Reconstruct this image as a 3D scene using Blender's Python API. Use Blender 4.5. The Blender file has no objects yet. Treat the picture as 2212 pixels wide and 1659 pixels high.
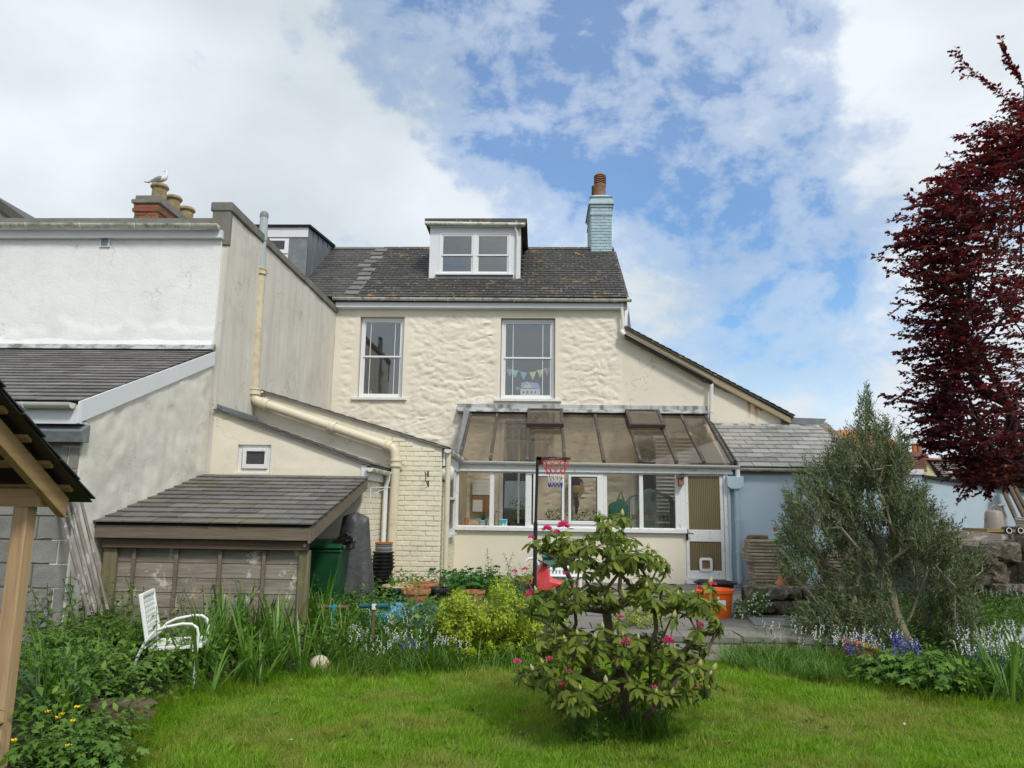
import bpy, math, random
import numpy as np
from mathutils import Vector, Matrix, noise

random.seed(7)
RNG = np.random.default_rng(11)
S = bpy.context.scene
COL = S.collection
V3 = Vector
R = math.radians

# ------------------------------------------------------------------ camera
FPX, CX, CY = 1600.0, 1106.0, 829.5          # focal length and centre for a 2212 px wide frame
PITCH, YAW, ROLL = R(9.4), R(2.1), R(0.8)
CAM = V3((0, 0, 1.5))
_r = V3((math.cos(YAW), math.sin(YAW), 0)); _f = V3((-math.sin(YAW), math.cos(YAW), 0)); _u = V3((0, 0, 1))
_fw = _f * math.cos(PITCH) + _u * math.sin(PITCH); _up = _u * math.cos(PITCH) - _f * math.sin(PITCH)
AR = _r * math.cos(ROLL) + _up * math.sin(ROLL); AU = _up * math.cos(ROLL) - _r * math.sin(ROLL)
cam_d = bpy.data.cameras.new('camera'); cam = bpy.data.objects.new('camera', cam_d); COL.objects.link(cam)
M = Matrix((AR, AU, -_fw)).transposed().to_4x4(); M.translation = CAM
cam.matrix_world = M
cam_d.sensor_width = 36; cam_d.lens = 36 * FPX / 2212; cam_d.clip_start = 0.05; cam_d.clip_end = 2000
S.camera = cam

def _ray(px, py): return AR * ((px - CX) / FPX) + AU * ((CY - py) / FPX) + _fw
def at(px, py, Y): d = _ray(px, py); return CAM + d * (Y / d.y)
def atx(px, py, X): d = _ray(px, py); return CAM + d * (X / d.x)
def atz(px, py, Z): d = _ray(px, py); return CAM + d * ((Z - CAM.z) / d.z)

# ------------------------------------------------------------------ light and sky
SUN_EL, SUN_AZ = R(48), R(148)     # azimuth measured from +Y clockwise: behind and right of the camera
w = bpy.data.worlds.new('World'); S.world = w; w.use_nodes = True
nt = w.node_tree; nt.nodes.clear()
def N(tree, t, **kw):
    n = tree.nodes.new(t)
    for k, v in kw.items():
        if k.startswith('i_'):
            n.inputs[k[2:].replace('_', ' ')].default_value = v
        else: setattr(n, k, v)
    return n
out = N(nt, 'ShaderNodeOutputWorld')
sky = N(nt, 'ShaderNodeTexSky', sky_type='NISHITA'); sky.sun_disc = False
sky.sun_elevation = SUN_EL; sky.sun_rotation = SUN_AZ; sky.air_density = 1.0; sky.dust_density = 0.6; sky.ozone_density = 2.5
bg1 = N(nt, 'ShaderNodeBackground'); bg1.inputs['Strength'].default_value = 0.112
hs = N(nt, 'ShaderNodeHueSaturation'); hs.inputs['Saturation'].default_value = 1.4; hs.inputs['Value'].default_value = 1.0
nt.links.new(sky.outputs[0], hs.inputs['Color']); nt.links.new(hs.outputs[0], bg1.inputs['Color'])
bg2 = N(nt, 'ShaderNodeBackground'); bg2.inputs['Strength'].default_value = 1.0
mix = N(nt, 'ShaderNodeMixShader')
tc = N(nt, 'ShaderNodeTexCoord')
def math_n(tree, op, a, b=None, c=None, clamp=False):
    n = N(tree, 'ShaderNodeMath', operation=op); n.use_clamp = clamp
    for i, x in enumerate((a, b, c)):
        if x is None: continue
        if isinstance(x, (int, float)): n.inputs[i].default_value = x
        else: tree.links.new(x, n.inputs[i])
    return n.outputs[0]
def noise_n(tree, vec, scale, detail=4, rough=.5, dist=0.0, mscale=None, off=(0, 0, 0)):
    m = N(tree, 'ShaderNodeMapping'); tree.links.new(vec, m.inputs['Vector'])
    if mscale: m.inputs['Scale'].default_value = mscale
    m.inputs['Location'].default_value = off
    n = N(tree, 'ShaderNodeTexNoise'); tree.links.new(m.outputs[0], n.inputs['Vector'])
    n.inputs['Scale'].default_value = scale; n.inputs['Detail'].default_value = detail
    n.inputs['Roughness'].default_value = rough; n.inputs['Distortion'].default_value = dist
    return n.outputs['Fac']
def ramp_n(tree, fac, stops, interp='LINEAR'):
    n = N(tree, 'ShaderNodeValToRGB'); tree.links.new(fac, n.inputs['Fac']); n.color_ramp.interpolation = interp
    e = n.color_ramp.elements
    while len(e) > 1: e.remove(e[-1])
    for i, (p, c) in enumerate(stops):
        if not isinstance(c, tuple): c = (c, c, c)
        el = e[0] if i == 0 else e.new(p)
        el.position = p; el.color = (*c, 1)
    return n.outputs[0]
def blob(px, py, rad, soft):
    d = _ray(px, py).normalized()
    dp = N(nt, 'ShaderNodeVectorMath', operation='DOT_PRODUCT'); nt.links.new(tc.outputs['Generated'], dp.inputs[0])
    dp.inputs[1].default_value = d
    mr = N(nt, 'ShaderNodeMapRange'); mr.interpolation_type = 'SMOOTHSTEP'
    nt.links.new(dp.outputs['Value'], mr.inputs[0])
    mr.inputs[1].default_value = math.cos(R(rad + soft)); mr.inputs[2].default_value = math.cos(R(rad))
    return mr.outputs[0]
gen = tc.outputs['Generated']
n1 = noise_n(nt, gen, 3.2, 8, .58, .35, (1, 1, 1.6), (.3, .1, .2))
n2 = noise_n(nt, gen, 9.0, 6, .6, .3, (1, 1, 1.5), (2.1, .4, .7))
# broad clearings of blue run from the top of the frame down to the right
SKYB = [(900, 30, 1, 7, .22), (1020, 90, 2, 9, .17), (1280, 120, 3, 15, .11), (1540, 170, 1, 9, .13), (1560, 350, 1, 9, .11), (1180, 240, 1, 9, .05), (1690, 90, 1, 6, .09), (1650, 620, 1, 9, .10),
        (1450, 40, 1, 6, .10), (1440, 270, 3, 10, .08), (1700, 420, 2, 11, .08), (1600, 560, 2, 9, .06), (1780, 720, 1, 9, .06)]
hole = None
for px, py, a, b, k in SKYB:
    x = math_n(nt, 'MULTIPLY', blob(px, py, a, b), k)
    hole = x if hole is None else math_n(nt, 'ADD', hole, x)
n3 = noise_n(nt, gen, 26.0, 5, .6, .2, (1, 1, 1.3), (1.1, 3.4, .2))
cov = math_n(nt, 'ADD', math_n(nt, 'ADD', math_n(nt, 'MULTIPLY', n1, .45), math_n(nt, 'MULTIPLY', n2, .50)), math_n(nt, 'MULTIPLY', n3, .22))
hole = math_n(nt, 'MINIMUM', hole, .225)
cov = math_n(nt, 'ADD', math_n(nt, 'SUBTRACT', math_n(nt, 'ADD', cov, .065), hole), math_n(nt, 'MULTIPLY', math_n(nt, 'ADD', blob(250, 250, 8, 20), math_n(nt, 'MULTIPLY', blob(2000, 250, 1, 14), .6)), .11))
cov = ramp_n(nt, cov, [(.34, .06), (.50, .55), (.66, 1.0)], 'EASE')
cov = math_n(nt, 'MAXIMUM', cov, 0.22)
shade = noise_n(nt, gen, 2.6, 6, .5, .2, (1, 1, 1.7), (5, 2, 1))
# thick grey bank over the left, thinner and whiter cloud to the right
bank = math_n(nt, 'ADD', blob(200, 250, 5, 24), math_n(nt, 'MULTIPLY', blob(700, 420, 2, 16), .5))
sz = N(nt, 'ShaderNodeSeparateXYZ'); nt.links.new(gen, sz.inputs[0])
low = ramp_n(nt, sz.outputs[2], [(0.0, .22), (.38, 0.)])
sh = math_n(nt, 'SUBTRACT', math_n(nt, 'ADD', math_n(nt, 'MULTIPLY', shade, .9), .36), math_n(nt, 'ADD', math_n(nt, 'MULTIPLY', bank, .08), low))
ccol = ramp_n(nt, sh, [(.46, (.33, .37, .405)), (.66, (.43, .475, .505)), (.88, (.56, .595, .635))])
nt.links.new(ccol, bg2.inputs['Color'])
nt.links.new(cov, mix.inputs['Fac']); nt.links.new(bg1.outputs[0], mix.inputs[1]); nt.links.new(bg2.outputs[0], mix.inputs[2])
nt.links.new(mix.outputs[0], out.inputs['Surface'])

sun_d = bpy.data.lights.new('sun', 'SUN'); sun_d.energy = 1.5; sun_d.angle = R(10); sun_d.color = (1, .95, .88)
sun = bpy.data.objects.new('sun', sun_d); COL.objects.link(sun)
sdir = V3((math.sin(SUN_AZ) * math.cos(SUN_EL), math.cos(SUN_AZ) * math.cos(SUN_EL), math.sin(SUN_EL)))
sun.rotation_euler = sdir.to_track_quat('Z', 'Y').to_euler()
S.view_settings.view_transform = 'Standard'; S.view_settings.look = 'None'
S.view_settings.exposure = 0.68; S.view_settings.gamma = 1.0; S.view_settings.use_curve_mapping = False
S.render.engine = 'CYCLES'
S.cycles.max_bounces = 6; S.cycles.diffuse_bounces = 3; S.cycles.glossy_bounces = 3; S.cycles.transmission_bounces = 4
S.cycles.transparent_max_bounces = 16; S.cycles.caustics_reflective = False; S.cycles.caustics_refractive = False
S.cycles.use_denoising = True

# ------------------------------------------------------------------ materials
def new_mat(name):
    m = bpy.data.materials.new(name); m.use_nodes = True
    t = m.node_tree; b = t.nodes['Principled BSDF']
    return m, t, b
def coord(t, kind='Object'):
    return N(t, 'ShaderNodeTexCoord').outputs[kind]
def mixc(t, fac, a, b, mode='MIX'):
    n = N(t, 'ShaderNodeMix', data_type='RGBA', blend_type=mode)
    for s, x in (('Factor', fac), ('A', a), ('B', b)):
        i = [q for q in n.inputs if q.name == s and q.enabled][0] if s == 'Factor' else [q for q in n.inputs if q.name == s and q.type == 'RGBA'][0]
        if isinstance(x, (int, float)): i.default_value = x
        elif isinstance(x, tuple): i.default_value = (*x, 1)
        else: t.links.new(x, i)
    return [q for q in n.outputs if q.type == 'RGBA'][0]
def bump(t, b, h, strength=.4, dist=.01):
    n = N(t, 'ShaderNodeBump'); n.inputs['Strength'].default_value = strength; n.inputs['Distance'].default_value = dist
    t.links.new(h, n.inputs['Height']); t.links.new(n.outputs[0], b.inputs['Normal'])
def mat(name, col, rough=.7, var=.12, vs=3.0, grime=None, gs=1.2, gth=(.5, .7), bs=60, bd=.003, bst=.4, metal=0, spec=.5, mscale=None, col2=None, island=0.0, streak=None, sth=(.5, .75), gmix=1.0, c2th=(.4, .6), crack=None):
    """painted / mineral surface: base colour, broad variation, optional second colour, grime and vertical streaks"""
    m, t, b = new_mat(name)
    g = N(t, 'ShaderNodeNewGeometry').outputs['Position']
    nz = noise_n(t, g, vs, 5, .6, 0, mscale)
    dark = tuple(c * (1 - var) for c in col); lite = tuple(min(1, c * (1 + var)) for c in col)
    c = ramp_n(t, nz, [(.25, dark), (.75, lite)])
    if col2:
        f = ramp_n(t, noise_n(t, g, vs * 2.3, 6, .65, .3, mscale, (3, 1, 4)), [(c2th[0], 0.), (c2th[1], 1.)])
        c = mixc(t, f, c, col2)
    if grime:
        f = ramp_n(t, noise_n(t, g, gs, 8, .68, .2, mscale, (7, 2, 9)), [(gth[0], 0.), (gth[1], gmix)])
        c = mixc(t, f, c, grime)
    if streak:
        f = ramp_n(t, noise_n(t, g, 6, 5, .6, 0, (1, 1, .09), (1, 5, 2)), [(sth[0], 0.), (sth[1], .8)])
        c = mixc(t, f, c, streak)
    if crack:
        wp = N(t, 'ShaderNodeVectorMath', operation='ADD'); cn = N(t, 'ShaderNodeTexNoise'); cn.inputs['Scale'].default_value = 3.5; cn.inputs['Detail'].default_value = 6; t.links.new(g, cn.inputs['Vector'])
        t.links.new(g, wp.inputs[0]); t.links.new(cn.outputs['Color'], wp.inputs[1])
        vt = N(t, 'ShaderNodeTexVoronoi', feature='DISTANCE_TO_EDGE'); vt.inputs['Scale'].default_value = .75; t.links.new(wp.outputs[0], vt.inputs['Vector'])
        f = math_n(t, 'MULTIPLY', ramp_n(t, vt.outputs['Distance'], [(.0, .8), (.006, 0.)]), ramp_n(t, noise_n(t, g, 1.3, 2, .5, 0, None, (8, 1, 2)), [(.48, 0.), (.56, 1.)]))
        c = mixc(t, f, c, crack)
    if island:
        oi = N(t, 'ShaderNodeObjectInfo').outputs['Random']; ri = N(t, 'ShaderNodeNewGeometry').outputs['Random Per Island']
        s = math_n(t, 'FRACT', math_n(t, 'ADD', math_n(t, 'MULTIPLY', oi, 7.31), ri))
        v = ramp_n(t, s, [(0., 1 - island), (1., 1 + island)])
        c = mixc(t, 1.0, c, v, 'MULTIPLY')
    t.links.new(c, b.inputs['Base Color'])
    b.inputs['Roughness'].default_value = rough; b.inputs['Metallic'].default_value = metal
    b.inputs['Specular IOR Level'].default_value = spec
    if bd: bump(t, b, noise_n(t, g, bs, 5, .6, 0, mscale), bst, bd)
    return m
def plain(name, col, rough=.5, metal=0, spec=.5, alpha=1):
    m, t, b = new_mat(name)
    b.inputs['Base Color'].default_value = (*col, 1); b.inputs['Roughness'].default_value = rough
    b.inputs['Metallic'].default_value = metal; b.inputs['Specular IOR Level'].default_value = spec
    if alpha < 1: b.inputs['Alpha'].default_value = alpha
    return m
def wood(name, c1, c2, rough=.8, axis='x', gr=40, bd=.003, knots=True, stain=None, island=.0, sth=(.5, .66)):
    m, t, b = new_mat(name)
    g = N(t, 'ShaderNodeNewGeometry').outputs['Position']
    sc = {'x': (.06, 1, 1), 'y': (1, .06, 1), 'z': (1, 1, .06), 's': (1, .2, .2)}[axis]
    n = noise_n(t, g, gr, 6, .7, .6, sc)
    c = ramp_n(t, n, [(.3, c1), (.65, c2)])
    n2_ = noise_n(t, g, 2.5, 4, .6, .4, sc, (3, 3, 3))
    c = mixc(t, ramp_n(t, n2_, [(.35, 0.), (.7, .5)]), c, tuple(x * .62 for x in c1))
    if knots:
        vt = N(t, 'ShaderNodeTexVoronoi'); vt.inputs['Scale'].default_value = 3.0
        mp = N(t, 'ShaderNodeMapping'); mp.inputs['Scale'].default_value = tuple(min(1, x * 5) for x in sc)
        t.links.new(g, mp.inputs['Vector']); t.links.new(mp.outputs[0], vt.inputs['Vector'])
        c = mixc(t, ramp_n(t, vt.outputs['Distance'], [(.03, .85), (.08, 0.)]), c, tuple(x * .35 for x in c1))
    if stain:
        c = mixc(t, ramp_n(t, noise_n(t, g, 5, 6, .7, .3, None, (9, 4, 1)), [(sth[0], 0.), (sth[1], .9)]), c, stain)
    if island:
        oi = N(t, 'ShaderNodeObjectInfo').outputs['Random']
        c = mixc(t, 1.0, c, ramp_n(t, oi, [(0., 1 - island), (1., 1 + island)]), 'MULTIPLY')
    t.links.new(c, b.inputs['Base Color']); b.inputs['Roughness'].default_value = rough
    bump(t, b, n, .5, bd)
    return m
def glass(name, tint=(.9, .93, .93), refl=.12, rough=.02, film=0.0, film_col=(.3, .28, .24)):
    m, t, b = new_mat(name); o = t.nodes['Material Output']; t.nodes.remove(b)
    tr = N(t, 'ShaderNodeBsdfTransparent'); tr.inputs['Color'].default_value = (*tint, 1)
    gl = N(t, 'ShaderNodeBsdfGlossy'); gl.inputs['Roughness'].default_value = rough
    lw = N(t, 'ShaderNodeLayerWeight'); lw.inputs['Blend'].default_value = .5
    g = N(t, 'ShaderNodeNewGeometry').outputs['Position']
    bp = N(t, 'ShaderNodeBump'); bp.inputs['Strength'].default_value = .06; bp.inputs['Distance'].default_value = .02
    t.links.new(noise_n(t, g, 1.6, 2), bp.inputs['Height']); t.links.new(bp.outputs[0], gl.inputs['Normal'])
    fac = math_n(t, 'ADD', math_n(t, 'MULTIPLY', math_n(t, 'POWER', lw.outputs['Facing'], 4.0), .8), refl, clamp=True)
    mx = N(t, 'ShaderNodeMixShader'); t.links.new(fac, mx.inputs[0]); t.links.new(tr.outputs[0], mx.inputs[1]); t.links.new(gl.outputs[0], mx.inputs[2])
    res = mx.outputs[0]
    if film:
        df = N(t, 'ShaderNodeBsdfDiffuse'); df.inputs['Color'].default_value = (*film_col, 1)
        m2 = N(t, 'ShaderNodeMixShader')
        f = ramp_n(t, noise_n(t, g, 5, 6, .7, .5, (1, .35, .35)), [(.3, film * .4), (.75, film * 1.6)])
        t.links.new(f, m2.inputs[0]); t.links.new(res, m2.inputs[1]); t.links.new(df.outputs[0], m2.inputs[2]); res = m2.outputs[0]
    t.links.new(res, o.inputs['Surface'])
    return m
def leafm(name, cols, transl=.25, rough=.5, patch=None, spec=.35, pscale=1.2, tm=(1.5, 1.6, .9), pth=(.42, .62), poff=(0, 0, 0)):
    """foliage: colour picked per leaf, some light passing through"""
    m, t, b = new_mat(name); o = t.nodes['Material Output']
    geo = N(t, 'ShaderNodeNewGeometry'); oi = N(t, 'ShaderNodeObjectInfo').outputs['Random']
    s = math_n(t, 'FRACT', math_n(t, 'ADD', math_n(t, 'MULTIPLY', oi, 5.7), geo.outputs['Random Per Island']))
    k = len(cols)
    c = ramp_n(t, s, [(i / max(1, k - 1), cc) for i, cc in enumerate(cols)])
    if patch:
        f = ramp_n(t, noise_n(t, geo.outputs['Position'], pscale, 4, .6, .2, None, poff), [(pth[0], 0.), (pth[1], .8)])
        c = mixc(t, f, c, patch)
    t.links.new(c, b.inputs['Base Color']); b.inputs['Roughness'].default_value = rough; b.inputs['Specular IOR Level'].default_value = spec
    tl = N(t, 'ShaderNodeBsdfTranslucent'); bright = mixc(t, 1.0, c, tm, 'MULTIPLY'); t.links.new(bright, tl.inputs['Color'])
    mx = N(t, 'ShaderNodeMixShader'); mx.inputs[0].default_value = transl
    t.links.new(b.outputs[0], mx.inputs[1]); t.links.new(tl.outputs[0], mx.inputs[2]); t.links.new(mx.outputs[0], o.inputs['Surface'])
    return m

def slate_mat(name, c1, c2, moss=None, lichen=None, orange=None, wmark=.0, mth=(.5, .7)):
    m, t, b = new_mat(name)
    g = N(t, 'ShaderNodeNewGeometry'); P = g.outputs['Position']
    oi = N(t, 'ShaderNodeObjectInfo').outputs['Random']
    s = math_n(t, 'FRACT', math_n(t, 'ADD', math_n(t, 'MULTIPLY', oi, 7.31), g.outputs['Random Per Island']))
    c = ramp_n(t, s, [(0., c1), (.75, c2), (.97, tuple(x * 1.25 for x in c2))])
    c = mixc(t, ramp_n(t, noise_n(t, P, 14, 6, .7), [(.35, 0.), (.75, .5)]), c, tuple(x * 1.5 for x in c2))
    if moss: c = mixc(t, ramp_n(t, noise_n(t, P, 1.1, 7, .7, .2, None, (4, 4, 1)), [(mth[0], 0.), (mth[1], .85)]), c, moss)
    if lichen:
        v = N(t, 'ShaderNodeTexVoronoi'); v.inputs['Scale'].default_value = 7; t.links.new(P, v.inputs['Vector'])
        f = ramp_n(t, math_n(t, 'ADD', v.outputs['Distance'], math_n(t, 'MULTIPLY', noise_n(t, P, 30, 4), .45)), [(.34, 1.), (.40, 0.)])
        f = math_n(t, 'MULTIPLY', f, ramp_n(t, noise_n(t, P, 1.3, 3, .5, 0, None, (2, 8, 3)), [(.36, 0.), (.52, 1.)]))
        c = mixc(t, f, c, lichen)
    if orange:
        f = ramp_n(t, noise_n(t, P, 2.2, 8, .78, .3, None, (1.7, 6, 2)), [(.575, 0.), (.63, .9)])
        c = mixc(t, f, c, orange)
    t.links.new(c, b.inputs['Base Color']); b.inputs['Roughness'].default_value = .62
    b.inputs['Specular IOR Level'].default_value = .45
    bump(t, b, noise_n(t, P, 35, 6, .65, 0, (1, 1, 1)), .5, .004)
    return m

MT = {}
MT['rubble'] = mat('cream_masonry_paint', (.79, .735, .61), .75, .05, 1.4, grime=(.55, .50, .39), gs=3.2, gth=(.56, .78), gmix=.5, bs=34, bd=.008, bst=.6)
MT['cream'] = mat('cream_smooth_render', (.78, .725, .595), .78, .06, 1.2, grime=(.52, .46, .34), gs=3.0, gth=(.56, .8), gmix=.5, bs=40, bd=.006, crack=(.35, .30, .2))
MT['creamlow'] = mat('cream_paint_panel', (.78, .725, .585), .7, .05, 1.0, grime=(.5, .44, .3), gs=2.0, gth=(.62, .9), gmix=.35, bs=70, bd=.0015)
MT['brickpaint'] = mat('cream_painted_brick', (.78, .73, .57), .75, .09, 3, grime=(.48, .42, .28), gs=3, gth=(.58, .82), gmix=.5, bs=60, bd=.004, island=.04)
MT['oldrender'] = mat('bare_sandy_render', (.36, .29, .18), .85, .15, 3, bs=40, bd=.004)
MT['white'] = mat('white_render', (.86, .865, .85), .75, .025, .9, grime=(.62, .645, .60), gs=1.6, gth=(.5, .74), gmix=.45, bs=24, bd=.008, bst=.6, streak=(.74, .755, .72), sth=(.55, .75), crack=(.42, .43, .40))
MT['partywall'] = mat('dirty_grey_render', (.70, .665, .585), .85, .06, 2.0, grime=(.30, .29, .24), gs=1.3, gth=(.54, .76), gmix=.5, bs=60, bd=.003, streak=(.54, .515, .46), sth=(.44, .72), crack=(.3, .28, .24))
MT['gable'] = mat('grubby_cream_render', (.74, .71, .63), .8, .08, 1.6, grime=(.52, .50, .44), gs=2.6, gth=(.42, .70), gmix=.6, bs=24, bd=.010, streak=(.64, .615, .54), sth=(.50, .75), crack=(.34, .31, .25))
MT['concrete'] = mat('mossy_concrete', (.20, .195, .175), .9, .2, 4, grime=(.09, .095, .06), gs=3, gth=(.5, .7), gmix=.7, bs=50, bd=.006)
MT['block'] = mat('concrete_block', (.25, .245, .225), .95, .18, 5, grime=(.13, .13, .11), gs=4, gth=(.5, .75), gmix=.7, bs=70, bd=.01, bst=.7, island=.08)
MT['mortar'] = mat('mortar', (.30, .28, .24), .95, .15, 8, bs=80, bd=.006)
MT['upvc'] = plain('white_plastic_frame', (.80, .81, .82), .35)
MT['wpaint'] = mat('flaking_white_paint', (.76, .77, .76), .55, .04, 3, grime=(.36, .34, .29), gs=13, gth=(.57, .68), gmix=.7, bs=80, bd=.001)
MT['fascia'] = mat('white_fascia_board', (.72, .74, .76), .45, .04, 2, grime=(.4, .4, .37), gs=5, gth=(.6, .85), gmix=.5, bd=0)
MT['gutter'] = mat('algae_stained_gutter', (.66, .66, .58), .5, .08, 4, grime=(.17, .17, .11), gs=7, gth=(.48, .66), gmix=.8, bd=0)
MT['gutter2'] = mat('white_gutter', (.72, .72, .68), .45, .05, 4, grime=(.4, .4, .33), gs=8, gth=(.55, .8), gmix=.6, bd=0)
MT['iron'] = mat('cream_cast_iron', (.70, .63, .47), .5, .05, 4, grime=(.42, .31, .14), gs=6, gth=(.55, .78), gmix=.6, bs=90, bd=.001)
MT['irondirty'] = mat('stained_cast_iron', (.64, .57, .41), .6, .08, 5, grime=(.42, .33, .15), gs=7, gth=(.46, .72), gmix=.8, bs=90, bd=.002)
MT['greypipe'] = plain('grey_plastic_pipe', (.42, .46, .47), .4)
MT['midgrey'] = plain('dark_grey_plastic', (.20, .22, .23), .5)
MT['slate_main'] = slate_mat('lichened_slate', (.030, .029, .027), (.062, .059, .055), moss=(.05, .05, .03), lichen=(.34, .32, .27), orange=(.45, .22, .03))
MT['slate_grey'] = slate_mat('grey_slate', (.085, .08, .078), (.155, .148, .142), moss=(.09, .095, .06))
MT['slate_shed'] = slate_mat('shed_slate', (.075, .072, .066), (.14, .133, .122), moss=(.14, .14, .04), mth=(.55, .72))
MT['slate_old'] = slate_mat('weathered_pale_slate', (.11, .11, .11), (.26, .255, .24), moss=(.36, .35, .31), mth=(.42, .66))
MT['slate_dark'] = slate_mat('new_dark_slate', (.028, .029, .032), (.05, .05, .053))
MT['lead'] = mat('lead_sheet', (.17, .185, .20), .5, .15, 4, grime=(.33, .35, .36), gs=6, gth=(.5, .7), gmix=.5, bs=20, bd=.004)
MT['leadstreak'] = mat('streaked_lead', (.40, .42, .42), .6, .1, 5, streak=(.05, .05, .05), sth=(.45, .62), bd=0)
MT['zinc'] = mat('zinc_cladding', (.155, .17, .19), .45, .12, 2, grime=(.28, .30, .32), gs=3, gth=(.5, .8), gmix=.5, bd=0)
MT['blue'] = mat('pale_blue_render', (.49, .61, .70), .7, .05, 1.0, grime=(.34, .43, .49), gs=1.6, gth=(.5, .85), gmix=.5, bs=50, bd=.003)
MT['bluepipe'] = plain('pale_blue_gloss', (.47, .58, .66), .4)
MT['bluebrick'] = mat('pale_blue_brick', (.42, .55, .60), .8, .1, 5, grime=(.25, .33, .33), gs=6, gth=(.5, .8), gmix=.5, bs=60, bd=.005, island=.06)
MT['redbrick'] = mat('red_brick', (.26, .085, .05), .9, .25, 9, grime=(.11, .11, .045), gs=3.0, gth=(.45, .62), gmix=.8, bs=60, bd=.006, island=.3)
MT['brownbrick'] = mat('brown_brick', (.20, .10, .075), .9, .2, 9, bs=60, bd=.005, island=.25)
MT['clay'] = mat('terracotta', (.42, .155, .07), .75, .12, 8, grime=(.5, .33, .22), gs=9, gth=(.6, .8), gmix=.5, bs=60, bd=.002)
MT['oldclay'] = mat('mossy_clay_pot', (.33, .25, .14), .85, .2, 10, grime=(.14, .13, .05), gs=9, gth=(.45, .65), gmix=.8, bs=60, bd=.004)
MT['brownclay'] = mat('brown_clay_pot', (.27, .15, .08), .8, .25, 8, grime=(.10, .07, .05), gs=7, gth=(.5, .7), gmix=.7, bs=60, bd=.003)
MT['oldwood'] = wood('weathered_board', (.15, .125, .10), (.34, .30, .25), axis='x', stain=(.55, .51, .45), island=.18, sth=(.57, .63))
MT['oldbeam'] = wood('weathered_fascia_wood', (.13, .10, .07), (.235, .195, .145), axis='x', island=.1)
MT['darkbeam'] = wood('dark_brown_beam', (.075, .052, .035), (.13, .09, .06), axis='x')  # brown wood, darker than the shed fascia
MT['greenpost'] = wood('algae_post', (.12, .11, .055), (.25, .21, .13), axis='z', stain=(.19, .19, .06))
MT['rafter'] = wood('peeling_rafter', (.045, .036, .030), (.12, .095, .08), axis='y', gr=60, stain=(.20, .18, .155), sth=(.58, .64))
MT['newwoodz'] = wood('fresh_timber_post', (.37, .235, .115), (.58, .40, .23), .65, 'z', 30, .0015)
MT['newwoodx'] = wood('fresh_timber_beam', (.30, .185, .075), (.44, .285, .135), .65, 'x', 30, .0015)
MT['newwoody'] = wood('fresh_timber_rafter', (.33, .205, .085), (.50, .33, .16), .65, 'y', 30, .0015)
MT['polem'] = mat('scuffed_pole', (.15, .125, .11), .6, .25, 12, grime=(.36, .35, .36), gs=11, gth=(.52, .62), gmix=.8, mscale=(1, 1, .3), bs=50, bd=.002)
MT['black'] = plain('black_plastic', (.012, .012, .013), .4)
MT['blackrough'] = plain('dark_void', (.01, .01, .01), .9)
MT['chair'] = plain('white_chair_enamel', (.82, .83, .82), .35)
MT['soil'] = mat('damp_soil', (.055, .042, .026), .95, .3, 6, col2=(.05, .06, .02), bs=40, bd=.02)
MT['paving'] = mat('grey_paving', (.19, .18, .16), .9, .15, 3, grime=(.10, .10, .07), gs=2.5, gth=(.48, .7), gmix=.7, bs=50, bd=.005, island=.1)
MT['stone'] = mat('rough_granite', (.15, .115, .085), .95, .25, 6, col2=(.30, .27, .22), grime=(.07, .07, .045), gs=4, gth=(.48, .68), gmix=.8, bs=22, bd=.03, bst=.8, island=.18, c2th=(.45, .62))
MT['slab'] = mat('stacked_paver', (.46, .37, .275), .9, .2, 8, grime=(.18, .14, .10), gs=8, gth=(.48, .7), gmix=.7, bs=50, bd=.005, island=.15)
MT['log'] = mat('mossy_log', (.105, .085, .05), .95, .3, 9, grime=(.05, .055, .02), gs=7, gth=(.5, .7), gmix=.7, bs=30, bd=.01)
MT['gl_dark'] = glass('sash_glass', (.93, .95, .94), .17)
MT['gl_cons'] = glass('garden_room_glass', (.97, .98, .97), .02)
MT['gl_roof'] = glass('grubby_roof_glass', (.82, .78, .72), .01, .05, film=.15, film_col=(.30, .26, .20))
MT['gl_frost'] = mat('obscured_dark_glass', (.055, .055, .058), .3, .4, 40, bs=90, bd=.004)
MT['ribbed'] = None
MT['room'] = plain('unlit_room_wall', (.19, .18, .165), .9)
MT['bark'] = mat('brown_bark', (.12, .085, .055), .9, .25, 14, grime=(.19, .17, .11), gs=12, gth=(.5, .7), gmix=.6, bs=40, bd=.006)
MT['greybark'] = mat('pale_olive_bark', (.20, .165, .11), .9, .2, 10, grime=(.12, .12, .06), gs=8, gth=(.5, .7), gmix=.6, bs=40, bd=.006)
MT['darkbark'] = plain('dark_twig', (.035, .022, .02), .8)
def ribbed():
    m, t, b = new_mat('ribbed_glass'); o = t.nodes['Material Output']
    g = N(t, 'ShaderNodeNewGeometry').outputs['Position']
    wv = N(t, 'ShaderNodeTexWave', wave_type='BANDS', bands_direction='X'); wv.inputs['Scale'].default_value = 9.5
    t.links.new(g, wv.inputs['Vector'])
    c = ramp_n(t, wv.outputs['Fac'], [(0., (.13, .105, .05)), (1., (.23, .19, .10))])
    t.links.new(c, b.inputs['Base Color']); b.inputs['Roughness'].default_value = .22
    bump(t, b, wv.outputs['Fac'], .8, .01)
    return m
MT['ribbed'] = ribbed()
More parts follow.
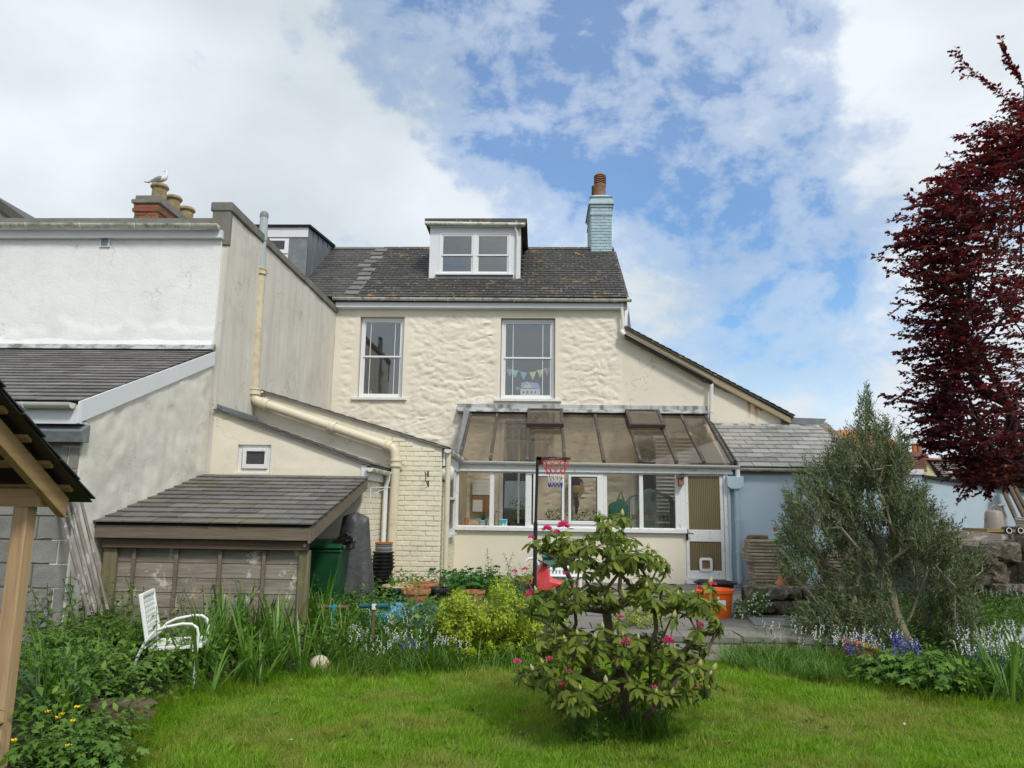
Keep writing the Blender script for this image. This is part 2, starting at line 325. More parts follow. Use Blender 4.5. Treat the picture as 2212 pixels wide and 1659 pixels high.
# ------------------------------------------------------------------ builders
ORG = {}
def org(o): return ORG.get(o.name, V3((0, 0, 0))) if o else V3((0, 0, 0))
def thing(name, label, cat, loc=(0, 0, 0), group=None, kind=None):
    o = bpy.data.objects.new(name, None); COL.objects.link(o); o.empty_display_size = .2
    o.location = loc; ORG[o.name] = V3(loc); o['label'] = label; o['category'] = cat
    if group: o['group'] = group
    if kind: o['kind'] = kind
    return o
def tag(o, label, cat, group=None, kind=None):
    o['label'] = label; o['category'] = cat
    if group: o['group'] = group
    if kind: o['kind'] = kind
    return o
def link(o, parent=None, base=None):
    COL.objects.link(o)
    if parent: o.parent = parent
    ORG[o.name] = base if base is not None else org(parent)
    return o
def kids(o): return [c for c in bpy.data.objects if c.parent == o]
def copy_tree(o, parent=None, chmap=None):
    if chmap is None:
        chmap = {}
        for c in bpy.data.objects:
            if c.parent: chmap.setdefault(c.parent.name, []).append(c)
    c = o.copy(); COL.objects.link(c)
    if parent: c.parent = parent
    for ch in chmap.get(o.name, []): copy_tree(ch, c, chmap)
    return c

class MB:
    def __init__(s): s.v, s.f = [], []
    def add(s, vs, fs):
        k = len(s.v); s.v += [V3(p) for p in vs]; s.f += [tuple(i + k for i in f) for f in fs]; return s
    def obox(s, c, a, b, d):
        c, a, b, d = V3(c), V3(a), V3(b), V3(d)
        vs = [c + a * i + b * j + d * k for k in (-1, 1) for j in (-1, 1) for i in (-1, 1)]
        return s.add(vs, [(0, 2, 3, 1), (4, 5, 7, 6), (0, 1, 5, 4), (2, 6, 7, 3), (0, 4, 6, 2), (1, 3, 7, 5)])
    def box(s, x0, x1, y0, y1, z0, z1):
        return s.obox(((x0 + x1) / 2, (y0 + y1) / 2, (z0 + z1) / 2), (abs(x1 - x0) / 2, 0, 0), (0, abs(y1 - y0) / 2, 0), (0, 0, abs(z1 - z0) / 2))
    def beam(s, p, q, w, h, up=(0, 0, 1)):
        p, q = V3(p), V3(q); d = q - p; t = d.normalized(); sd = t.cross(V3(up))
        if sd.length < 1e-4: sd = t.cross(V3((0, 1, 0)))
        sd.normalize(); u = sd.cross(t)
        return s.obox((p + q) / 2, d / 2, sd * w / 2, u * h / 2)
    def prism(s, poly, vec):
        poly = [V3(p) for p in poly]; vec = V3(vec); n = len(poly)
        nrm = V3((0, 0, 0))
        for i in range(n): nrm += poly[i].cross(poly[(i + 1) % n])
        fl = nrm.dot(vec) > 0
        vs = poly + [p + vec for p in poly]
        fs = [tuple(range(n)), tuple(range(2 * n - 1, n - 1, -1))] + [(i, i + n, (i + 1) % n + n, (i + 1) % n) for i in range(n)]
        if fl: fs = [tuple(reversed(f)) for f in fs]
        return s.add(vs, fs)
    def tube(s, pts, r, n=8, caps=True):
        pts = [V3(p) for p in pts]; m = len(pts)
        rs = r if isinstance(r, (list, tuple)) else [r] * m
        vs, fs = [], []; prev = None
        for i, p in enumerate(pts):
            t = (pts[min(i + 1, m - 1)] - pts[max(i - 1, 0)]).normalized()
            if prev is None:
                a = V3((0, 0, 1)) if abs(t.z) < .9 else V3((1, 0, 0)); x = t.cross(a).normalized()
            else:
                x = prev - t * prev.dot(t)
                if x.length < 1e-5: x = t.orthogonal()
                x.normalize()
            prev = x; y = t.cross(x)
            for k in range(n):
                an = 2 * math.pi * k / n; vs.append(p + (x * math.cos(an) + y * math.sin(an)) * rs[i])
        for i in range(m - 1):
            for k in range(n):
                a, b = i * n + k, i * n + (k + 1) % n; fs.append((a, b, b + n, a + n))
        if caps: fs += [tuple(range(n - 1, -1, -1)), tuple(range((m - 1) * n, m * n))]
        return s.add(vs, fs)
    def lathe(s, c, prof, n=20, axis=(0, 0, 1), caps=True):
        c = V3(c); ax = V3(axis).normalized(); x = ax.orthogonal().normalized(); y = ax.cross(x)
        vs = [c + ax * z + (x * math.cos(2 * math.pi * k / n) + y * math.sin(2 * math.pi * k / n)) * r for r, z in prof for k in range(n)]
        fs = [(i * n + k, i * n + (k + 1) % n, (i + 1) * n + (k + 1) % n, (i + 1) * n + k) for i in range(len(prof) - 1) for k in range(n)]
        if caps: fs += [tuple(range(n - 1, -1, -1)), tuple(range((len(prof) - 1) * n, len(prof) * n))]
        return s.add(vs, fs)
    def ball(s, c, rx, ry, rz, n=10, m=7):
        c = V3(c); vs = [c + V3((0, 0, -rz))]; fs = []
        for i in range(1, m):
            a = math.pi * i / m - math.pi / 2
            vs += [c + V3((rx * math.cos(a) * math.cos(2 * math.pi * k / n), ry * math.cos(a) * math.sin(2 * math.pi * k / n), rz * math.sin(a))) for k in range(n)]
        vs.append(c + V3((0, 0, rz))); L = len(vs) - 1
        fs += [(0, 1 + (k + 1) % n, 1 + k) for k in range(n)]
        for i in range(m - 2):
            for k in range(n):
                a, b = 1 + i * n + k, 1 + i * n + (k + 1) % n; fs.append((a, b, b + n, a + n))
        o = 1 + (m - 2) * n
        fs += [(o + k, o + (k + 1) % n, L) for k in range(n)]
        return s.add(vs, fs)
    def build(s, name, m, parent=None, smooth=False, bevel=0, kind=None, label=None, loc=None):
        base = org(parent) if parent else V3(loc or (0, 0, 0))
        me = bpy.data.meshes.new(name); me.from_pydata([p - base for p in s.v], [], s.f)
        me.materials.append(MT[m] if isinstance(m, str) else m)
        if smooth:
            me.polygons.foreach_set('use_smooth', [True] * len(me.polygons)); 
            if smooth == 'auto': me.set_sharp_from_angle(angle=R(35))
        me.update()
        o = bpy.data.objects.new(name, me); link(o, parent, base)
        if not parent: o.location = base
        if bevel:
            b = o.modifiers.new('b', 'BEVEL'); b.width = bevel; b.segments = 1; b.limit_method = 'ANGLE'; b.angle_limit = R(40)
        if kind: o['kind'] = kind
        if label: o['label'] = label
        return o

def np_mesh(name, V, tmpl_faces, k, n, m, parent=None, kind=None, smooth=False, loc=None):
    """n copies of a template of k vertices"""
    base = org(parent) if parent else V3(loc or (0, 0, 0))
    V = (V.reshape(-1, 3) - np.array(base)).astype(np.float32)
    ft = np.array([i for f in tmpl_faces for i in f], dtype=np.int64); lt = np.array([len(f) for f in tmpl_faces])
    loops = (ft[None, :] + (np.arange(n) * k)[:, None]).ravel().astype(np.int32)
    tot = np.tile(lt, n).astype(np.int32); st = np.concatenate([[0], np.cumsum(tot)[:-1]]).astype(np.int32)
    me = bpy.data.meshes.new(name); me.vertices.add(len(V)); me.vertices.foreach_set('co', V.ravel())
    me.loops.add(len(loops)); me.loops.foreach_set('vertex_index', loops)
    me.polygons.add(len(tot)); me.polygons.foreach_set('loop_start', st); me.polygons.foreach_set('loop_total', tot)
    me.materials.append(MT[m] if isinstance(m, str) else m)
    if smooth: me.polygons.foreach_set('use_smooth', np.ones(len(tot), dtype=bool))
    me.update(calc_edges=True); me.validate()
    o = bpy.data.objects.new(name, me); link(o, parent, base)
    if not parent: o.location = base
    if kind: o['kind'] = kind
    return o
def unit(a): return a / np.maximum(np.linalg.norm(a, axis=-1, keepdims=True), 1e-9)
def scatter(name, tmpl, P, D, Nn, L, m, parent=None, kind=None, wid=1.0, smooth=False, loc=None):
    """copies of a template (verts, faces): y along D, z near Nn, length L, width factor wid"""
    tv, tf = np.array(tmpl[0], float), tmpl[1]; n = len(P)
    if n == 0: return None
    D = unit(np.asarray(D, float)); Nn = np.asarray(Nn, float); Nn = unit(Nn - D * (Nn * D).sum(-1, keepdims=True)); X = np.cross(D, Nn)
    L = np.broadcast_to(np.asarray(L, float), (n,)); wid = np.broadcast_to(np.asarray(wid, float), (n,))
    V = P[:, None, :] + L[:, None, None] * (tv[None, :, 0, None] * wid[:, None, None] * X[:, None, :] + tv[None, :, 1, None] * D[:, None, :] + tv[None, :, 2, None] * Nn[:, None, :])
    return np_mesh(name, V, tf, len(tv), n, m, parent, kind, smooth, loc)
def T_leaf(w=.4, bend=.12, fold=.06):
    return ([(0, 0, 0), (-w / 2, .45, fold), (0, .5, 0), (w / 2, .45, fold), (0, 1, -bend)], [(0, 2, 1), (0, 3, 2), (1, 2, 4), (2, 3, 4)])
def T_diam(w=.4, bend=.1):
    return ([(0, 0, 0), (-w / 2, .45, 0), (0, 1, -bend), (w / 2, .45, 0)], [(0, 3, 1), (1, 3, 2)])
def T_long(w=.3, bend=.25, fold=.04):
    vs = [(0, 0, 0)]; fs = []
    ys = [.12, .35, .6, .82]; ws = [.45, .9, 1., .62]
    for y, q in zip(ys, ws):
        z = -bend * y * y; vs += [(-w / 2 * q, y, z + fold * q), (0, y, z), (w / 2 * q, y, z + fold * q)]
    vs.append((0, 1, -bend))
    fs += [(0, 2, 1), (0, 3, 2)]
    for i in range(3):
        a = 1 + i * 3; fs += [(a, a + 1, a + 4, a + 3), (a + 1, a + 2, a + 5, a + 4)]
    fs += [(10, 11, 13), (11, 12, 13)]
    return (vs, fs)
def T_blade(w=.05, droop=.35, seg=3):
    vs, fs = [], []
    for i in range(seg):
        y = i / seg; vs += [(-w / 2 * (1 - y * .5), y, -droop * y * y), (w / 2 * (1 - y * .5), y, -droop * y * y)]
    vs.append((0, 1 - droop * .15, -droop))
    for i in range(seg - 1):
        a = 2 * i; fs.append((a, a + 1, a + 3, a + 2))
    fs.append((2 * seg - 2, 2 * seg - 1, 2 * seg))
    return (vs, fs)
def T_star(n=5, r=1, inner=.35, cup=.2):
    vs = [(0, 0, 0)]
    for i in range(2 * n):
        a = math.pi * i / n; q = r if i % 2 == 0 else inner
        vs.append((q * math.cos(a), q * math.sin(a), cup * q * q))
    return (vs, [(0, 1 + i, 1 + (i + 1) % (2 * n)) for i in range(2 * n)])
def T_lobed(n=5):
    vs = [(0, 0, 0)]; pr = [(.9, 0), (.5, .12), (1, .3), (.6, .42), (1.08, .5), (.6, .58), (1, .7), (.5, .88)]
    k = 0
    angs = np.linspace(-2.3, 2.3, 15)
    for i, a in enumerate(angs):
        q = (1.0 if i % 3 == 1 else (.84 if i % 3 == 0 else .55)) * (.75 + .25 * math.cos(a))
        vs.append((q * math.sin(a) * .5, .35 + q * math.cos(a) * .55, -.12 * q * q))
    return (vs, [(0, i + 2, i + 1) for i in range(14)])
def T_round():
    vs = [(0, 0, 0)] + [(.5 * math.sin(2 * math.pi * i / 9), .5 * math.cos(2 * math.pi * i / 9), .05 * (1 if i % 2 else -1)) for i in range(9)]
    return (vs, [(0, 1 + (i + 1) % 9, 1 + i) for i in range(9)])
def T_bell():
    vs = []; 
    for i in range(6):
        a = math.pi * i / 3; vs.append((.16 * math.cos(a), .0, .16 * math.sin(a)))
    for i in range(6):
        a = math.pi * i / 3; q = .36 if i % 2 else .24; vs.append((q * math.cos(a), .8 if i % 2 else .65, q * math.sin(a)))
    return (vs, [(i, (i + 1) % 6, 6 + (i + 1) % 6, 6 + i) for i in range(6)])

def sharelocal(name, mesh, m, parent, x, y, z, P, sc=(1, 1, 1), rot=0.0):
    """object sharing mesh data, axes x,y,z at world point P, child of parent"""
    o = bpy.data.objects.new(name, mesh)
    X, Y, Z = V3(x).normalized(), V3(y).normalized(), V3(z).normalized()
    if rot: X, Y = X * math.cos(rot) + Y * math.sin(rot), Y * math.cos(rot) - X * math.sin(rot)
    mt = Matrix((X * sc[0], Y * sc[1], Z * sc[2])).transposed().to_4x4(); mt.translation = V3(P) - org(parent)
    COL.objects.link(o); o.parent = parent; o.matrix_basis = mt
    return o
def piece_mesh(name, w, h, t, m, cham=.0, chip=.0, seed=0):
    """flat piece: x in [-w/2,w/2], y in [0,h], z in [0,t]; front edge slightly uneven"""
    r = random.Random(seed); j = lambda a: (r.random() - .5) * 2 * a
    b = [(-w / 2 + j(chip * .5), j(chip)), (-w / 6, j(chip)), (w / 6, j(chip)), (w / 2 + j(chip * .5), j(chip)), (w / 2, h), (-w / 2, h)]
    vs = [(x, y, 0) for x, y in b]
    vs += [(x * (1 - 2 * cham / w), (y if y > h / 2 else y) + (cham if y < h / 2 else -cham), t) for x, y in b]
    n = 6
    fs = [tuple(range(n - 1, -1, -1)), tuple(range(n, 2 * n))] + [(i, (i + 1) % n, (i + 1) % n + n, i + n) for i in range(n)]
    me = bpy.data.meshes.new(name); me.from_pydata(vs, [], fs); me.materials.append(MT[m]); me.update()
    return me
def slates(parent, O, U, V, W, H, ex, wd, m, th=.007, n_ind=300, name='slate', seed=1, chip=.006, skip=None, lap=1.04, gap=.010):
    O, U, V = V3(O), V3(U).normalized(), V3(V).normalized(); Nn = U.cross(V)
    if Nn.z < 0 and abs(Nn.z) > .01: Nn = -Nn
    rnd = random.Random(seed)
    meshes = [piece_mesh(name, wd - gap, ex * lap, th, m, .0, chip, seed * 10 + i) for i in range(4)]
    items = []
    rows = int(round(H / ex))
    for r in range(rows):
        off = (wd / 2 if r % 2 else 0) + rnd.uniform(-.01, .01)
        k = -1
        while True:
            u0 = k * wd + off; u1 = u0 + wd; k += 1
            if u0 >= W - .02: break
            if u1 <= .02: continue
            a, b = max(u0, 0), min(u1, W); v = r * ex
            if skip and skip((a + b) / 2, v + ex / 2): continue
            if b - a < .03: continue
            items.append((a, b, v))
    items.sort(key=lambda t: (O + U * (t[0] + t[1]) / 2 + V * t[2] - CAM).length)
    mb = MB()
    for i, (a, b, v) in enumerate(items):
        P = O + U * (a + b) / 2 + V * (v + rnd.uniform(-.004, .004)) + Nn * (th * 1.15 + rnd.uniform(0, .002))
        ang = rnd.uniform(-.012, .012); tl = th / ex * 1.25
        y = (V - Nn * tl).normalized(); z = U.cross(y); z = z if z.dot(Nn) > 0 else -z
        x = U
        if x.cross(y).dot(z) < 0: x = -x
        if i < n_ind:
            sharelocal(name, meshes[rnd.randrange(4)], m, parent, x, y, z, P, ((b - a) / wd, 1, 1), ang)
        else:
            hh = ex * lap
            mb.obox(P + y * hh / 2 + z * th / 2, x * ((b - a) / 2 - gap / 2), y * hh / 2, z * th / 2)
    if mb.v: mb.build(name + '_field', m, parent, kind='stuff')
def bricks(parent, O, U, V, W, H, bl, bh, m, t=.012, joint=.010, n_ind=300, name='brick', seed=1, cham=.004, skip=None, top=None, halfoff=True, jit=.0015, stack=False):
    """running-bond pieces standing proud of a backing plane"""
    O, U, V = V3(O), V3(U).normalized(), V3(V).normalized(); Nn = U.cross(V)
    rnd = random.Random(seed); pl, ph = bl, bh
    meshes = [piece_mesh(name, pl - joint, ph - joint, t, m, cham, .0015 if bh < .1 else .006, seed * 7 + i) for i in range(3)]
    items = []
    for r in range(int(math.ceil(H / ph))):
        off = (pl / 2 if (r % 2 and halfoff) else 0)
        k = -1
        while True:
            a = k * pl - off; b = a + pl; k += 1
            if a >= W - .02: break
            if b <= .02: continue
            a_, b_ = max(a, 0), min(b, W); v = r * ph
            if b_ - a_ < .03: continue
            if v + ph * .6 > H: continue
            if top and v + ph * .8 > top((a_ + b_) / 2): continue
            if skip and skip(a_, b_, v, v + ph): continue
            items.append((a_, b_, v))
    items.sort(key=lambda q: (O + U * (q[0] + q[1]) / 2 + V * q[2] - CAM).length)
    mb = MB()
    for i, (a, b, v) in enumerate(items):
        P = O + U * (a + b) / 2 + V * (v + joint / 2 + rnd.uniform(-jit, jit)) + Nn * rnd.uniform(-.003, .001)
        if i < n_ind: sharelocal(name, meshes[rnd.randrange(3)], m, parent, U, V, Nn, P, (max(.1, (b - a - joint) / (pl - joint)), 1, 1), rnd.uniform(-.004, .004))
        else: mb.obox(P + V * (ph - joint) / 2 + Nn * t / 2, U * ((b - a - joint) / 2), V * ((ph - joint) / 2), Nn * t / 2)
    if mb.v: mb.build(name + '_field', m, parent, kind='stuff')

def wall(parent, name, m, O, U, V, W, H, step, disp=None, holes=(), top=None, thick=.3, reveal=None):
    """thick wall with a relief face: O lower left corner of the face, outward normal U x V; holes (u0,u1,v0,v1)"""
    O, U, V = V3(O), V3(U).normalized(), V3(V).normalized(); Nn = U.cross(V)
    def lines(L, hs):
        ks = sorted(set([0, L] + hs)); out = []
        for a, b in zip(ks, ks[1:]):
            n = max(1, int(round((b - a) / step)))
            out += [a + (b - a) * i / n for i in range(n)]
        return out + [L]
    us = lines(W, [h[i] for h in holes for i in (0, 1)]); vs_ = lines(H, [h[i] for h in holes for i in (2, 3)])
    tp = top or (lambda u: H)
    mb = MB(); idx = {}; bidx = {}
    def hole(u, v): return any(h[0] < u < h[1] and h[2] < v < h[3] for h in holes)
    def vert(i, j):
        if (i, j) not in idx:
            u, v = us[i], min(vs_[j], tp(us[i]))
            d = 0
            if disp:
                e = min([u, W - u, v, tp(u) - v] + [max(max(h[0] - u, u - h[1]), max(h[2] - v, v - h[3])) for h in holes])
                d = disp(u, v, max(0, e))
            idx[(i, j)] = len(mb.v); mb.v.append(O + U * u + V * v + Nn * d)
        return idx[(i, j)]
    def bvert(i, j):
        if (i, j) not in bidx:
            u, v = us[i], min(vs_[j], tp(us[i])); bidx[(i, j)] = len(mb.v); mb.v.append(O + U * u + V * v - Nn * thick)
        return bidx[(i, j)]
    full = {}
    nu, nv = len(us) - 1, len(vs_) - 1
    for i in range(nu):
        for j in range(nv):
            uc, vc = (us[i] + us[i + 1]) / 2, (vs_[j] + vs_[j + 1]) / 2
            if hole(uc, vc) or (vs_[j] >= tp(us[i]) - 1e-6 and vs_[j] >= tp(us[i + 1]) - 1e-6): continue
            full[(i, j)] = 1
    for (i, j) in full:
        def q(a): 
            o = []
            for x in a:
                if not o or (mb.v[x] - mb.v[o[-1]]).length > 1e-6: o.append(x)
            if len(o) > 1 and (mb.v[o[0]] - mb.v[o[-1]]).length < 1e-6: o.pop()
            return o
        f = q([vert(i, j), vert(i + 1, j), vert(i + 1, j + 1), vert(i, j + 1)])
        if len(f) > 2: mb.f.append(tuple(f))
        f = q([bvert(i, j + 1), bvert(i + 1, j + 1), bvert(i + 1, j), bvert(i, j)])
        if len(f) > 2: mb.f.append(tuple(f))
        for (di, dj, a, b) in ((-1, 0, (i, j + 1), (i, j)), (1, 0, (i + 1, j), (i + 1, j + 1)), (0, -1, (i, j), (i + 1, j)), (0, 1, (i + 1, j + 1), (i, j + 1))):
            if (i + di, j + dj) not in full:
                A, B = vert(*a), vert(*b)
                if (mb.v[A] - mb.v[B]).length > 1e-6: mb.f.append((A, bvert(*a), bvert(*b), B))
    return mb.build(name, m, parent, smooth='auto' if disp else False)
def fbm(x, y, z=0.0, o=4): return noise.fractal(V3((x, y, z)), .55, 2.1, o)
def sst(a, b, x): t = max(0, min(1, (x - a) / (b - a))); return t * t * (3 - 2 * t)
def gutter(parent, p, q, r=.055, m='gutter', name='gutter', brk=None, mb_='gutter2', ends=True):
    """half-round gutter with brackets"""
    p, q = V3(p), V3(q); t = (q - p).normalized(); sd = t.cross(V3((0, 0, 1))).normalized(); mb = MB()
    n = 10; vs, fs = [], []
    for e in (p, q):
        for rr in (r, r - .004):
            for k in range(n + 1):
                a = math.pi + math.pi * k / n; vs.append(e + sd * math.cos(a) * rr + V3((0, 0, 1)) * math.sin(a) * rr)
    K = n + 1
    for k in range(n):
        fs += [(k, k + 1, 2 * K + k + 1, 2 * K + k), (K + k + 1, K + k, 3 * K + k, 3 * K + k + 1)]
    fs += [(0, 2 * K, 3 * K, K), (n, K + n, 3 * K + n, 2 * K + n)]
    fs += [tuple(range(0, K)), tuple(range(3 * K - 1, 2 * K - 1, -1))]
    mb.add(vs, fs); o = mb.build(name, m, parent, smooth='auto')
    L = (q - p).length; k = brk or max(2, int(L / .8))
    for i in range(k):
        c = p + t * (L * (i + .5) / k); b = MB()
        b.tube([c + sd * math.cos(a) * (r + .006) + V3((0, 0, 1)) * math.sin(a) * (r + .006) for a in [math.pi + math.pi * j / 8 for j in range(9)]], .008, 5)
        b.build('bracket', mb_, o)
    return o
def pipe(parent, pts, r, m, name='downpipe', n=12, clips=(), cr=1.25, cm=None, sub=8):
    """round pipe along a polyline with swept bends"""
    pts = [V3(p) for p in pts]; out = [pts[0]]
    for i in range(1, len(pts) - 1):
        a, b, c = pts[i - 1], pts[i], pts[i + 1]; d = min((a - b).length, (c - b).length) * .45; d = min(d, r * 3)
        p0, p1 = b + (a - b).normalized() * d, b + (c - b).normalized() * d
        for k in range(sub + 1):
            t = k / sub; out.append(p0.lerp(b, t).lerp(b.lerp(p1, t), t))
    out.append(pts[-1])
    o = MB().tube(out, r, n).build(name, m, parent, smooth='auto')
    for (P, T) in clips:
        P, T = V3(P), V3(T).normalized()
        MB().lathe(P - T * r * .6, [(r * 1.02, 0), (r * cr, 0), (r * cr, r * .35), (r * 1.1, r * .36), (r * 1.1, r * .85), (r * cr, r * .86), (r * cr, r * 1.2), (r * 1.02, r * 1.2)], 16, T).build('collar', cm or m, o, smooth='auto')
    return o
def sash(parent, x0, x1, z0, z1, Y, name='window', glazing=True, bars=(), m='upvc', fw=.055, gm='gl_dark', sill=True, mid=None, depth=.07, sillm='concrete'):
    """sliding-sash window seen from -y; Y is the front of the frame"""
    mb = MB(); mb.box(x0, x0 + fw, Y, Y + depth, z0, z1); mb.box(x1 - fw, x1, Y, Y + depth, z0, z1)
    mb.box(x0 + fw, x1 - fw, Y, Y + depth, z1 - fw, z1); mb.box(x0 + fw, x1 - fw, Y, Y + depth, z0, z0 + fw * .9)
    fr = mb.build(name, m, parent, bevel=.004)
    mid = mid if mid is not None else (z0 + z1) / 2; sw = .038
    for (a, b, y) in ((z0 + fw * .9, mid + sw / 2, Y + .034), (mid - sw / 2, z1 - fw, Y + .012)):
        s = MB(); X0, X1 = x0 + fw, x1 - fw
        s.box(X0, X0 + sw, y, y + .03, a, b); s.box(X1 - sw, X1, y, y + .03, a, b)
        s.box(X0 + sw, X1 - sw, y, y + .03, b - sw, b); s.box(X0 + sw, X1 - sw, y, y + .03, a, a + sw)
        s.build('sash', m, fr, bevel=.003)
        MB().box(X0 + sw, X1 - sw, y + .013, y + .017, a + sw, b - sw).build('pane', gm, fr)
        for bx in bars:
            xx = X0 + (X1 - X0) * bx; MB().box(xx - .006, xx + .006, y + .006, y + .012, a + sw, b - sw).build('glazing_bar', m, fr)
    return fr
# ================================================================== SETTING: ground
def gz(x, y):
    """ground height: level lawn, gently rising to the house"""
    z = .035 * fbm(x * .35, y * .35, 3, 3)
    z += .20 * sst(7.2, 9.2, y) if x < .4 else (.03 * sst(7.2, 9.2, y) if x < 2.6 else .12 * sst(8.2, 11, y))
    z += .16 * sst(-2.3, -3.6, x) * sst(9, 4, y)
    return z
def ground():
    xs = [-400, -150, -60, -25, -12] + list(np.arange(-8, 12.01, .25)) + [16, 30, 80, 200, 400]
    ys = [-400, -100, -30, -10, -4] + list(np.arange(0, 16.01, .25)) + [20, 30, 50, 90, 200, 500, 900]
    vs = [(x, y, gz(x, y) if (-8 <= x <= 12 and 0 <= y <= 16) else gz(max(-8, min(12, x)), max(0, min(16, y)))) for y in ys for x in xs]
    n = len(xs); fs = [(j * n + i, j * n + i + 1, (j + 1) * n + i + 1, (j + 1) * n + i) for j in range(len(ys) - 1) for i in range(n - 1)]
    MB().add(vs, fs).build('ground', 'soil', smooth=True, kind='structure')
ground()

YF, YC, Y1, Y2 = 15.5, 13.4, 9.9, 11.3     # facade, garden room front, near and far outbuilding fronts
XP = -4.42                                 # face of the tall side wall
ZP = .25                                   # paving level

# ================================================================== MAIN HOUSE
house = thing('main_house', 'cream rubble-walled two-storey house with dark lichened slate roof and white dormer', 'house', (-1.5, YF, .2))
lw0, lw1 = at(770.5, 858, YF), at(874.5, 684, YF)
rw0, rw1 = at(1079.5, 861, YF), at(1199.5, 687, YF)
X0, X1 = XP + .003, 1.83
def rub(u, v, e):
    x, z = X0 + u, .2 + v
    k = sst(.02, .24, e) * (1 - .6 * sst(.45, 0, u)) * (1 - .6 * sst(.30, 0, 5.5 - v))
    wx, wz = x + .25 * fbm(x * 1.3, z * 1.3, 5, 2), z + .10 * fbm(x * 1.6, z * 1.6, 9, 2)
    a = fbm(wx * 3.6, wz * 7.5, 1, 6); b = 1 - abs(fbm(wx * 2.6, wz * 6.2, 7, 5)) * 2.0
    c = fbm(x * 9, z * 14, 2, 5); dv, _p = noise.voronoi(V3((wx * 2.9, wz * 5.6, .5))); c += 1.6 * (sst(0, .30, dv[1] - dv[0]) - .6)
    return .0062 * c * k + k * (.0145 * a + .0075 * b - .004) + .01 * fbm(x, z, 4, 2)
hw = wall(house, 'wall', 'rubble', (X0, YF, .2), (1, 0, 0), (0, 0, 1), X1 - X0, 5.56, .029, rub,
     holes=[(lw0.x - X0, lw1.x - X0, lw0.z - .2, lw1.z - .2), (rw0.x - X0, rw1.x - X0, rw0.z - .2, rw1.z - .2),
            (at(1082, 1130, YF).x - X0, at(1160, 1130, YF).x - X0, .06, at(1120, 918, YF).z - .2)], thick=.45)
for a, b, nm, mid in ((lw0, lw1, 'left', at(820, 770, YF + .1).z), (rw0, rw1, 'right', at(1140, 773, YF + .1).z)):
    fr = sash(house, a.x + .012, b.x - .012, a.z + .01, b.z - .012, YF + .10, bars=(.19, .81) if nm == 'right' else (.18, .82), mid=mid)
    MB().box(a.x - .11, b.x + .11 + (.03 if nm == 'right' else 0), YF - .055, YF + .10, a.z - .06, a.z - .002).build('sill', 'wpaint', fr, bevel=.006)
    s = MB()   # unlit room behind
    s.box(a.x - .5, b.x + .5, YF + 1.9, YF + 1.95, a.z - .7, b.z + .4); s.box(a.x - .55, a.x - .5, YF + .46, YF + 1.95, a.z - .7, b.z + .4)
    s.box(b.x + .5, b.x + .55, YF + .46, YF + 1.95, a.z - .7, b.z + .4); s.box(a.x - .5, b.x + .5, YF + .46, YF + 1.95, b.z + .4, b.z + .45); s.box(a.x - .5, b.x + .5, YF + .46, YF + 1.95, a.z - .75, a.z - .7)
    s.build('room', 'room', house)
# fascia, gutter and rainwater pipes
MB().box(XP + .02, 1.87, YF - .13, YF - .002, 5.69, 5.83).box(XP + .02, 1.88, YF - .145, YF - .13, 5.70, 5.73).build('fascia', 'fascia', house)
gutter(house, (XP - .03, YF - .20, 5.895), (1.95, YF - .20, 5.875), .058, 'gutter', brk=9)
gp = at(1342, 655, YF - .12); ge = at(1347, 717, YF - .12)
pipe(house, [gp + V3((0, 0, .08)), ge], .034, 'gutter2')
# main roof
RV = V3((0, 2.72, 2.07)).normalized(); RH = 3.42; RO = V3((-3.98, YF - .22, 5.90))
dx0, dx1, dY = at(926, 600, 16.2).x, at(1124, 600, 16.2).x, 16.2
dv = (dY - RO.y) / RV.y
def rskip(u, v): return (dx0 - RO.x + .02 < u < dx1 - RO.x + .0 and v > dv - .02) or (u > 1.22 - RO.x and v > 3.12)
roof = MB().prism([RO, (1.86, RO.y, RO.z), V3((1.86, RO.y, RO.z)) + RV * RH, RO + RV * RH], (0, .06, -.09)).build('roof', 'blackrough', house)
slates(roof, RO, (1, 0, 0), RV, 1.90 - RO.x, RH, .150, .205, 'slate_main', .012, 300, skip=rskip, seed=3, chip=.014)
rt = RO + RV * RH
for k in range(13):
    xa = RO.x + k * .45; MB().prism([(xa, rt.y - .13, rt.z - .06), (xa, rt.y, rt.z + .045), (xa, rt.y + .13, rt.z - .06)], (min(.44, 1.9 - xa), 0, .003 * (k % 2))).build('ridge_tile', 'slate_main', roof)
# verge underside of the roof at the right
MB().prism([(1.80, YF - .15, 5.80), (1.86, YF - .15, 5.80), (1.86, 18.2, 7.88), (1.80, 18.2, 7.88)], (0, 0, -.12)).build('verge_board', 'oldrender', house)
# gable above the catslide, far slope
MB().prism([(1.55, YF + .45, .2), (1.55, YF + .45, 5.86), (1.55, 18, 7.85), (1.55, 20.5, 5.9), (1.55, 20.5, .2)], (.28, 0, 0)).build('gable_wall', 'cream', house)
MB().prism([rt + V3((0, .02, 0)), rt + V3((5.86, .02, 0)), (1.9, 20.7, 5.9), (-3.98, 20.7, 5.9)], (0, 0, -.08)).build('rear_roof', 'slate_main', house)

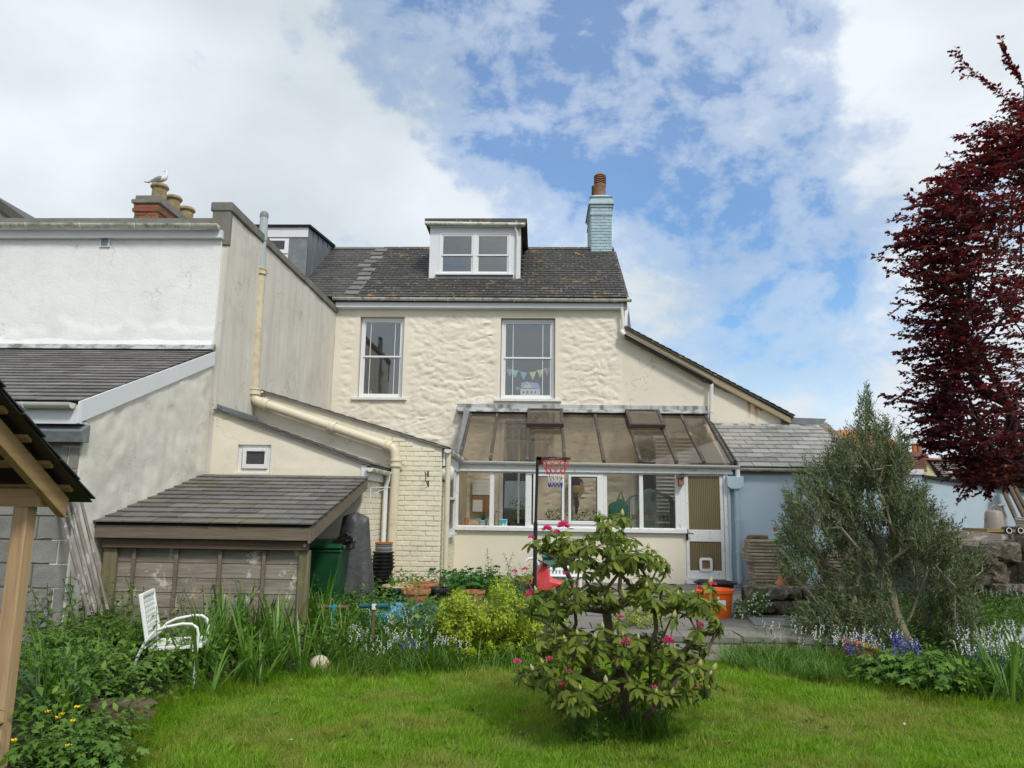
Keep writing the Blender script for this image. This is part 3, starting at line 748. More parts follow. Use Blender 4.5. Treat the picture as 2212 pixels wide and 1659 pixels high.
# dormer
dz0, dz1 = 6.60, at(1020, 489, dY).z
dorm = MB(); wz0, wz1 = at(1027, 593, dY).z, at(1027, 503, dY).z; wx0, wx1 = at(949, 550, dY).x, at(1103, 550, dY).x
dorm.box(dx0, wx0, dY, dY + .06, dz0 - .02, dz1); dorm.box(wx1, dx1, dY, dY + .06, dz0 - .02, dz1); dorm.box(wx0, wx1, dY, dY + .06, wz1, dz1)
dm = dorm.build('dormer', 'fascia', house)
MB().box(wx0 - .06, wx1 + .06, dY - .02, dY + .06, dz0 - .02, wz0 - .02).build('apron', 'zinc', dm)
MB().box(wx0 - .07, wx1 + .07, dY - .06, dY + .05, wz0 - .02, wz0 + .012).build('sill', 'upvc', dm)
MB().box(dx0 - .1, dx1 + .12, dY - .05, dY + .01, dz0 - .07, dz0 - .035).build('flashing', 'lead', dm)
for xx in (dx0, dx1 - .05):
    MB().prism([(xx, dY + .06, dz0 - .1), (xx, dY + .06, dz1), (xx, 18.0, 7.86), (xx, 17.9, 7.7)], (.05, 0, 0)).build('cheek', 'slate_main', dm)
MB().box(dx0 - .12, dx1 + .14, dY - .09, 18.02, dz1 + .06, dz1 + .16).build('flat_roof', 'slate_main', dm)
MB().box(dx0 - .04, dx1 + .08, dY - .06, dY, dz1 - .02, dz1 + .09).build('fascia', 'fascia', dm)
MB().tube([at(918, 482, dY - .12), at(1135, 485, dY - .12)], .042, 10).build('gutter', 'gutter', dm, smooth='auto')
MB().tube([at(1113, 486, dY - .10), at(1114, 497, dY - .07), at(1117, 503, dY - .05), at(1116, 603, dY - .05)], .026, 8).build('downpipe', 'gutter2', dm, smooth='auto')
xm = (wx0 + wx1) / 2
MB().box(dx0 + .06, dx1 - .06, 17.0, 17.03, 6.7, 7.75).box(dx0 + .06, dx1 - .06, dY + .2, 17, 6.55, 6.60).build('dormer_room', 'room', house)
for a, b in ((wx0, xm), (xm, wx1)):
    sash(dm if False else house, a, b, wz0, wz1, dY - .012, name='dormer_window', mid=at(1027, 551, dY).z, fw=.045)
# chimney stack, painted pale blue
cx0, cx1, cy0, cy1 = at(1277, 520, 17.85).x, at(1321, 520, 17.85).x, 17.85, 19.05
zt = at(1300, 446, 17.85).z
ch = MB().box(cx0, cx1, cy0, cy1, 7.2, zt).build('chimney', 'bluebrick', house)
ncr = .006
bricks(ch, (cx0, cy0, 7.35), (1, 0, 0), (0, 0, 1), cx1 - cx0, zt - 7.35, .225, .078, 'bluebrick', t=.014, joint=.014, seed=4)
bricks(ch, (cx0, cy1, 7.35), (0, -1, 0), (0, 0, 1), cy1 - cy0, zt - 7.35, .225, .078, 'bluebrick', t=.014, joint=.014, seed=5)
bricks(ch, (cx1, cy0, 7.35), (0, 1, 0), (0, 0, 1), cy1 - cy0, zt - 7.35, .225, .078, 'bluebrick', t=.014, joint=.014, seed=5, n_ind=60)
for k, (o_, h0, h1) in enumerate(((.03, zt - .24, zt - .17), (.03, zt - .03, zt + .04), (.065, zt + .04, zt + .12), (.035, zt + .12, zt + .19), (.0, zt + .19, zt + .26))):
    MB().box(cx0 - o_, cx1 + o_, cy0 - o_, cy1 + o_, h0 + .002, h1).build('corbel_course', 'bluebrick', ch, bevel=.008)
MB().prism([(cx0 - .03, cy0 - .03, zt + .26), (cx1 + .03, cy0 - .03, zt + .26), (cx1 - .12, cy0 + .12, zt + .36), (cx0 + .12, cy0 + .12, zt + .36)], (0, 1.1, 0)).build('flaunching', 'bluebrick', ch)
MB().box(cx0 - .03, cx1 + .03, cy0 - .03, cy0, 7.68, 7.76).build('flashing', 'lead', ch)
def pot(parent, c, h, r, m, louvre=True, name='pot'):
    p = MB().lathe(c, [(r * 1.05, 0), (r * .95, .05), (r * .92, h * .45), (r * 1.0, h * .5), (r * 1.0, h * .56), (r * .78, h * .58), (r * .78, h * .9), (r * .5, h * .98), (0.01, h)] if louvre else [(r, 0), (r * .93, h * .75), (r * 1.02, h * .77), (r * 1.2, h * .84), (r * 1.2, h * .9), (r * 1.02, h), (r * .8, h), (r * .8, h * .7)], 18).build(name, m, parent, smooth='auto')
    return p
for (px, yy, dzz) in ((1293, 18.15, 0), (1284, 18.75, -.02)):
    c = V3(((cx0 + cx1) / 2 + (.0 if yy < 18.5 else -.02), yy, zt + .30 + dzz)); h = .74; r = .155
    p = pot(ch, c, h, r, 'brownclay', True)
    for k in range(5):
        z = c.z + h * (.60 + k * .065)
        MB().lathe((c.x, c.y, z), [(r * .80, 0), (r * 1.02, .003), (r * .98, .022), (r * .80, .024)], 16).build('louvre', 'brownclay', ch, smooth='auto')

# catslide: wall to the right of the house under a single falling roof
CX0, CX1 = 1.832, 5.75
ct = lambda u: 5.20 - .545 * u - .2
wall(house, 'catslide_wall', 'oldrender', (CX0, YF + .014, .2), (1, 0, 0), (0, 0, 1), CX1 - CX0, 5.1, .3, None, top=lambda u: max(2.92, ct(u)), thick=.4)
def z5(zx, zy, Y): return at(1289.2 + .2604 * zx, 658.3 + .2604 * zy, Y)
jag = [(206, 250), (215, 275), (420, 385), (640, 500), (840, 612), (880, 640), (950, 662), (985, 680), (1010, 695), (1035, 700), (1060, 722), (1100, 735), (1150, 752), (1190, 768), (1225, 792), (1245, 800), (1252, 822), (1285, 822), (1310, 835), (1330, 852), (1345, 872), (1362, 880), (1400, 874), (1440, 880), (1462, 905), (1485, 920), (1505, 925), (1533, 972), (1520, 990), (1511, 1009)]
cp = [z5(a, b, YF) for a, b in jag]; cp += [V3((cp[-1].x, YF, .2)), V3((CX0 + .001, YF, .2))]
m_, t_, b_ = None, None, None
MT['creamrust'] = MT['cream'].copy(); t_ = MT['creamrust'].node_tree; b_ = t_.nodes['Principled BSDF']
src = b_.inputs['Base Color'].links[0].from_socket
pos = N(t_, 'ShaderNodeNewGeometry').outputs['Position']; sx = N(t_, 'ShaderNodeSeparateXYZ'); t_.links.new(pos, sx.inputs[0])
for (zx, za, zb) in ((1262, 815, 960), (1320, 838, 985)):
    pc, pa, pb = z5(zx, za, YF).x, z5(zx, za, YF).z, z5(zx, zb, YF).z
    wv = math_n(t_, 'ADD', sx.outputs[0], math_n(t_, 'MULTIPLY', math_n(t_, 'SUBTRACT', noise_n(t_, pos, 14, 4, .6, 0, (1, 1, .4)), .5), .03))
    dxn = math_n(t_, 'ABSOLUTE', math_n(t_, 'SUBTRACT', wv, pc))
    f1 = ramp_n(t_, math_n(t_, 'MULTIPLY', dxn, 10), [(.12, 1.), (.42, 0.)])
    mr = N(t_, 'ShaderNodeMapRange'); t_.links.new(sx.outputs[2], mr.inputs[0]); mr.inputs[1].default_value = pb; mr.inputs[2].default_value = pa; mr.inputs[3].default_value = 0; mr.inputs[4].default_value = 1
    src = mixc(t_, math_n(t_, 'MULTIPLY', f1, math_n(t_, 'MULTIPLY', mr.outputs[0], .95)), src, (.55, .17, .03))
t_.links.new(src, b_.inputs['Base Color'])
MB().prism(cp, (0, .013, 0)).build('render_coat', 'creamrust', house)
cr = MB().prism([(1.80, YF - .16, 5.27), (5.26, YF - .16, 3.385), (5.26, YF - .16, 3.42), (1.80, YF - .16, 5.31)], (0, 4, 0)).build('catslide_roof', 'slate_main', house)
CV = V3((-3.46, 0, 1.885)).normalized()
slates(cr, (5.28, YF - .17, 3.425), (0, 1, 0), CV, 3.6, 3.9, .15, .2, 'slate_main', .009, 60, seed=8)
MB().prism([(1.82, YF - .13, 5.10), (5.2, YF - .13, 3.27), (5.2, YF - .13, 3.39), (1.82, YF - .13, 5.27)], (0, .115, 0)).build('verge_board', 'oldrender', house)
MB().prism([z5(240, 170, YF - .03), z5(285, 180, YF - .03), z5(275, 232, YF - .03), z5(240, 222, YF - .03)], (0, .02, 0)).build('flashing', 'lead', house)
MB().prism([z5(255, 100, YF + .4), z5(268, 20, YF + .4), z5(268, 60, YF + .4), z5(285, 205, YF + .4), z5(255, 205, YF + .4)], (0, .02, 0)).build('corner_patch', 'lead', house)
# rain pipe: white elbow, black run under the verge, white drop
MB().tube([z5(205, 215, YF - .12), z5(215, 235, YF - .15), z5(240, 250, YF - .17)], .042, 10).build('pipe_elbow', 'upvc', house, smooth='auto')
MB().tube([z5(232, 245, YF - .18), z5(920, 622, YF - .18), z5(945, 638, YF - .16), z5(950, 655, YF - .14)], .042, 10).build('black_rain_pipe', 'black', house, smooth='auto')
MB().tube([z5(952, 655, YF - .14), z5(946, 978, YF - .14)], .04, 10).build('white_rain_pipe', 'gutter2', house, smooth='auto')
for a, b in (((236, 232), (246, 262)), ((912, 598), (895, 628))):
    p, q = z5(*a, YF - .18), z5(*b, YF - .18); MB().tube([p, q], .012, 6).build('pipe_clip', 'upvc', house)
MB().lathe(z5(950, 885, YF - .14) - V3((0, 0, .03)), [(.04, 0), (.048, 0), (.048, .05), (.04, .05)], 12).build('pipe_collar', 'gutter2', house)
MB().tube([z5(946, 975, YF - .14), z5(965, 1000, YF - .35), z5(1150, 1300, YC - .0), z5(1160, 1330, YC - .0)], .03, 8).build('black_roof_pipe', 'black', house, smooth='auto')

# ================================================================== ADJOINING ROOF with zinc dormer (left of the main roof)
adj = thing('adjoining_house', 'plainer slate roof left of the main roof, with a zinc-clad dormer behind the grey wall', 'house', (-5.6, 16.5, 5.9))
AO = V3((-7.2, YF - .22, 5.90)); 
ar = MB().prism([AO, RO - V3((.01, 0, 0)), RO - V3((.01, 0, 0)) + RV * RH, AO + RV * RH], (0, .06, -.09)).build('roof', 'blackrough', adj)
MT['slate_mid'] = slate_mat('smoother_dark_slate', (.040, .038, .037), (.078, .074, .07), moss=(.06, .065, .035))
slates(ar, V3((-6.6, AO.y, AO.z)), (1, 0, 0), RV, -3.99 + 6.6, RH, .150, .22, 'slate_mid', .008, 300, seed=9)
rnd = random.Random(5)
for k in range(11):  # paler patch slates down the joint between the two roofs
    P = RO + RV * (.12 + k * .30) + V3((rnd.uniform(-.22, -.02), 0, 0)) + RV.cross(V3((1, 0, 0))) * -.021
    me = piece_mesh('patch_slate', .30, .2, .006, 'slate_grey', 0, .004, k); sharelocal('slate', me, 'slate_grey', ar, (1, 0, 0), RV, V3((1, 0, 0)).cross(RV), P)
MB().prism([AO + RV * RH + V3((0, -.12, -.05)), AO + RV * RH + V3((0, 0, .04)), AO + RV * RH + V3((0, .12, -.05))], (3.2, 0, 0)).build('ridge', 'slate_grey', ar)
MB().prism([AO + V3((0, 0, 0)) + RV * RH, RO + RV * RH, (-3.99, 20.7, 5.9), (-7.2, 20.7, 5.9)], (0, 0, -.08)).build('rear_roof', 'slate_grey', adj)
MB().box(-7.2, -3.99, 15.6, 20.4, .2, 5.88).build('wall', 'gable', adj)
zx = -5.30; zf = 16.0
zt2 = at(640, 492, zf).z
zc = MB().prism([(zx, zf, zt2 - 1.4), (zx, zf, zt2), (zx, 17.95, 7.99), (zx, 17.85, 7.8)], (-.05, 0, 0)).build('dormer', 'zinc', adj)
for k in range(1, 5):
    yy = zf + (17.9 - zf) * k / 5; za = zt2 - (zt2 - 7.99) * k / 5
    MB().box(zx, zx + .022, yy - .012, yy + .012, 5.9 + (yy - RO.y) * .76, za).build('standing_seam', 'zinc', zc)
MB().prism([(zx + .06, zf - .08, zt2 + .0), (zx + .06, zf - .08, zt2 + .05), (zx + .06, 18.0, 8.06), (zx + .06, 18.0, 8.0)], (-1.7, 0, 0)).build('roof_sheet', 'blackrough', zc)
MB().box(zx - 1.5, zx, zf - .03, zf + .02, at(640, 513, zf).z, zt2).build('fascia', 'fascia', zc)
MB().box(zx - 1.5, zx, zf - .01, zf + .02, 6.3, at(640, 513, zf).z).build('front_sheet', 'lead', zc)
a, b = at(560, 516, zf), at(622, 563, zf)
wfr = MB().box(a.x, b.x, zf - .03, zf - .005, b.z, a.z).build('window', 'upvc', adj)
c, d = at(585, 521, zf), at(615, 539, zf); MB().box(c.x, d.x, zf - .04, zf - .031, d.z, c.z).build('pane', 'gl_frost', wfr)
MB().box(a.x, b.x, zf - .036, zf - .031, at(600, 549, zf).z - .012, at(600, 549, zf).z + .012).build('transom', 'midgrey', wfr)

# ================================================================== TALL SIDE WALL
pw = thing('side_wall', 'tall streaky grey side wall with mossy concrete coping beside the cream house', 'wall', (XP - .1, 12.5, .1))
wall(pw, 'render', 'partywall', (XP, 9.93, .1), (0, 1, 0), (0, 0, 1), YF - 9.93, 5.49, .12, lambda u, v, e: .008 * fbm(u * 1.5, v * 1.5, 2, 3), thick=.22)
MB().box(-4.66, XP - .0, 9.90, 9.929, .1, 5.1).build('end_face', 'partywall', pw)
MB().box(-4.67, XP + .012, 9.87, 9.96, 5.1, 5.60).build('end_block', 'concrete', pw, bevel=.01)
rnd = random.Random(2)
y = 9.86
while y < YF + .1:
    L = min(.92, YF + .12 - y); MB().box(-4.70, XP + .035, y, y + L - .006, 5.60, 5.735 + rnd.uniform(-.006, .006)).build('coping_stone', 'concrete', pw, bevel=.014); y += L
# mould at the foot of the side wall over the outbuilding roofs
# ================================================================== WHITE NEIGHBOUR
nb = thing('neighbour_house', 'blank white rendered house end at the far left with stained gutter and brick chimney', 'house', (-6.5, 10.2, 0))
yw = 9.86; gzt = at(300, 517, yw).z; wb = at(300, 744, yw).z
def whr(u, v, e): 
    x, z = u, v
    a = .010 * fbm(x * 1.1, z * 1.4, 2, 5)
    edge = v - (.28 + .16 * fbm(x * 1.8, 0, 5, 4) - .12 * abs((x - 3.2) / 1.6) ** 2)
    return a * .7 + .014 * sst(.02, -.02, edge) * sst(1.2, 1.6, x)
wall(nb, 'wall', 'white', (-9.2, yw, wb), (1, 0, 0), (0, 0, 1), 9.2 - 4.495, gzt - wb, .05, whr, thick=.3)
MB().prism([(-9.2, yw - .005, wb + .10), (-9.2, yw - .04, wb - .045), (-9.2, yw + .1, wb - .045), (-9.2, yw + .1, wb + .10)], (at(23, 750, yw).x * 0 + 4.69, 0, 0)).build('bellcast', 'white', nb)
MB().box(-9.2, -4.48, yw - .06, yw + .28, gzt, gzt + .12).box(-9.2, -4.46, yw - .075, yw - .06, gzt, gzt + .02).build('fascia', 'fascia', nb)
gutter(nb, (-9.2, yw - .14, gzt + .180), (-4.50, yw - .14, gzt + .165), .058, 'gutter', brk=6)
MB().box(-9.2, -4.68, yw + .25, yw + .45, gzt, at(300, 471, yw + .25).z).build('parapet', 'concrete', nb)
v0, v1 = at(217, 534, yw), at(240, 514, yw)
vn = MB().box(v0.x, v1.x, yw - .025, yw + .01, v0.z, v1.z).build('air_vent', 'fascia', nb)
for k in range(7):
    z = v0.z + .02 + k * (v1.z - v0.z - .04) / 7; MB().box(v0.x + .02, v1.x - .025, yw - .034, yw - .0255, z, z + .012).build('vent_slat', 'midgrey', vn)
MB().prism([(-9.2, yw + .3, 5.2), (-9.2, 12, 5.0), (-9.2, 14, 5.0), (-9.2, 14, 0), (-9.2, yw + .3, 0)], (4.4, 0, 0)).build('body', 'gable', nb)
# brick chimney behind the parapet
by = 12.5; a, b, tp_ = at(283, 478, by), at(347, 478, by), at(345, 424, by)
bz = 6.0; bx0, bx1 = a.x + .05, at(340, 470, by).x
nc = MB().box(bx0, bx1, by, by + 1.75, 5.0, tp_.z).build('chimney', 'mortar', nb)
for (O_, U_, W_, s_) in (((bx0, by, bz), (1, 0, 0), bx1 - bx0, 21), ((bx1, by, bz), (0, 1, 0), 1.75, 22), ((bx0, by + 1.75, bz), (0, -1, 0), 1.75, 23)):
    bricks(nc, O_, U_, (0, 0, 1), W_, tp_.z - bz - .14, .225, .076, 'redbrick', t=.012, joint=.011, seed=s_)
for o_, z0_, z1_ in ((.035, tp_.z - .30, tp_.z - .23), (.02, tp_.z - .23, tp_.z - .155), (.055, tp_.z - .14, tp_.z - .07), (.01, tp_.z - .07, tp_.z + .02)):
    MB().box(bx0 - o_, bx1 + o_, by - o_, by + 1.75 + o_, z0_, z1_ - .003).build('corbel_course', 'concrete' if z0_ > tp_.z - .15 else 'redbrick', nc, bevel=.006)
gull_spot = None
for k, yy in enumerate((by + .32, by + .85, by + 1.40)):
    c = V3(((bx0 + bx1) / 2 + .03, yy, tp_.z)); pot(nc, c, .36, .135, 'oldclay', False)
    MB().lathe(c, [(.19, 0), (.15, .05), (.14, .06)], 14).build('flaunching', 'concrete', nc, smooth='auto')
    if k == 0: gull_spot = c + V3((0, 0, .36))
# dark verge of a further roof at the extreme left edge
fr_ = thing('far_left_roof', 'dark slate roof verge poking up behind the white wall at the far left', 'roof', (-9.5, 13, 5))
p1, p2 = at(-30, 410, 13), at(53, 470, 13)
MB().prism([p1, p2, p2 - V3((.25, 0, .02)), p1 - V3((0, 0, .16))], (0, 2, 0)).build('slope', 'slate_mid', fr_)
MB().prism([p1 - V3((0, -.05, .16)), p2 - V3((.25, -.05, .02)), p1 - V3((0, -.05, 1.2))], (0, 1.5, 0)).build('gable', 'concrete', fr_)

# neighbour's slate lean-to
lt = thing('neighbour_lean_to', 'slate lean-to with white bargeboard below the blank white wall', 'extension', (-6, 8.5, 0))
LO = V3((-8.2, 7.0, 2.45)); LT = V3((-8.2, yw - .02, 3.56)); LV = (LT - LO); LH = LV.length; LV.normalize()
lr = MB().prism([LO, V3((-4.50, LO.y, LO.z)), V3((-4.50, LT.y, LT.z)), LT], (0, 0, -.05)).build('roof', 'blackrough', lt)
slates(lr, LO, (1, 0, 0), LV, 8.2 - 4.47, LH - .02, .165, .30, 'slate_grey', .013, 300, seed=12, chip=.006)
MB().prism([LT + V3((0, -.11, .0)), LT + V3((0, .012, .10)), LT + V3((0, .012, .0))], (3.74, 0, 0)).build('flashing', 'leadstreak', lt)
MB().box(-8.2, -4.44, yw - .05, yw - .045 + .02, 3.60, wb - .046).build('abutment_flashing', 'lead', lt)
MB().prism([(-4.47, 6.98, 2.24), (-4.47, 6.98, 2.45), (-4.47, yw - .03, 3.545), (-4.47, yw - .03, 3.36)], (.025, 0, 0)).build('bargeboard', 'fascia', lt)
MB().box(-8.2, -4.44, 7.0, 7.02, 2.235, 2.42).build('fascia', 'fascia', lt)
MB().box(-8.2, -4.46, 7.02, 7.15, 2.24, 2.26).build('soffit', 'fascia', lt)
gutter(lt, (-8.2, 6.94, 2.43), (-4.50, 6.94, 2.43), .055, 'gutter2', brk=4)
gt = lambda u: 2.30 + .374 * u
wall(lt, 'gable_wall', 'gable', (-4.475, 7.13, .05), (0, 1, 0), (0, 0, 1), yw - 7.13, 3.5, .045, lambda u, v, e: (.018 * fbm(u * 1.6, v * 1.3, 2, 5) + .012 * (1 - abs(fbm(u * 1.3 + v * .8, v * 1.2 - u * .5, 8, 3)) * 2)) * sst(0, .1, e), top=gt, thick=.2)
bw = MB().box(-8.2, -4.50, 7.14, 7.3, 0, 2.2).build('block_wall', 'mortar', lt)
bricks(bw, (-8.2, 7.14, .0), (1, 0, 0), (0, 0, 1), 3.71, 2.2, .45, .225, 'block', t=.022, joint=.013, seed=31, cham=.003, jit=.002)
MB().prism([(-8.2, 7.02, 2.06), (-8.2, 6.99, 2.16), (-8.2, 7.12, 2.235), (-8.2, 7.12, 2.06)], (3.79, 0, 0)).build('lead_apron', 'lead', lt)

# ================================================================== NEAR OUTBUILDING
ob = thing('near_outbuilding', 'low cream outbuilding with a tiny white window and brick side, behind the shed', 'outbuilding', (-3.4, 10, .2))
s0, s1 = at(510, 1021, Y1), at(586.5, 961, Y1)
ot = lambda u: 2.60 - .335 * u
OX0, OX1 = XP, -2.35
wall(ob, 'wall', 'cream', (OX0, Y1, .15), (1, 0, 0), (0, 0, 1), OX1 - OX0, 2.7, .045, lambda u, v, e: (.010 * fbm(u * 1.5, v * 5, 4, 5)) * sst(0, .15, e), holes=[(s0.x - OX0, s1.x - OX0, s0.z - .15, s1.z - .15)], top=ot, thick=.2)
wf = MB(); Yw = Y1 + .035
for (a, b, c, d) in ((s0.x, s0.x + .05, s0.z, s1.z), (s1.x - .05, s1.x, s0.z, s1.z), (s0.x + .05, s1.x - .05, s1.z - .05, s1.z), (s0.x + .05, s1.x - .05, s0.z, s0.z + .05)): wf.box(a, b, Yw, Yw + .06, c, d)
wfo = wf.build('window', 'wpaint', ob, bevel=.004)
c0, c1 = at(521, 1012, Y1), at(579, 968, Y1); sm = MB()
for (a, b, c, d) in ((c0.x, c0.x + .05, c0.z, c1.z), (c1.x - .045, c1.x, c0.z, c1.z), (c0.x + .05, c1.x - .045, c1.z - .045, c1.z), (c0.x + .05, c1.x - .045, c0.z, c0.z + .06)): sm.box(a, b, Yw - .03, Yw + .0, c, d)
sm.build('sash', 'wpaint', wfo, bevel=.004); MB().box(c0.x + .05, c1.x - .045, Yw - .005, Yw + .012, c0.z + .06, c1.z - .045).build('pane', 'gl_frost', wfo)
MB().box(s0.x - .03, s1.x + .02, Y1 - .03, Y1 + .03, s0.z - .03, s0.z - .002).build('sill', 'cream', wfo)
MB().box(OX1 - .2, OX1 - .001, Y1 + .2, Y2, .15, 1.93).build('side_wall', 'brickpaint', ob)
bricks(ob, (OX1, Y1 + .0, .15), (0, 1, 0), (0, 0, 1), Y2 - Y1, 1.80, .225, .076, 'brickpaint', t=.008, joint=.010, seed=41)
def OR_(x, y, dz=0): return V3((x, y, 2.75 + .15 - .15 - .335 * (x - OX0) + dz))
orf = MB().prism([OR_(OX0, Y1 - .05, .01), OR_(-2.24, Y1 - .05, .01), OR_(-2.24, Y2, .01), OR_(OX0, Y2, .01)], (0, 0, -.025)).build('roof', 'slate_grey', ob)
slates(orf, OR_(-2.22, Y1 - .06, .012), (0, 1, 0), (OR_(OX0, 0) - OR_(-2.22, 0)), Y2 - Y1 + .05, 2.28, .19, .27, 'slate_grey', .008, 60, seed=14)
MB().prism([(XP + .004, 9.95, 2.78), (XP + .004, 9.95, 2.84), (XP + .10, 9.90, 2.80), (XP + .10, 9.90, 2.74)], (0, 1.3, 0)).build('flashing', 'lead', ob)
MB().box(-2.33, -2.30, Y1 - .0, Y2 - .01, 1.83, 2.0).build('fascia', 'fascia', ob)
MB().box(-2.36, -2.29, Y1 - .02, Y1 - .003, 1.83, 2.02).build('corner_board', 'upvc', ob)
gutter(ob, (-2.235, Y1 - .08, 1.985), (-2.235, Y2 - .1, 1.985), .052, 'gutter2', brk=3)
dpy = atx(834, 1120, -2.245).y
pipe(ob, [(-2.235, dpy - .03, 1.95), (-2.235, dpy - .03, 1.87), (-2.27, dpy - .0, 1.77), (-2.27, dpy, .8)], .034, 'upvc')

# ================================================================== FAR OUTBUILDING
ob2 = thing('brick_outbuilding', 'cream painted brick outbuilding with sloping slate verge, against the main house', 'outbuilding', (-2.5, 12, .2))
QX1 = -1.47
o2t = lambda u: 3.24 - .292 * u - .15
wall(ob2, 'wall', 'cream', (XP + .001, Y2, .15), (1, 0, 0), (0, 0, 1), QX1 - XP, 3.2, .06, lambda u, v, e: .010 * fbm(u * 1.5, v * 6, 6, 4) * sst(0, .15, e), top=o2t, thick=.2)
bricks(ob2, (-2.36, Y2 + .0, .15), (1, 0, 0), (0, 0, 1), QX1 + 2.36, 2.5, .225, .0745, 'brickpaint', t=.014, joint=.009, seed=43, cham=.006, top=lambda u: o2t(u + (XP * -1) - 2.36) - .03)
MB().box(QX1 - .2, QX1 - .001, Y2 + .2, YF, .15, 2.26).build('side_wall', 'brickpaint', ob2)
sw0, sw1 = 11.95, 12.95
bricks(ob2, (QX1, Y2, .15), (0, 1, 0), (0, 0, 1), YC - .06 - Y2, 2.10, .225, .0745, 'brickpaint', t=.009, joint=.009, seed=44, skip=lambda a, b, c, d: b > sw0 - Y2 and a < sw1 - Y2 and d > .88)
sf = MB()
for (a, b, c, d) in ((sw0, sw0 + .05, 1.05, 2.18), (sw1 - .05, sw1, 1.05, 2.18), (sw0 + .05, sw1 - .05, 2.13, 2.18), (sw0 + .05, sw1 - .05, 1.60, 1.64), (sw0 + .05, sw1 - .05, 1.05, 1.12)): sf.box(QX1 - .02, QX1 + .045, a, b, c, d)
sfo = sf.build('window', 'wpaint', ob2); MB().box(QX1 - .0, QX1 + .01, sw0 + .05, sw1 - .05, 1.12, 2.13).build('pane', 'gl_frost', sfo)
MB().box(QX1, QX1 + .08, sw0 - .04, sw1 + .04, 1.0, 1.048).build('sill', 'wpaint', sfo)
def O2(x, y, dz=0): return V3((x, y, 3.25 - .292 * (x - XP) + dz))
orf2 = MB().prism([O2(XP + .004, Y2 - .05, .01), O2(-1.38, Y2 - .05, .01), O2(-1.38, YF - .01, .01), O2(XP + .004, YF - .01, .01)], (0, 0, -.025)).build('roof', 'slate_grey', ob2)
slates(orf2, O2(-1.37, Y2 - .06, .012), (0, 1, 0), O2(XP, 0) - O2(-1.37, 0), YF - Y2, 3.15, .19, .27, 'slate_grey', .008, 80, seed=15)
MB().box(-1.45, -1.42, Y2 + .0, YC - .1, 2.10, 2.33).build('fascia', 'wpaint', ob2)
gutter(ob2, (-1.375, Y2 - .07, 2.345), (-1.375, YC - .15, 2.345), .055, 'gutter2', brk=3)
pipe(ob2, [(-1.375, Y2 + .03, 2.31), (-1.375, Y2 + .03, .3)], .04, 'iron')

# soil pipe
sp = thing('soil_pipe', 'long cream cast-iron soil pipe elbowed across the outbuilding wall, with grey vent top', 'pipe', (-4.3, 11.2, .3))
ys = Y2 - .13
p = [at(564, 582, ys), at(549, 848, ys), at(569, 872, ys), at(838, 963, ys), at(855, 985, ys), V3((at(852, 1000, ys).x, ys, .22))]
upT = (p[0] - p[1]).normalized()
MB().tube([p[0], p[1]], .070, 14).build('pipe_section', 'irondirty', sp, smooth='auto')
dn = (p[3] - p[2]).normalized()
pipe(sp, [p[1] + V3((0, 0, .03)), at(550, 864, ys), p[2] + dn * .0, p[2] + dn * .12], .074, 'iron', 'elbow', 14)
MB().tube([p[2], p[3]], .069, 14).build('pipe_section', 'iron', sp, smooth='auto')
pipe(sp, [p[3] - dn * .1, at(852, 968, ys), at(855, 1000, ys)], .074, 'iron', 'elbow', 14)
MB().tube([at(855, 990, ys), p[5]], .070, 14).build('pipe_section', 'iron', sp, smooth='auto')
for (a, b) in (((563, 587), upT), ((550, 846), upT), ((572, 873), dn), ((717, 922), dn), ((838, 963), dn), ((855, 1001), V3((0, 0, -1)))):
    c = at(*a, ys); MB().lathe(c - b * .05, [(.072, 0), (.096, 0), (.096, .018), (.084, .02), (.084, .075), (.095, .078), (.095, .10), (.072, .10)], 18, b).build('collar', 'iron' if a[1] > 700 else 'irondirty', sp, smooth='auto')
    MB().obox(c + V3((0, .04, 0)), V3((.12, 0, 0)) if abs(b.z) > .5 else V3((0, 0, .11)), V3((0, .012, 0)), V3((0, 0, .018)) if abs(b.z) > .5 else V3((.018, 0, 0))).build('fixing_ear', 'iron' if a[1] > 700 else 'irondirty', sp, bevel=.006)
g0, g1, g2, g3 = at(564.5, 582, ys), at(567, 520, ys), at(569, 498, ys), at(571, 460, ys)
MB().tube([g0, g1], .062, 14).build('vent_pipe', 'greypipe', sp, smooth='auto'); MB().tube([g1, g2], .070, 14).build('boss_branch', 'greypipe', sp, smooth='auto')
bc = at(566, 508, ys - .05); MB().lathe(bc, [(.026, .04), (.03, .0), (.03, -.03), (.022, -.03)], 14, (0, 1, 0)).build('boss_socket', 'midgrey', sp, smooth='auto')
MB().lathe(at(558, 508, ys), [(.02, 0), (.026, -.06), (.026, -.08)], 12, (1, 0, 0)).build('boss_socket', 'greypipe', sp, smooth='auto')
MB().tube([g2, at(570.5, 470, ys)], .064, 14).build('vent_pipe', 'greypipe', sp, smooth='auto')
MB().lathe(at(570.5, 470, ys), [(.069, 0), (.069, .05), (.062, .075), (.04, .098), (.005, .105)], 16).build('cowl', 'midgrey', sp, smooth='auto')
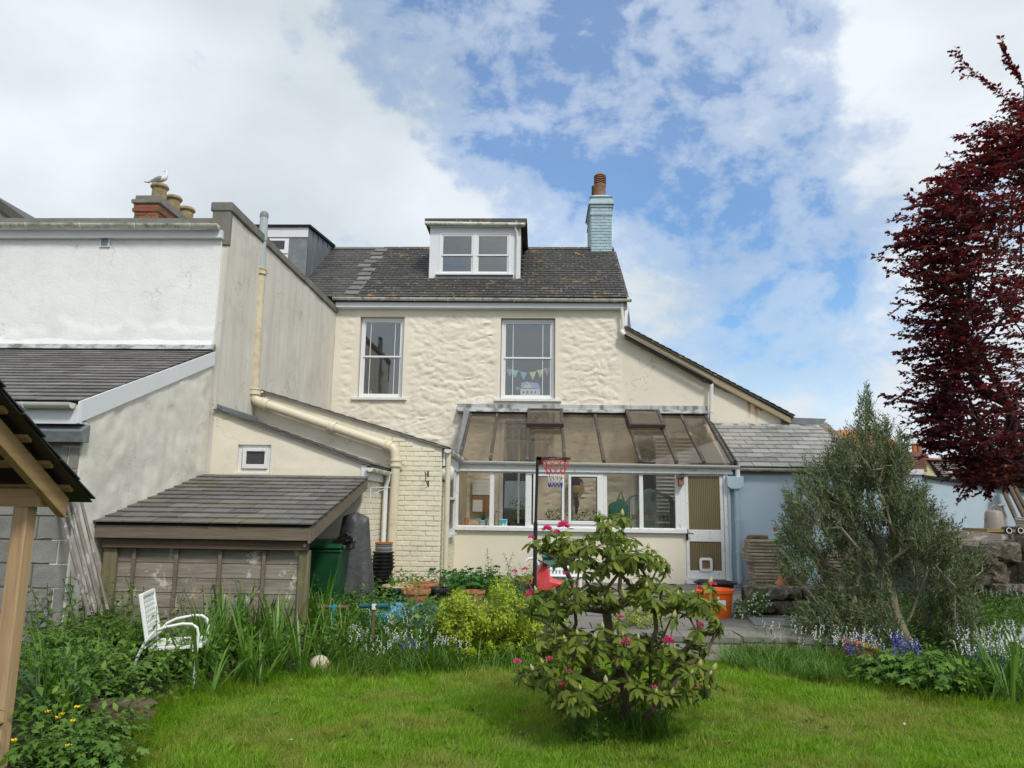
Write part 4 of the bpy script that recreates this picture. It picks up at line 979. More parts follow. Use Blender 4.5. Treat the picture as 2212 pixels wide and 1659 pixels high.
# ================================================================== GARDEN ROOM (lean-to conservatory)
cv = thing('conservatory', 'white timber lean-to garden room with brown glazed roof, windows, gutter and a half-glazed white door', 'conservatory', (1, YC, ZP))
def c5(zx, zy, Y=None): return at(905.2 + .3225 * zx, 850.3 + .3225 * zy, Y or YC)
CL, CR = -1.49, 2.60                       # masonry part of the front
ZS = c5(900, 897).z; ZH = c5(900, 528).z; ZG = 2.30
MB().box(CL, 2.66, YC + .02, YC + .22, .1, ZS - .07).build('dwarf_wall', 'creamlow', cv)
MB().box(CL - .03, CR + .03, YC - .05, YC + .2, ZS - .069, ZS).build('sill', 'wpaint', cv, bevel=.006)
MB().box(CL - .02, 3.44, YC - .035, YC + .08, ZH, 2.245).box(CL - .03, 3.45, YC - .05, YC - .035, ZH + .01, ZH + .045).build('fascia', 'wpaint', cv)
gutter(cv, (CL - .03, YC - .09, 2.305), (3.56, YC - .09, 2.27), .055, 'gutter2', brk=8)
mull = [(238, 264), (472, 502), (712, 742), (1234, 1260), (1475, 1502), (1716, 1748)]
for a, b in mull:
    xa, xb = c5(a, 700).x, c5(b, 700).x; MB().box(xa, xb, YC, YC + .07, ZS, ZH).build('mullion', 'wpaint', cv, bevel=.006)
for (a, b) in ((0, 1), (1, 2), (3, 4), (4, 5)):
    xa, xb = c5(mull[a][1], 700).x, c5(mull[b][0], 700).x
    MB().box(xa, xb, YC + .03, YC + .035, ZS, ZH).build('pane', 'gl_cons', cv)
    MB().box(xa, xb, YC + .015, YC + .05, ZS, ZS + .018).build('glazing_bead', 'wpaint', cv); MB().box(xa, xb, YC + .015, YC + .05, ZH - .018, ZH).build('glazing_bead', 'wpaint', cv)
# a pair of plastic casements in the middle
k0, k1 = c5(742, 700).x, c5(1234, 700).x; MB().box(k0, k1, YC + .005, YC + .06, ZS, ZS + .05).box(k0, k1, YC + .005, YC + .06, ZH - .03, ZH).box(k0, k0 + .03, YC + .005, YC + .06, ZS + .05, ZH - .03).box(k1 - .03, k1, YC + .005, YC + .06, ZS + .05, ZH - .03).build('casement_surround', 'upvc', cv)
for (a, b, ga, gb) in ((764, 972, 788, 955), (1000, 1232, 1018, 1192)):
    xa, xb, zb, zt_ = c5(a, 700).x, c5(b, 700).x, ZS + .055, ZH - .035
    ha, hb = c5(ga, 700).x, c5(gb, 700).x; za, zc_ = c5(900, 850).z, c5(900, 556).z
    m = MB(); m.box(xa, ha, YC - .02, YC + .05, zb, zt_); m.box(hb, xb, YC - .02, YC + .05, zb, zt_); m.box(ha, hb, YC - .02, YC + .05, zc_, zt_); m.box(ha, hb, YC - .02, YC + .05, zb, za)
    cf = m.build('casement', 'upvc', cv, bevel=.008)
    m = MB(); m.box(ha - .0, ha + .012, YC - .005, YC + .03, za, zc_); m.box(hb - .012, hb, YC - .005, YC + .03, za, zc_); m.box(ha, hb, YC - .005, YC + .03, za, za + .012); m.box(ha, hb, YC - .005, YC + .03, zc_ - .012, zc_)
    m.build('gasket', 'black', cf); MB().box(ha + .012, hb - .012, YC + .01, YC + .015, za + .012, zc_ - .012).build('pane', 'gl_cons', cf)
# boarded end post beside the door
MB().box(c5(1748, 700).x, c5(1793, 700).x, YC + .004, YC + .08, ZS + .001, ZH).build('end_post', 'wpaint', cv, bevel=.005)
# door
D0, D1 = c5(1795, 1200).x, c5(2068, 1200).x; dzb = .30
do = MB(); ux0, ux1 = c5(1806, 800).x, c5(2016, 800).x; lx0, lx1 = c5(1816, 1100).x, c5(2030, 1100).x
ux0, ux1 = (ux0 + lx0) / 2, (ux1 + lx1) / 2
uz0, uz1, lz0, lz1 = c5(1900, 912).z, c5(1900, 545).z, c5(1900, 1186).z, c5(1900, 992).z
for (a, b, c, d) in ((D0, ux0, dzb, ZH - .03), (ux1, D1 - .035, dzb, ZH - .03), (ux0, ux1, uz1, ZH - .03), (ux0, ux1, lz1, uz0), (ux0, ux1, dzb, lz0)): do.box(a, b, YC + .0, YC + .045, c, d)
dr = do.build('door', 'wpaint', cv, bevel=.006)
MB().box(ux0, ux1, YC + .018, YC + .024, uz0, uz1).build('ribbed_pane', 'ribbed', dr); MB().box(ux0, ux1, YC + .018, YC + .024, lz0, lz1).build('ribbed_pane', 'ribbed', dr)
MB().box(D1 - .03, D1 + .05, YC - .015, YC + .07, .24, ZH).build('door_frame', 'wpaint', cv, bevel=.005)
MB().box(D0 - .02, D1 + .05, YC - .06, YC + .07, .22, .29).build('threshold', 'wpaint', cv)
h = c5(1797, 945, YC - .03); MB().box(h.x - .02, h.x + .02, YC - .02, YC - .004, h.z - .09, h.z + .09).tube([h + V3((0, .0, .03)), h + V3((0, -.04, .03)), h + V3((.10, -.04, .02))], .009, 6).build('handle', 'black', dr)
f0, f1 = c5(1880, 1190, YC - .02), c5(1965, 1100, YC - .02)
cf = MB(); cx_, cz_ = (f0.x + f1.x) / 2, (f0.z + f1.z) / 2; hw_, hh_ = (f1.x - f0.x) / 2, (f1.z - f0.z) / 2
def rrect(hw, hh, r, n=5):
    out = []
    for sx_, sz_, a0 in ((1, 1, 0), (-1, 1, 90), (-1, -1, 180), (1, -1, 270)):
        for i in range(n): a = R(a0 + 90 * i / (n - 1)); out.append(((hw - r) * sx_ + r * math.cos(a), (hh - r) * sz_ + r * math.sin(a)))
    return out
o1, o2 = rrect(hw_, hh_, .045), rrect(hw_ * .62, hh_ * .64, .02); n = len(o1); vs = []
for pts, yy in ((o1, YC - .0), (o1, YC - .022), (o2, YC - .026), (o2, YC + .0)): vs += [(cx_ + x, yy, cz_ + z) for x, z in pts]
fs = [(j * n + i, j * n + (i + 1) % n, (j + 1) * n + (i + 1) % n, (j + 1) * n + i) for j in range(3) for i in range(n)]
fl = MB().add(vs, fs).build('cat_flap', 'upvc', dr, smooth='auto'); MB().box(cx_ - hw_ * .62, cx_ + hw_ * .62, YC - .006, YC - .001, cz_ - hh_ * .64, cz_ + hh_ * .64).build('flap', 'brownclay', fl)
# glazed roof
zr0, zr1, yr0, yr1 = 2.31, 3.41, YC - .06, YF - .12
RX = [-1.42, -.86, -.20, .475, 1.175, 1.825, 2.465, 2.95, 3.45]
sl = (zr1 - zr0) / (yr1 - yr0); RD = V3((0, 1, sl)).normalized(); RN = V3((0, -sl, 1)).normalized()
def rp(x, y, d=0): return V3((x, y, zr0 + sl * (y - yr0))) + RN * d
for x in RX: MB().beam(rp(x, yr0, .0), rp(x, yr1, .0), .055, .085, RN).build('rafter', 'rafter', cv, bevel=.006)
for a, b in zip(RX, RX[1:]):
    MB().prism([rp(a + .028, yr0 - .02, .012), rp(b - .028, yr0 - .02, .012), rp(b - .028, yr1, .012), rp(a + .028, yr1, .012)], RN * .006).build('roof_pane', 'gl_roof', cv)
MB().box(RX[0], RX[-1] + .04, yr1 - .01, YF - .03, 3.22, 3.45).build('wall_plate', 'rafter', cv)
MB().box(RX[0] - .05, RX[-1] + .08, YC - .02, YC + .10, 2.20, 2.262).build('eaves_plate', 'wpaint', cv)
for (a, b) in ((RX[2], RX[3]), (RX[5], RX[6])):
    yb = yr0 + (yr1 - yr0) * .66; m = MB()
    m.beam(rp(a + .0, yb - .02, .10), rp(a + .0, yr1 + .02, .10), .06, .07, RN); m.beam(rp(b, yb - .02, .10), rp(b, yr1 + .02, .10), .06, .07, RN)
    m.beam(rp(a - .03, yb - .02, .10), rp(b + .03, yb - .02, .10), .07, .08, RN); m.beam(rp(a + .03, yr1, .10), rp(b - .03, yr1, .10), .05, .06, RN)
    rl = m.build('rooflight', 'rafter', cv, bevel=.006)
    MB().prism([rp(a + .03, yb + .02, .11), rp(b - .03, yb + .02, .11), rp(b - .03, yr1 - .02, .11), rp(a + .03, yr1 - .02, .11)], RN * .005).build('pane', 'gl_roof', rl)
    MB().beam(rp(a + .03, yb - .10, -.02), rp(b - .03, yb - .10, -.02), .05, .06, RN).build('trimmer', 'rafter', cv)
    for xx in (a, b): MB().beam(rp(xx, yb, -.0), rp(xx, yb + .02, .06), .05, .03).build('stay', 'rafter', rl)
fx0, fx1 = at(989, 880, YF).x, at(1527, 880, YF).x
MB().prism([(fx0, YF - .05, 3.55), (fx0, YF - .035, 3.63), (fx0, YF + .05, 3.63), (fx0, YF + .05, 3.55)], (fx1 - fx0, 0, 0)).prism([(fx0, YF - .20, 3.45), (fx0, YF - .052, 3.555), (fx0, YF + .05, 3.55), (fx0, YF + .05, 3.42)], (fx1 - fx0, 0, 0)).build('flashing', 'leadstreak', cv)
MB().prism([rp(-1.47, yr0, .05), rp(-1.44, yr0, .05), rp(-1.44, yr1, .06), rp(-1.56, yr1, .08)], RN * .02).prism([rp(-1.49, yr0, -.1), rp(-1.49, yr0, .05), rp(-1.49, yr1, .06), rp(-1.49, yr1, -.1)], (.02, 0, 0)).build('side_flashing', 'lead', cv)
# inner floor and the wall shared with the blue extension
MB().box(-1.46, 3.38, YC + .22, YF - .05, .1, ZP).build('floor', 'paving', cv)
MB().prism([(3.40, YC + .1, .1), (3.40, YC + .1, 2.2), (3.40, YF, 3.3), (3.40, YF, .1)], (.1, 0, 0)).build('inner_wall', 'creamlow', cv)
# doorway frames seen inside, in the back wall of the house
a, b = at(1100, 1125, YF - .02), at(1165, 922, YF - .02)
m = MB(); x0, x1, z0, z1 = at(1080, 1000, YF).x, at(1162, 1000, YF).x, ZP, at(1120, 917, YF).z
for (p_, q_, r_, s_) in ((x0, x0 + .07, z0, z1), (x1 - .07, x1, z0, z1), (x0 + .07, x1 - .07, z1 - .07, z1), (x0 + .07, x1 - .07, z0, z0 + .1), (x0 + .07, x1 - .07, 2.28, 2.34), ((x0 + x1) / 2 - .02, (x0 + x1) / 2 + .02, z0 + .1, z1 - .07)): m.box(p_, q_, YF - .03, YF + .06, r_, s_)
fw_ = m.build('french_window', 'wpaint', house); MB().box(x0 + .07, x1 - .07, YF + .02, YF + .025, z0 + .1, z1 - .07).build('pane', 'gl_dark', fw_)
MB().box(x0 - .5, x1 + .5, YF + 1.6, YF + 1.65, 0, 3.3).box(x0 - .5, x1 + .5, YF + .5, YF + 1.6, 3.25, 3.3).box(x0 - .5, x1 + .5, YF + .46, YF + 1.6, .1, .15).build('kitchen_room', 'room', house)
m = MB(); xa = X1 - .9
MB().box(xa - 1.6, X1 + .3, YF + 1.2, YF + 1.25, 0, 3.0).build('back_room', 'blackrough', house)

# ================================================================== BLUE SIDE EXTENSION
be = thing('blue_extension', 'pale blue rendered single-storey extension with weathered pale slate roof', 'extension', (4.6, YC, .2))
BX0, BX1 = 3.36, 6.05
wall(be, 'wall', 'blue', (BX0, YC + .06, .1), (1, 0, 0), (0, 0, 1), BX1 - BX0, 2.13, .12, lambda u, v, e: .006 * fbm(u * 2, v * 2, 3, 4), thick=.2)
BO = V3((3.52, YC - .02, 2.25)); BT = V3((3.52, YF - .03, 3.24)); BV = BT - BO; BH = BV.length; BV.normalize()
MB().box(BX0 + .1, BX1, YC + .0, YC + .06, 2.14, 2.22).build('eaves_board', 'oldbeam', be)
xr = at(1785, 915, YF).x - .12
br = MB().prism([BO, V3((xr, BO.y, BO.z)), V3((xr, BT.y, BT.z)), BT], (0, 0, -.04)).build('roof', 'blackrough', be)
slates(br, BO, (1, 0, 0), BV, xr - 3.52 + .02, BH - .02, .225, .33, 'slate_old', .012, 200, seed=18, chip=.008)
MB().prism([BT + V3((-.1, -.17, -.08)), BT + V3((-.1, .0, .03)), BT + V3((-.1, .0, .0))], (xr - 3.45, 0, 0)).build('flashing', 'leadstreak', be)
MB().prism([(xr - .05, YC - .0, 2.28), (xr + .12, YC - .0, 2.30), (xr + .12, YF, 3.32), (xr - .05, YF, 3.28)], (0, 0, -.22)).build('verge_coping', 'stone', be)
MB().prism([(xr, YC + .05, .1), (xr, YC + .05, 2.1), (xr, YF, 3.1), (xr, YF, .1)], (.1, 0, 0)).build('end_wall', 'blue', be)
gutter(be, (3.50, YC - .05, 2.235), (xr + .05, YC - .05, 2.23), .055, 'gutter', brk=3)
# parapet behind the extension roof, capped in lead
MB().box(5.22, xr + .1, YF + .0, YF + .3, 2.9, at(1700, 912, YF).z).build('rear_parapet', 'oldrender', be)
pz = at(1740, 912, YF).z
MB().prism([z5(1610, 935, YF - .05), z5(1905, 946, YF - .05), z5(1870, 1000, YF - .05), z5(1600, 985, YF - .05)], (0, .45, 0)).prism([z5(1540, 908, YF - .06), z5(1612, 935, YF - .06), z5(1600, 982, YF - .06), z5(1525, 955, YF - .06)], (0, .3, 0)).build('lead_capping', 'lead', be)
# hopper and downpipe
hx = at(1588, 1040, YC - .1); MB().prism([(hx.x - .15, YC - .12, 2.08), (hx.x + .15, YC - .12, 2.08), (hx.x + .14, YC - .12, 1.90), (hx.x + .07, YC - .12, 1.86), (hx.x - .07, YC - .12, 1.86), (hx.x - .14, YC - .12, 1.90)], (0, .16, 0)).build('hopper', 'bluepipe', be, bevel=.008)
MB().tube([V3((hx.x + .03, YC - .04, 1.88)), V3((hx.x + .03, YC - .04, 1.84)), V3((hx.x + .03, YC - .04, .24))], [.055, .045, .043], 12).build('downpipe', 'bluepipe', be, smooth='auto')
MB().tube([V3((hx.x - .10, YC - .02, 1.9)), V3((hx.x - .10, YC - .02, .24))], .028, 10).build('downpipe', 'bluepipe', be, smooth='auto')
MB().tube([V3((hx.x + .06, YC - .07, 2.25)), V3((hx.x + .06, YC - .06, 2.06))], .04, 10).build('outlet', 'upvc', be)
for z in (1.3, .75): MB().lathe((hx.x + .03, YC - .04, z), [(.045, 0), (.054, 0), (.054, .05), (.045, .05)], 12).build('collar', 'bluepipe', be)

# ================================================================== BLUE GARDEN WALL further right, with a raised curved shoulder
gw = thing('garden_wall', 'long pale blue rendered garden wall with curved shoulder and dark sloping capping', 'wall', (8, 13.6, .2))
GY = 13.6; gx0, gx1 = 6.05, at(1997, 1100, GY).x
gt0 = at(1890, 1024, GY).z
wall(gw, 'wall', 'blue', (gx0, GY, .1), (1, 0, 0), (0, 0, 1), gx1 - gx0, gt0 - .1, .3, None, thick=.25)
cpp = [V3((gx0 - .1, GY - .05, gt0 - .42)), V3((gx0, GY - .05, gt0 - .15)), V3((gx0 + .22, GY - .05, gt0 - .0)), V3((gx0 + .5, GY - .05, gt0 + .0)), V3((gx1 + .02, GY - .05, gt0)), V3((gx1 + .02, GY - .05, gt0 + .09)), V3((gx0 + .4, GY - .05, gt0 + .10)), V3((gx0 + .12, GY - .05, gt0 + .03)), V3((gx0 - .1, GY - .05, gt0 - .2))]
MB().prism(cpp, (0, .4, 0)).build('curved_coping', 'wpaint', gw)
q0, q1 = at(1998, 1032, GY + .05), at(2330, 1079, GY + .05)
L = q1.x - q0.x
wall(gw, 'wall_run', 'blue', (gx1, GY + .05, .1), (1, 0, 0), (0, 0, 1), L, q0.z - .1, .3, lambda u, v, e: .01 * fbm(u, v, 2, 3), top=lambda u: q0.z - .1 - (q0.z - q1.z) * u / L, thick=.25)
MB().prism([q0 + V3((-.05, -.06, .0)), q1 + V3((0, -.06, .0)), q1 + V3((0, -.06, .05)), q0 + V3((-.05, -.06, .05))], (0, .4, 0)).build('capping', 'black', gw)
lo = at(1970, 1118, GY - .1); hi_ = at(2260, 1095, GY - .1)
for k in range(3):
    MB().box(lo.x - .2 + k * .01, 10.9, GY - .14 - .01 * k, GY - .11 - .01 * k, .72 + k * .16, .87 + k * .16).build('gravel_board', 'oldwood', gw)
# poles leaning at the far right
for k, (dx, top_) in enumerate(((0, 1062), (22, 1050), (40, 1045))):
    a, b = at(2190 + dx, 1180, GY - .4), at(2178 + dx - 12 * k, top_ - 8, GY - .15)
    tag(MB().tube([a + V3((.25, 0, 0)), b + V3((-.1, 0, 0))], .04, 8).build('fence_rail', 'oldbeam'), ['grey-brown rail leaning on the blue wall, leftmost of three', 'grey-brown rail leaning on the blue wall, middle of three', 'grey-brown rail leaning on the blue wall, rightmost of three'][k], 'timber rail', 'rails leaning on the blue wall')

# ================================================================== HOUSES BEYOND
dh = thing('distant_house', 'pale yellow gabled house with brick chimney and grey roof beyond the blue wall', 'house', (17, 32, 0))
DYY = 32
def dq(px, py, Y=DYY): return at(px, py, Y)
MB().prism([dq(1720, 1130), dq(1720, 1003), dq(1890, 1003), dq(1975, 994), dq(1998, 990), dq(2010, 1006), dq(2035, 1035), dq(2035, 1130)], (0, .3, 0)).build('wall', mat('pale_yellow_render', (.62, .60, .33), .8, .04, 1), dh)
MB().prism([dq(1996, 985), dq(2004, 984), dq(2042, 1035), dq(2030, 1038)], (0, .4, 0)).build('gable_brick_edge', 'brownbrick', dh)
dr_ = MB().prism([dq(2003, 992), dq(2340, 1000, 36), dq(2340, 1070, 34), dq(2042, 1040)], (0, .25, -.05)).build('roof', 'slate_grey', dh)
rA, rB, rC, rD = dq(2044, 1036, 31.9), dq(2240, 1036, 31.9), dq(2205, 994, 31.9), dq(2005, 993, 31.9)
for j in range(11):
    t0, t1 = j / 11, (j + 1) / 11 + .02
    a0, a1 = rA.lerp(rD, t0), rB.lerp(rC, t0); b0, b1 = rA.lerp(rD, t1), rB.lerp(rC, t1)
    m = MB().prism([a0 + V3((0, -.05, 0)), a1 + V3((0, -.05, 0)), b1, b0], (0, .03, .02)); m.build('slate_course', 'slate_grey', dr_)
MB().prism([dq(2000, 989, 31.8), dq(2240, 997, 31.8), dq(2240, 1001, 31.8), dq(2002, 993, 31.8)], (0, .3, 0)).build('ridge_tile', 'clay', dr_)
MB().prism([dq(1716, 999, 31.7), dq(1958, 994, 31.7), dq(1958, 1000, 31.7), dq(1716, 1005, 31.7)], (0, .4, 0)).build('eaves_trim', 'fascia', dh)
MB().prism([dq(2057, 1021, 30), dq(2110, 1022, 30), dq(2110, 1026, 30), dq(2059, 1025, 30)], (0, .4, 0)).build('low_ridge', 'clay', dh)
MB().prism([dq(2052, 1019, 30.2), dq(2056, 1018, 30.2), dq(2066, 1037, 30.2), dq(2061, 1038, 30.2)], (0, .3, 0)).build('roof_flashing', 'fascia', dh)
MB().prism([dq(2058, 1025, 30.3), dq(2125, 1027, 30.3), dq(2135, 1042, 30.3), dq(2066, 1040, 30.3)], (0, .2, 0)).build('low_roof', 'slate_mid', dh)
a, b = dq(1966, 1004), dq(1994, 976); dc = MB().box(a.x, b.x, DYY - .2, DYY + 1.2, a.z - .3, b.z - .22).build('chimney', 'brownbrick', dh)
bricks(dc, (a.x, DYY - .2, a.z - .1), (1, 0, 0), (0, 0, 1), b.x - a.x, b.z - .2 - a.z + .1, .28, .1, 'brownbrick', t=.02, joint=.012, seed=71)
MB().box(a.x - .06, b.x + .06, DYY - .26, DYY + 1.26, b.z - .22, b.z - .12).box(a.x - .02, b.x + .02, DYY - .22, DYY + 1.22, b.z - .12, b.z - .02).build('corbel_course', 'brownbrick', dc)
for px in (1975.5, 1986.5): MB().lathe(dq(px, 976, DYY + .1), [(.10, -.05), (.10, .28), (.115, .28), (.115, .33), (.09, .33)], 12).build('pot', 'clay', dc)
rh = thing('red_roofed_house', 'red tiled roof glimpsed through the top of the olive tree', 'house', (14, 30, 0))
rr = MB().prism([dq(1745, 1003, 33), dq(1965, 1003, 33), dq(1965, 975, 34), dq(1900, 930, 36), dq(1815, 928, 36)], (0, .3, 0)).build('roof', 'clay', rh)
MB().prism([dq(1745, 1120, 33), dq(1965, 1120, 33), dq(1965, 1000, 33), dq(1745, 1000, 33)], (0, .3, 0)).build('wall', 'creamlow', rh)
for j in range(8):
    t = j / 8; a, b = dq(1748, 1001, 32.9).lerp(dq(1815, 932, 35.9), t), dq(1965, 1001, 32.9).lerp(dq(1905, 932, 35.9), t)
    MB().beam(a, b, .1, .06).build('tile_course', 'clay', rr)

# ================================================================== BIN SHED
sh = thing('bin_shed', 'low weathered timber shed with grey slate roof against the cream wall', 'shed', (-3.4, 7.6, .3))
HX0, HX1 = -4.47, -2.30; HY0, HY1, hz0, hz1 = 7.46, 9.86, 1.285, 1.865
HV = V3((0, HY1 - HY0, hz1 - hz0)); HH = HV.length; HV.normalize()
hr = MB().prism([(HX0, HY0 + .02, hz0 - .002), (HX1 + .02, HY0 + .02, hz0 - .002), (HX1 + .02, HY1, hz1 - .002), (HX0, HY1, hz1 - .002)], (0, 0, -.02)).build('roof', 'blackrough', sh)
slates(hr, (HX0 + .0, HY0 - .03, hz0 - .005), (1, 0, 0), HV, HX1 - HX0 + .06, HH + .02, .205, .30, 'slate_shed', .013, 300, seed=21, chip=.005)
MB().box(HX0 + .01, HX1 + .01, HY0, HY0 + .022, 1.135, 1.262).build('fascia', 'oldbeam', sh, bevel=.003)
MB().box(HX0 + .06, HX1 + .0, HY0 + .06, HY0 + .11, 1.035, 1.132).build('front_beam', 'darkbeam', sh, bevel=.004)
MB().prism([(HX1 + .012, HY0 + .0, 1.11), (HX1 + .012, HY0 + .0, 1.27), (HX1 + .012, HY1, hz1 - .02), (HX1 + .012, HY1, hz1 - .16)], (.025, 0, 0)).build('barge_board', 'oldbeam', sh)
MB().box(HX1 - .10, HX1 + .002, HY0 + .10, HY0 + .18, .15, 1.034).build('corner_post', 'greenpost', sh, bevel=.005)
MB().box(HX0 + .06, HX0 + .20, HY0 + .10, HY0 + .18, .15, 1.034).build('corner_post', 'greenpost', sh, bevel=.005)
MB().lathe((HX1 - .03, HY0 + .06, 1.085), [(.018, 0), (.018, .012), (.009, .014), (.009, .02)], 10, (0, -1, 0)).build('bolt', 'midgrey', sh)
nb_ = 6; zz = .16
for k in range(nb_):
    h = .155; m = MB(); x0, x1 = HX0 + .20, HX1 - .10
    m.prism([(x0, HY0 + .155, zz), (x0, HY0 + .142, zz), (x0, HY0 + .150, zz + h), (x0, HY0 + .160, zz + h)], (x1 - x0, 0, 0)).build('board', 'oldwood', sh); zz += h - .008
for t in (.085, .32, .56, .80):
    xx = HX0 + .20 + (HX1 - HX0 - .3) * t; MB().box(xx, xx + .032, HY0 + .108, HY0 + .134, .16, 1.034).build('batten', 'oldbeam', sh)

# ================================================================== FOREGROUND TIMBER SHELTER (bottom left)
ts = thing('timber_shelter', 'new pine post, beam and rafter of a small slate-roofed shelter at the left edge', 'shelter', (-2.9, 4.1, 0))
PY_ = 4.10; pa, pb = at(28.5, 1095, PY_), at(60, 1095, PY_)
MB().box(pa.x, pb.x, PY_, PY_ + .085, -.05, pa.z).build('post', 'newwoodz', ts, bevel=.004)
bx = at(88, 1080, PY_ - .01).x; bz0, bz1 = pa.z + .002, at(88, 1056, PY_ - .01).z
MB().box(-5.2, bx, PY_ - .012, PY_ + .075, bz0, bz1).build('beam', 'newwoodx', ts, bevel=.004)
rt_, rb_ = atx(151, 1077, bx + .052), atx(2, 902, bx + .052); dv_ = (rb_ - rt_).normalized(); dv_.x = 0
rn = V3((0, -dv_.z, dv_.y)); rn = rn if rn.z > 0 else -rn
for kx in (0, -.55, -1.1, -1.65):
    P0, P1 = V3((bx + .025 + kx, rt_.y, rt_.z)) , V3((bx + .025 + kx, rt_.y, rt_.z)) + dv_ * 2.1
    q = [P0, P1, P1 - rn * .105, P0 - rn * .03 - V3((0, 0, .085))]
    MB().prism([p_ + V3((-.024, 0, 0)) for p_ in q], (.048, 0, 0)).build('rafter', 'newwoody', ts, bevel=.003)
xe = bx + .052 + .11
for k in range(8):
    c = rt_ + dv_ * (.09 + k * .235) + rn * .016
    MB().beam(V3((-5.2, c.y, c.z)), V3((bx + .052 + .045, c.y, c.z)), .045, .03, rn).build('batten', 'newwoodx', ts)
SO = V3((xe, 0, 0)); e = atx(207, 1082, xe)
SB = V3((-5.2, e.y, e.z))
MB().prism([SB + V3((0, 0, -.004)), e + V3((-.02, 0, -.004)), e + V3((-.02, 0, -.004)) + dv_ * 2.3, SB + dv_ * 2.3 + V3((0, 0, -.004))], rn * -.006).build('felt', 'black', ts)
slates(ts, e, (-1, 0, 0), dv_, 2.4, 2.3, .20, .30, 'slate_dark', .007, 120, seed=25, chip=.004)
# ================================================================== PAVING and low stone walls
pv = MB().box(.35, 3.42, 7.95, YC - .02, -.1, .17).build('patio', 'mortar', kind='structure')
rnd = random.Random(4)
yy = 7.93; r = 0
while yy < 13.2:
    xx = .30 - (r % 2) * .3
    while xx < 3.3:
        m = MB(); w_, d_ = .60, .45; j = lambda: rnd.uniform(-.006, .006)
        x0, x1, y0, y1 = max(.3, xx + .006), min(3.38, xx + w_ - .006), yy + .006, min(13.3, yy + d_ - .006)
        if x1 - x0 > .1:
            z = .215 + rnd.uniform(-.006, .006)
            m.prism([(x0, y0, z + j()), (x1, y0, z + j()), (x1, y1, z + j()), (x0, y1, z + j())], (0, 0, -.05)); m.build('paving_slab', 'paving', pv)
        xx += w_
    yy += .45; r += 1
MB().box(1.6, 2.75, 7.62, 7.93, -.05, .06).build('step', 'paving', kind='structure', bevel=.01)

def rock(c, s, seed, sub=2):
    """angular boulder: subdivided cube pushed about by noise"""
    m = bmesh_ico(sub); out = []
    o = V3((seed * 3.7, seed * 1.3, seed * 2.1))
    for v in m[0]:
        n = noise.noise(v * 1.1 + o) * .7 + noise.noise(v * 2.6 + o) * .34 + noise.noise(v * 6 + o) * .12
        q = v * (1 + n); q = V3((max(-.82, min(.82, q.x)), max(-.8, min(.8, q.y)), max(-.7, min(.72, q.z))))
        out.append(V3((c[0] + q.x * s[0], c[1] + q.y * s[1], c[2] + q.z * s[2])))
    return out, m[1]
import bmesh
_ico = {}
def bmesh_ico(sub):
    if sub not in _ico:
        b = bmesh.new(); bmesh.ops.create_icosphere(b, subdivisions=sub, radius=1)
        b.verts.ensure_lookup_table(); _ico[sub] = ([v.co.copy() for v in b.verts], [tuple(v.index for v in f.verts) for f in b.faces]); b.free()
    return _ico[sub]
sw = thing('stone_wall', 'knee-high rough stone retaining wall beside the orange bucket', 'stone wall', (3.0, 9.6, 0))
rnd = random.Random(8); k = 0
for row, (z, n) in enumerate(((.10, 7), (.30, 7), (.47, 6))):
    for i in range(n):
        x = 2.75 + i * .24 + (row % 2) * .1 + rnd.uniform(-.03, .03); y = 9.75 + rnd.uniform(-.05, .05) + row * .04
        v, f = rock((x, y, z), (.16 + rnd.uniform(-.02, .04), .15, .115), k + 1); MB().add(v, f).build('stone', 'stone', sw, smooth='auto'); k += 1
MB().box(2.8, 4.3, 9.9, 10.6, -.1, .46).build('earth', 'soil', sw)
rp_ = thing('rockery_pile', 'heap of large rough brown boulders at the right edge below the cluttered table', 'rock pile', (7.8, 11.8, .1))
BR = [(2120, 1200, .34, .22), (2165, 1192, .30, .22), (2205, 1190, .3, .25), (2240, 1185, .3, .25), (2140, 1235, .34, .25), (2190, 1240, .36, .28), (2235, 1235, .3, .3), (2105, 1250, .26, .2), (2125, 1275, .3, .18), (2175, 1280, .32, .2), (2222, 1280, .3, .2), (2085, 1215, .2, .16), (2260, 1265, .3, .3)]
for i, (px, py, a, b) in enumerate(BR):
    c = at(px, py, 11.6 + .15 * (i % 3)); v, f = rock(c, (a * .9, a * .8, b * .92), 40 + i, 3); MB().add(v, f).build('boulder', 'stone', rp_, smooth='auto')
MB().ball((8.0, 12.2, .1), 1.7, .6, .7).build('earth', 'soil', rp_)

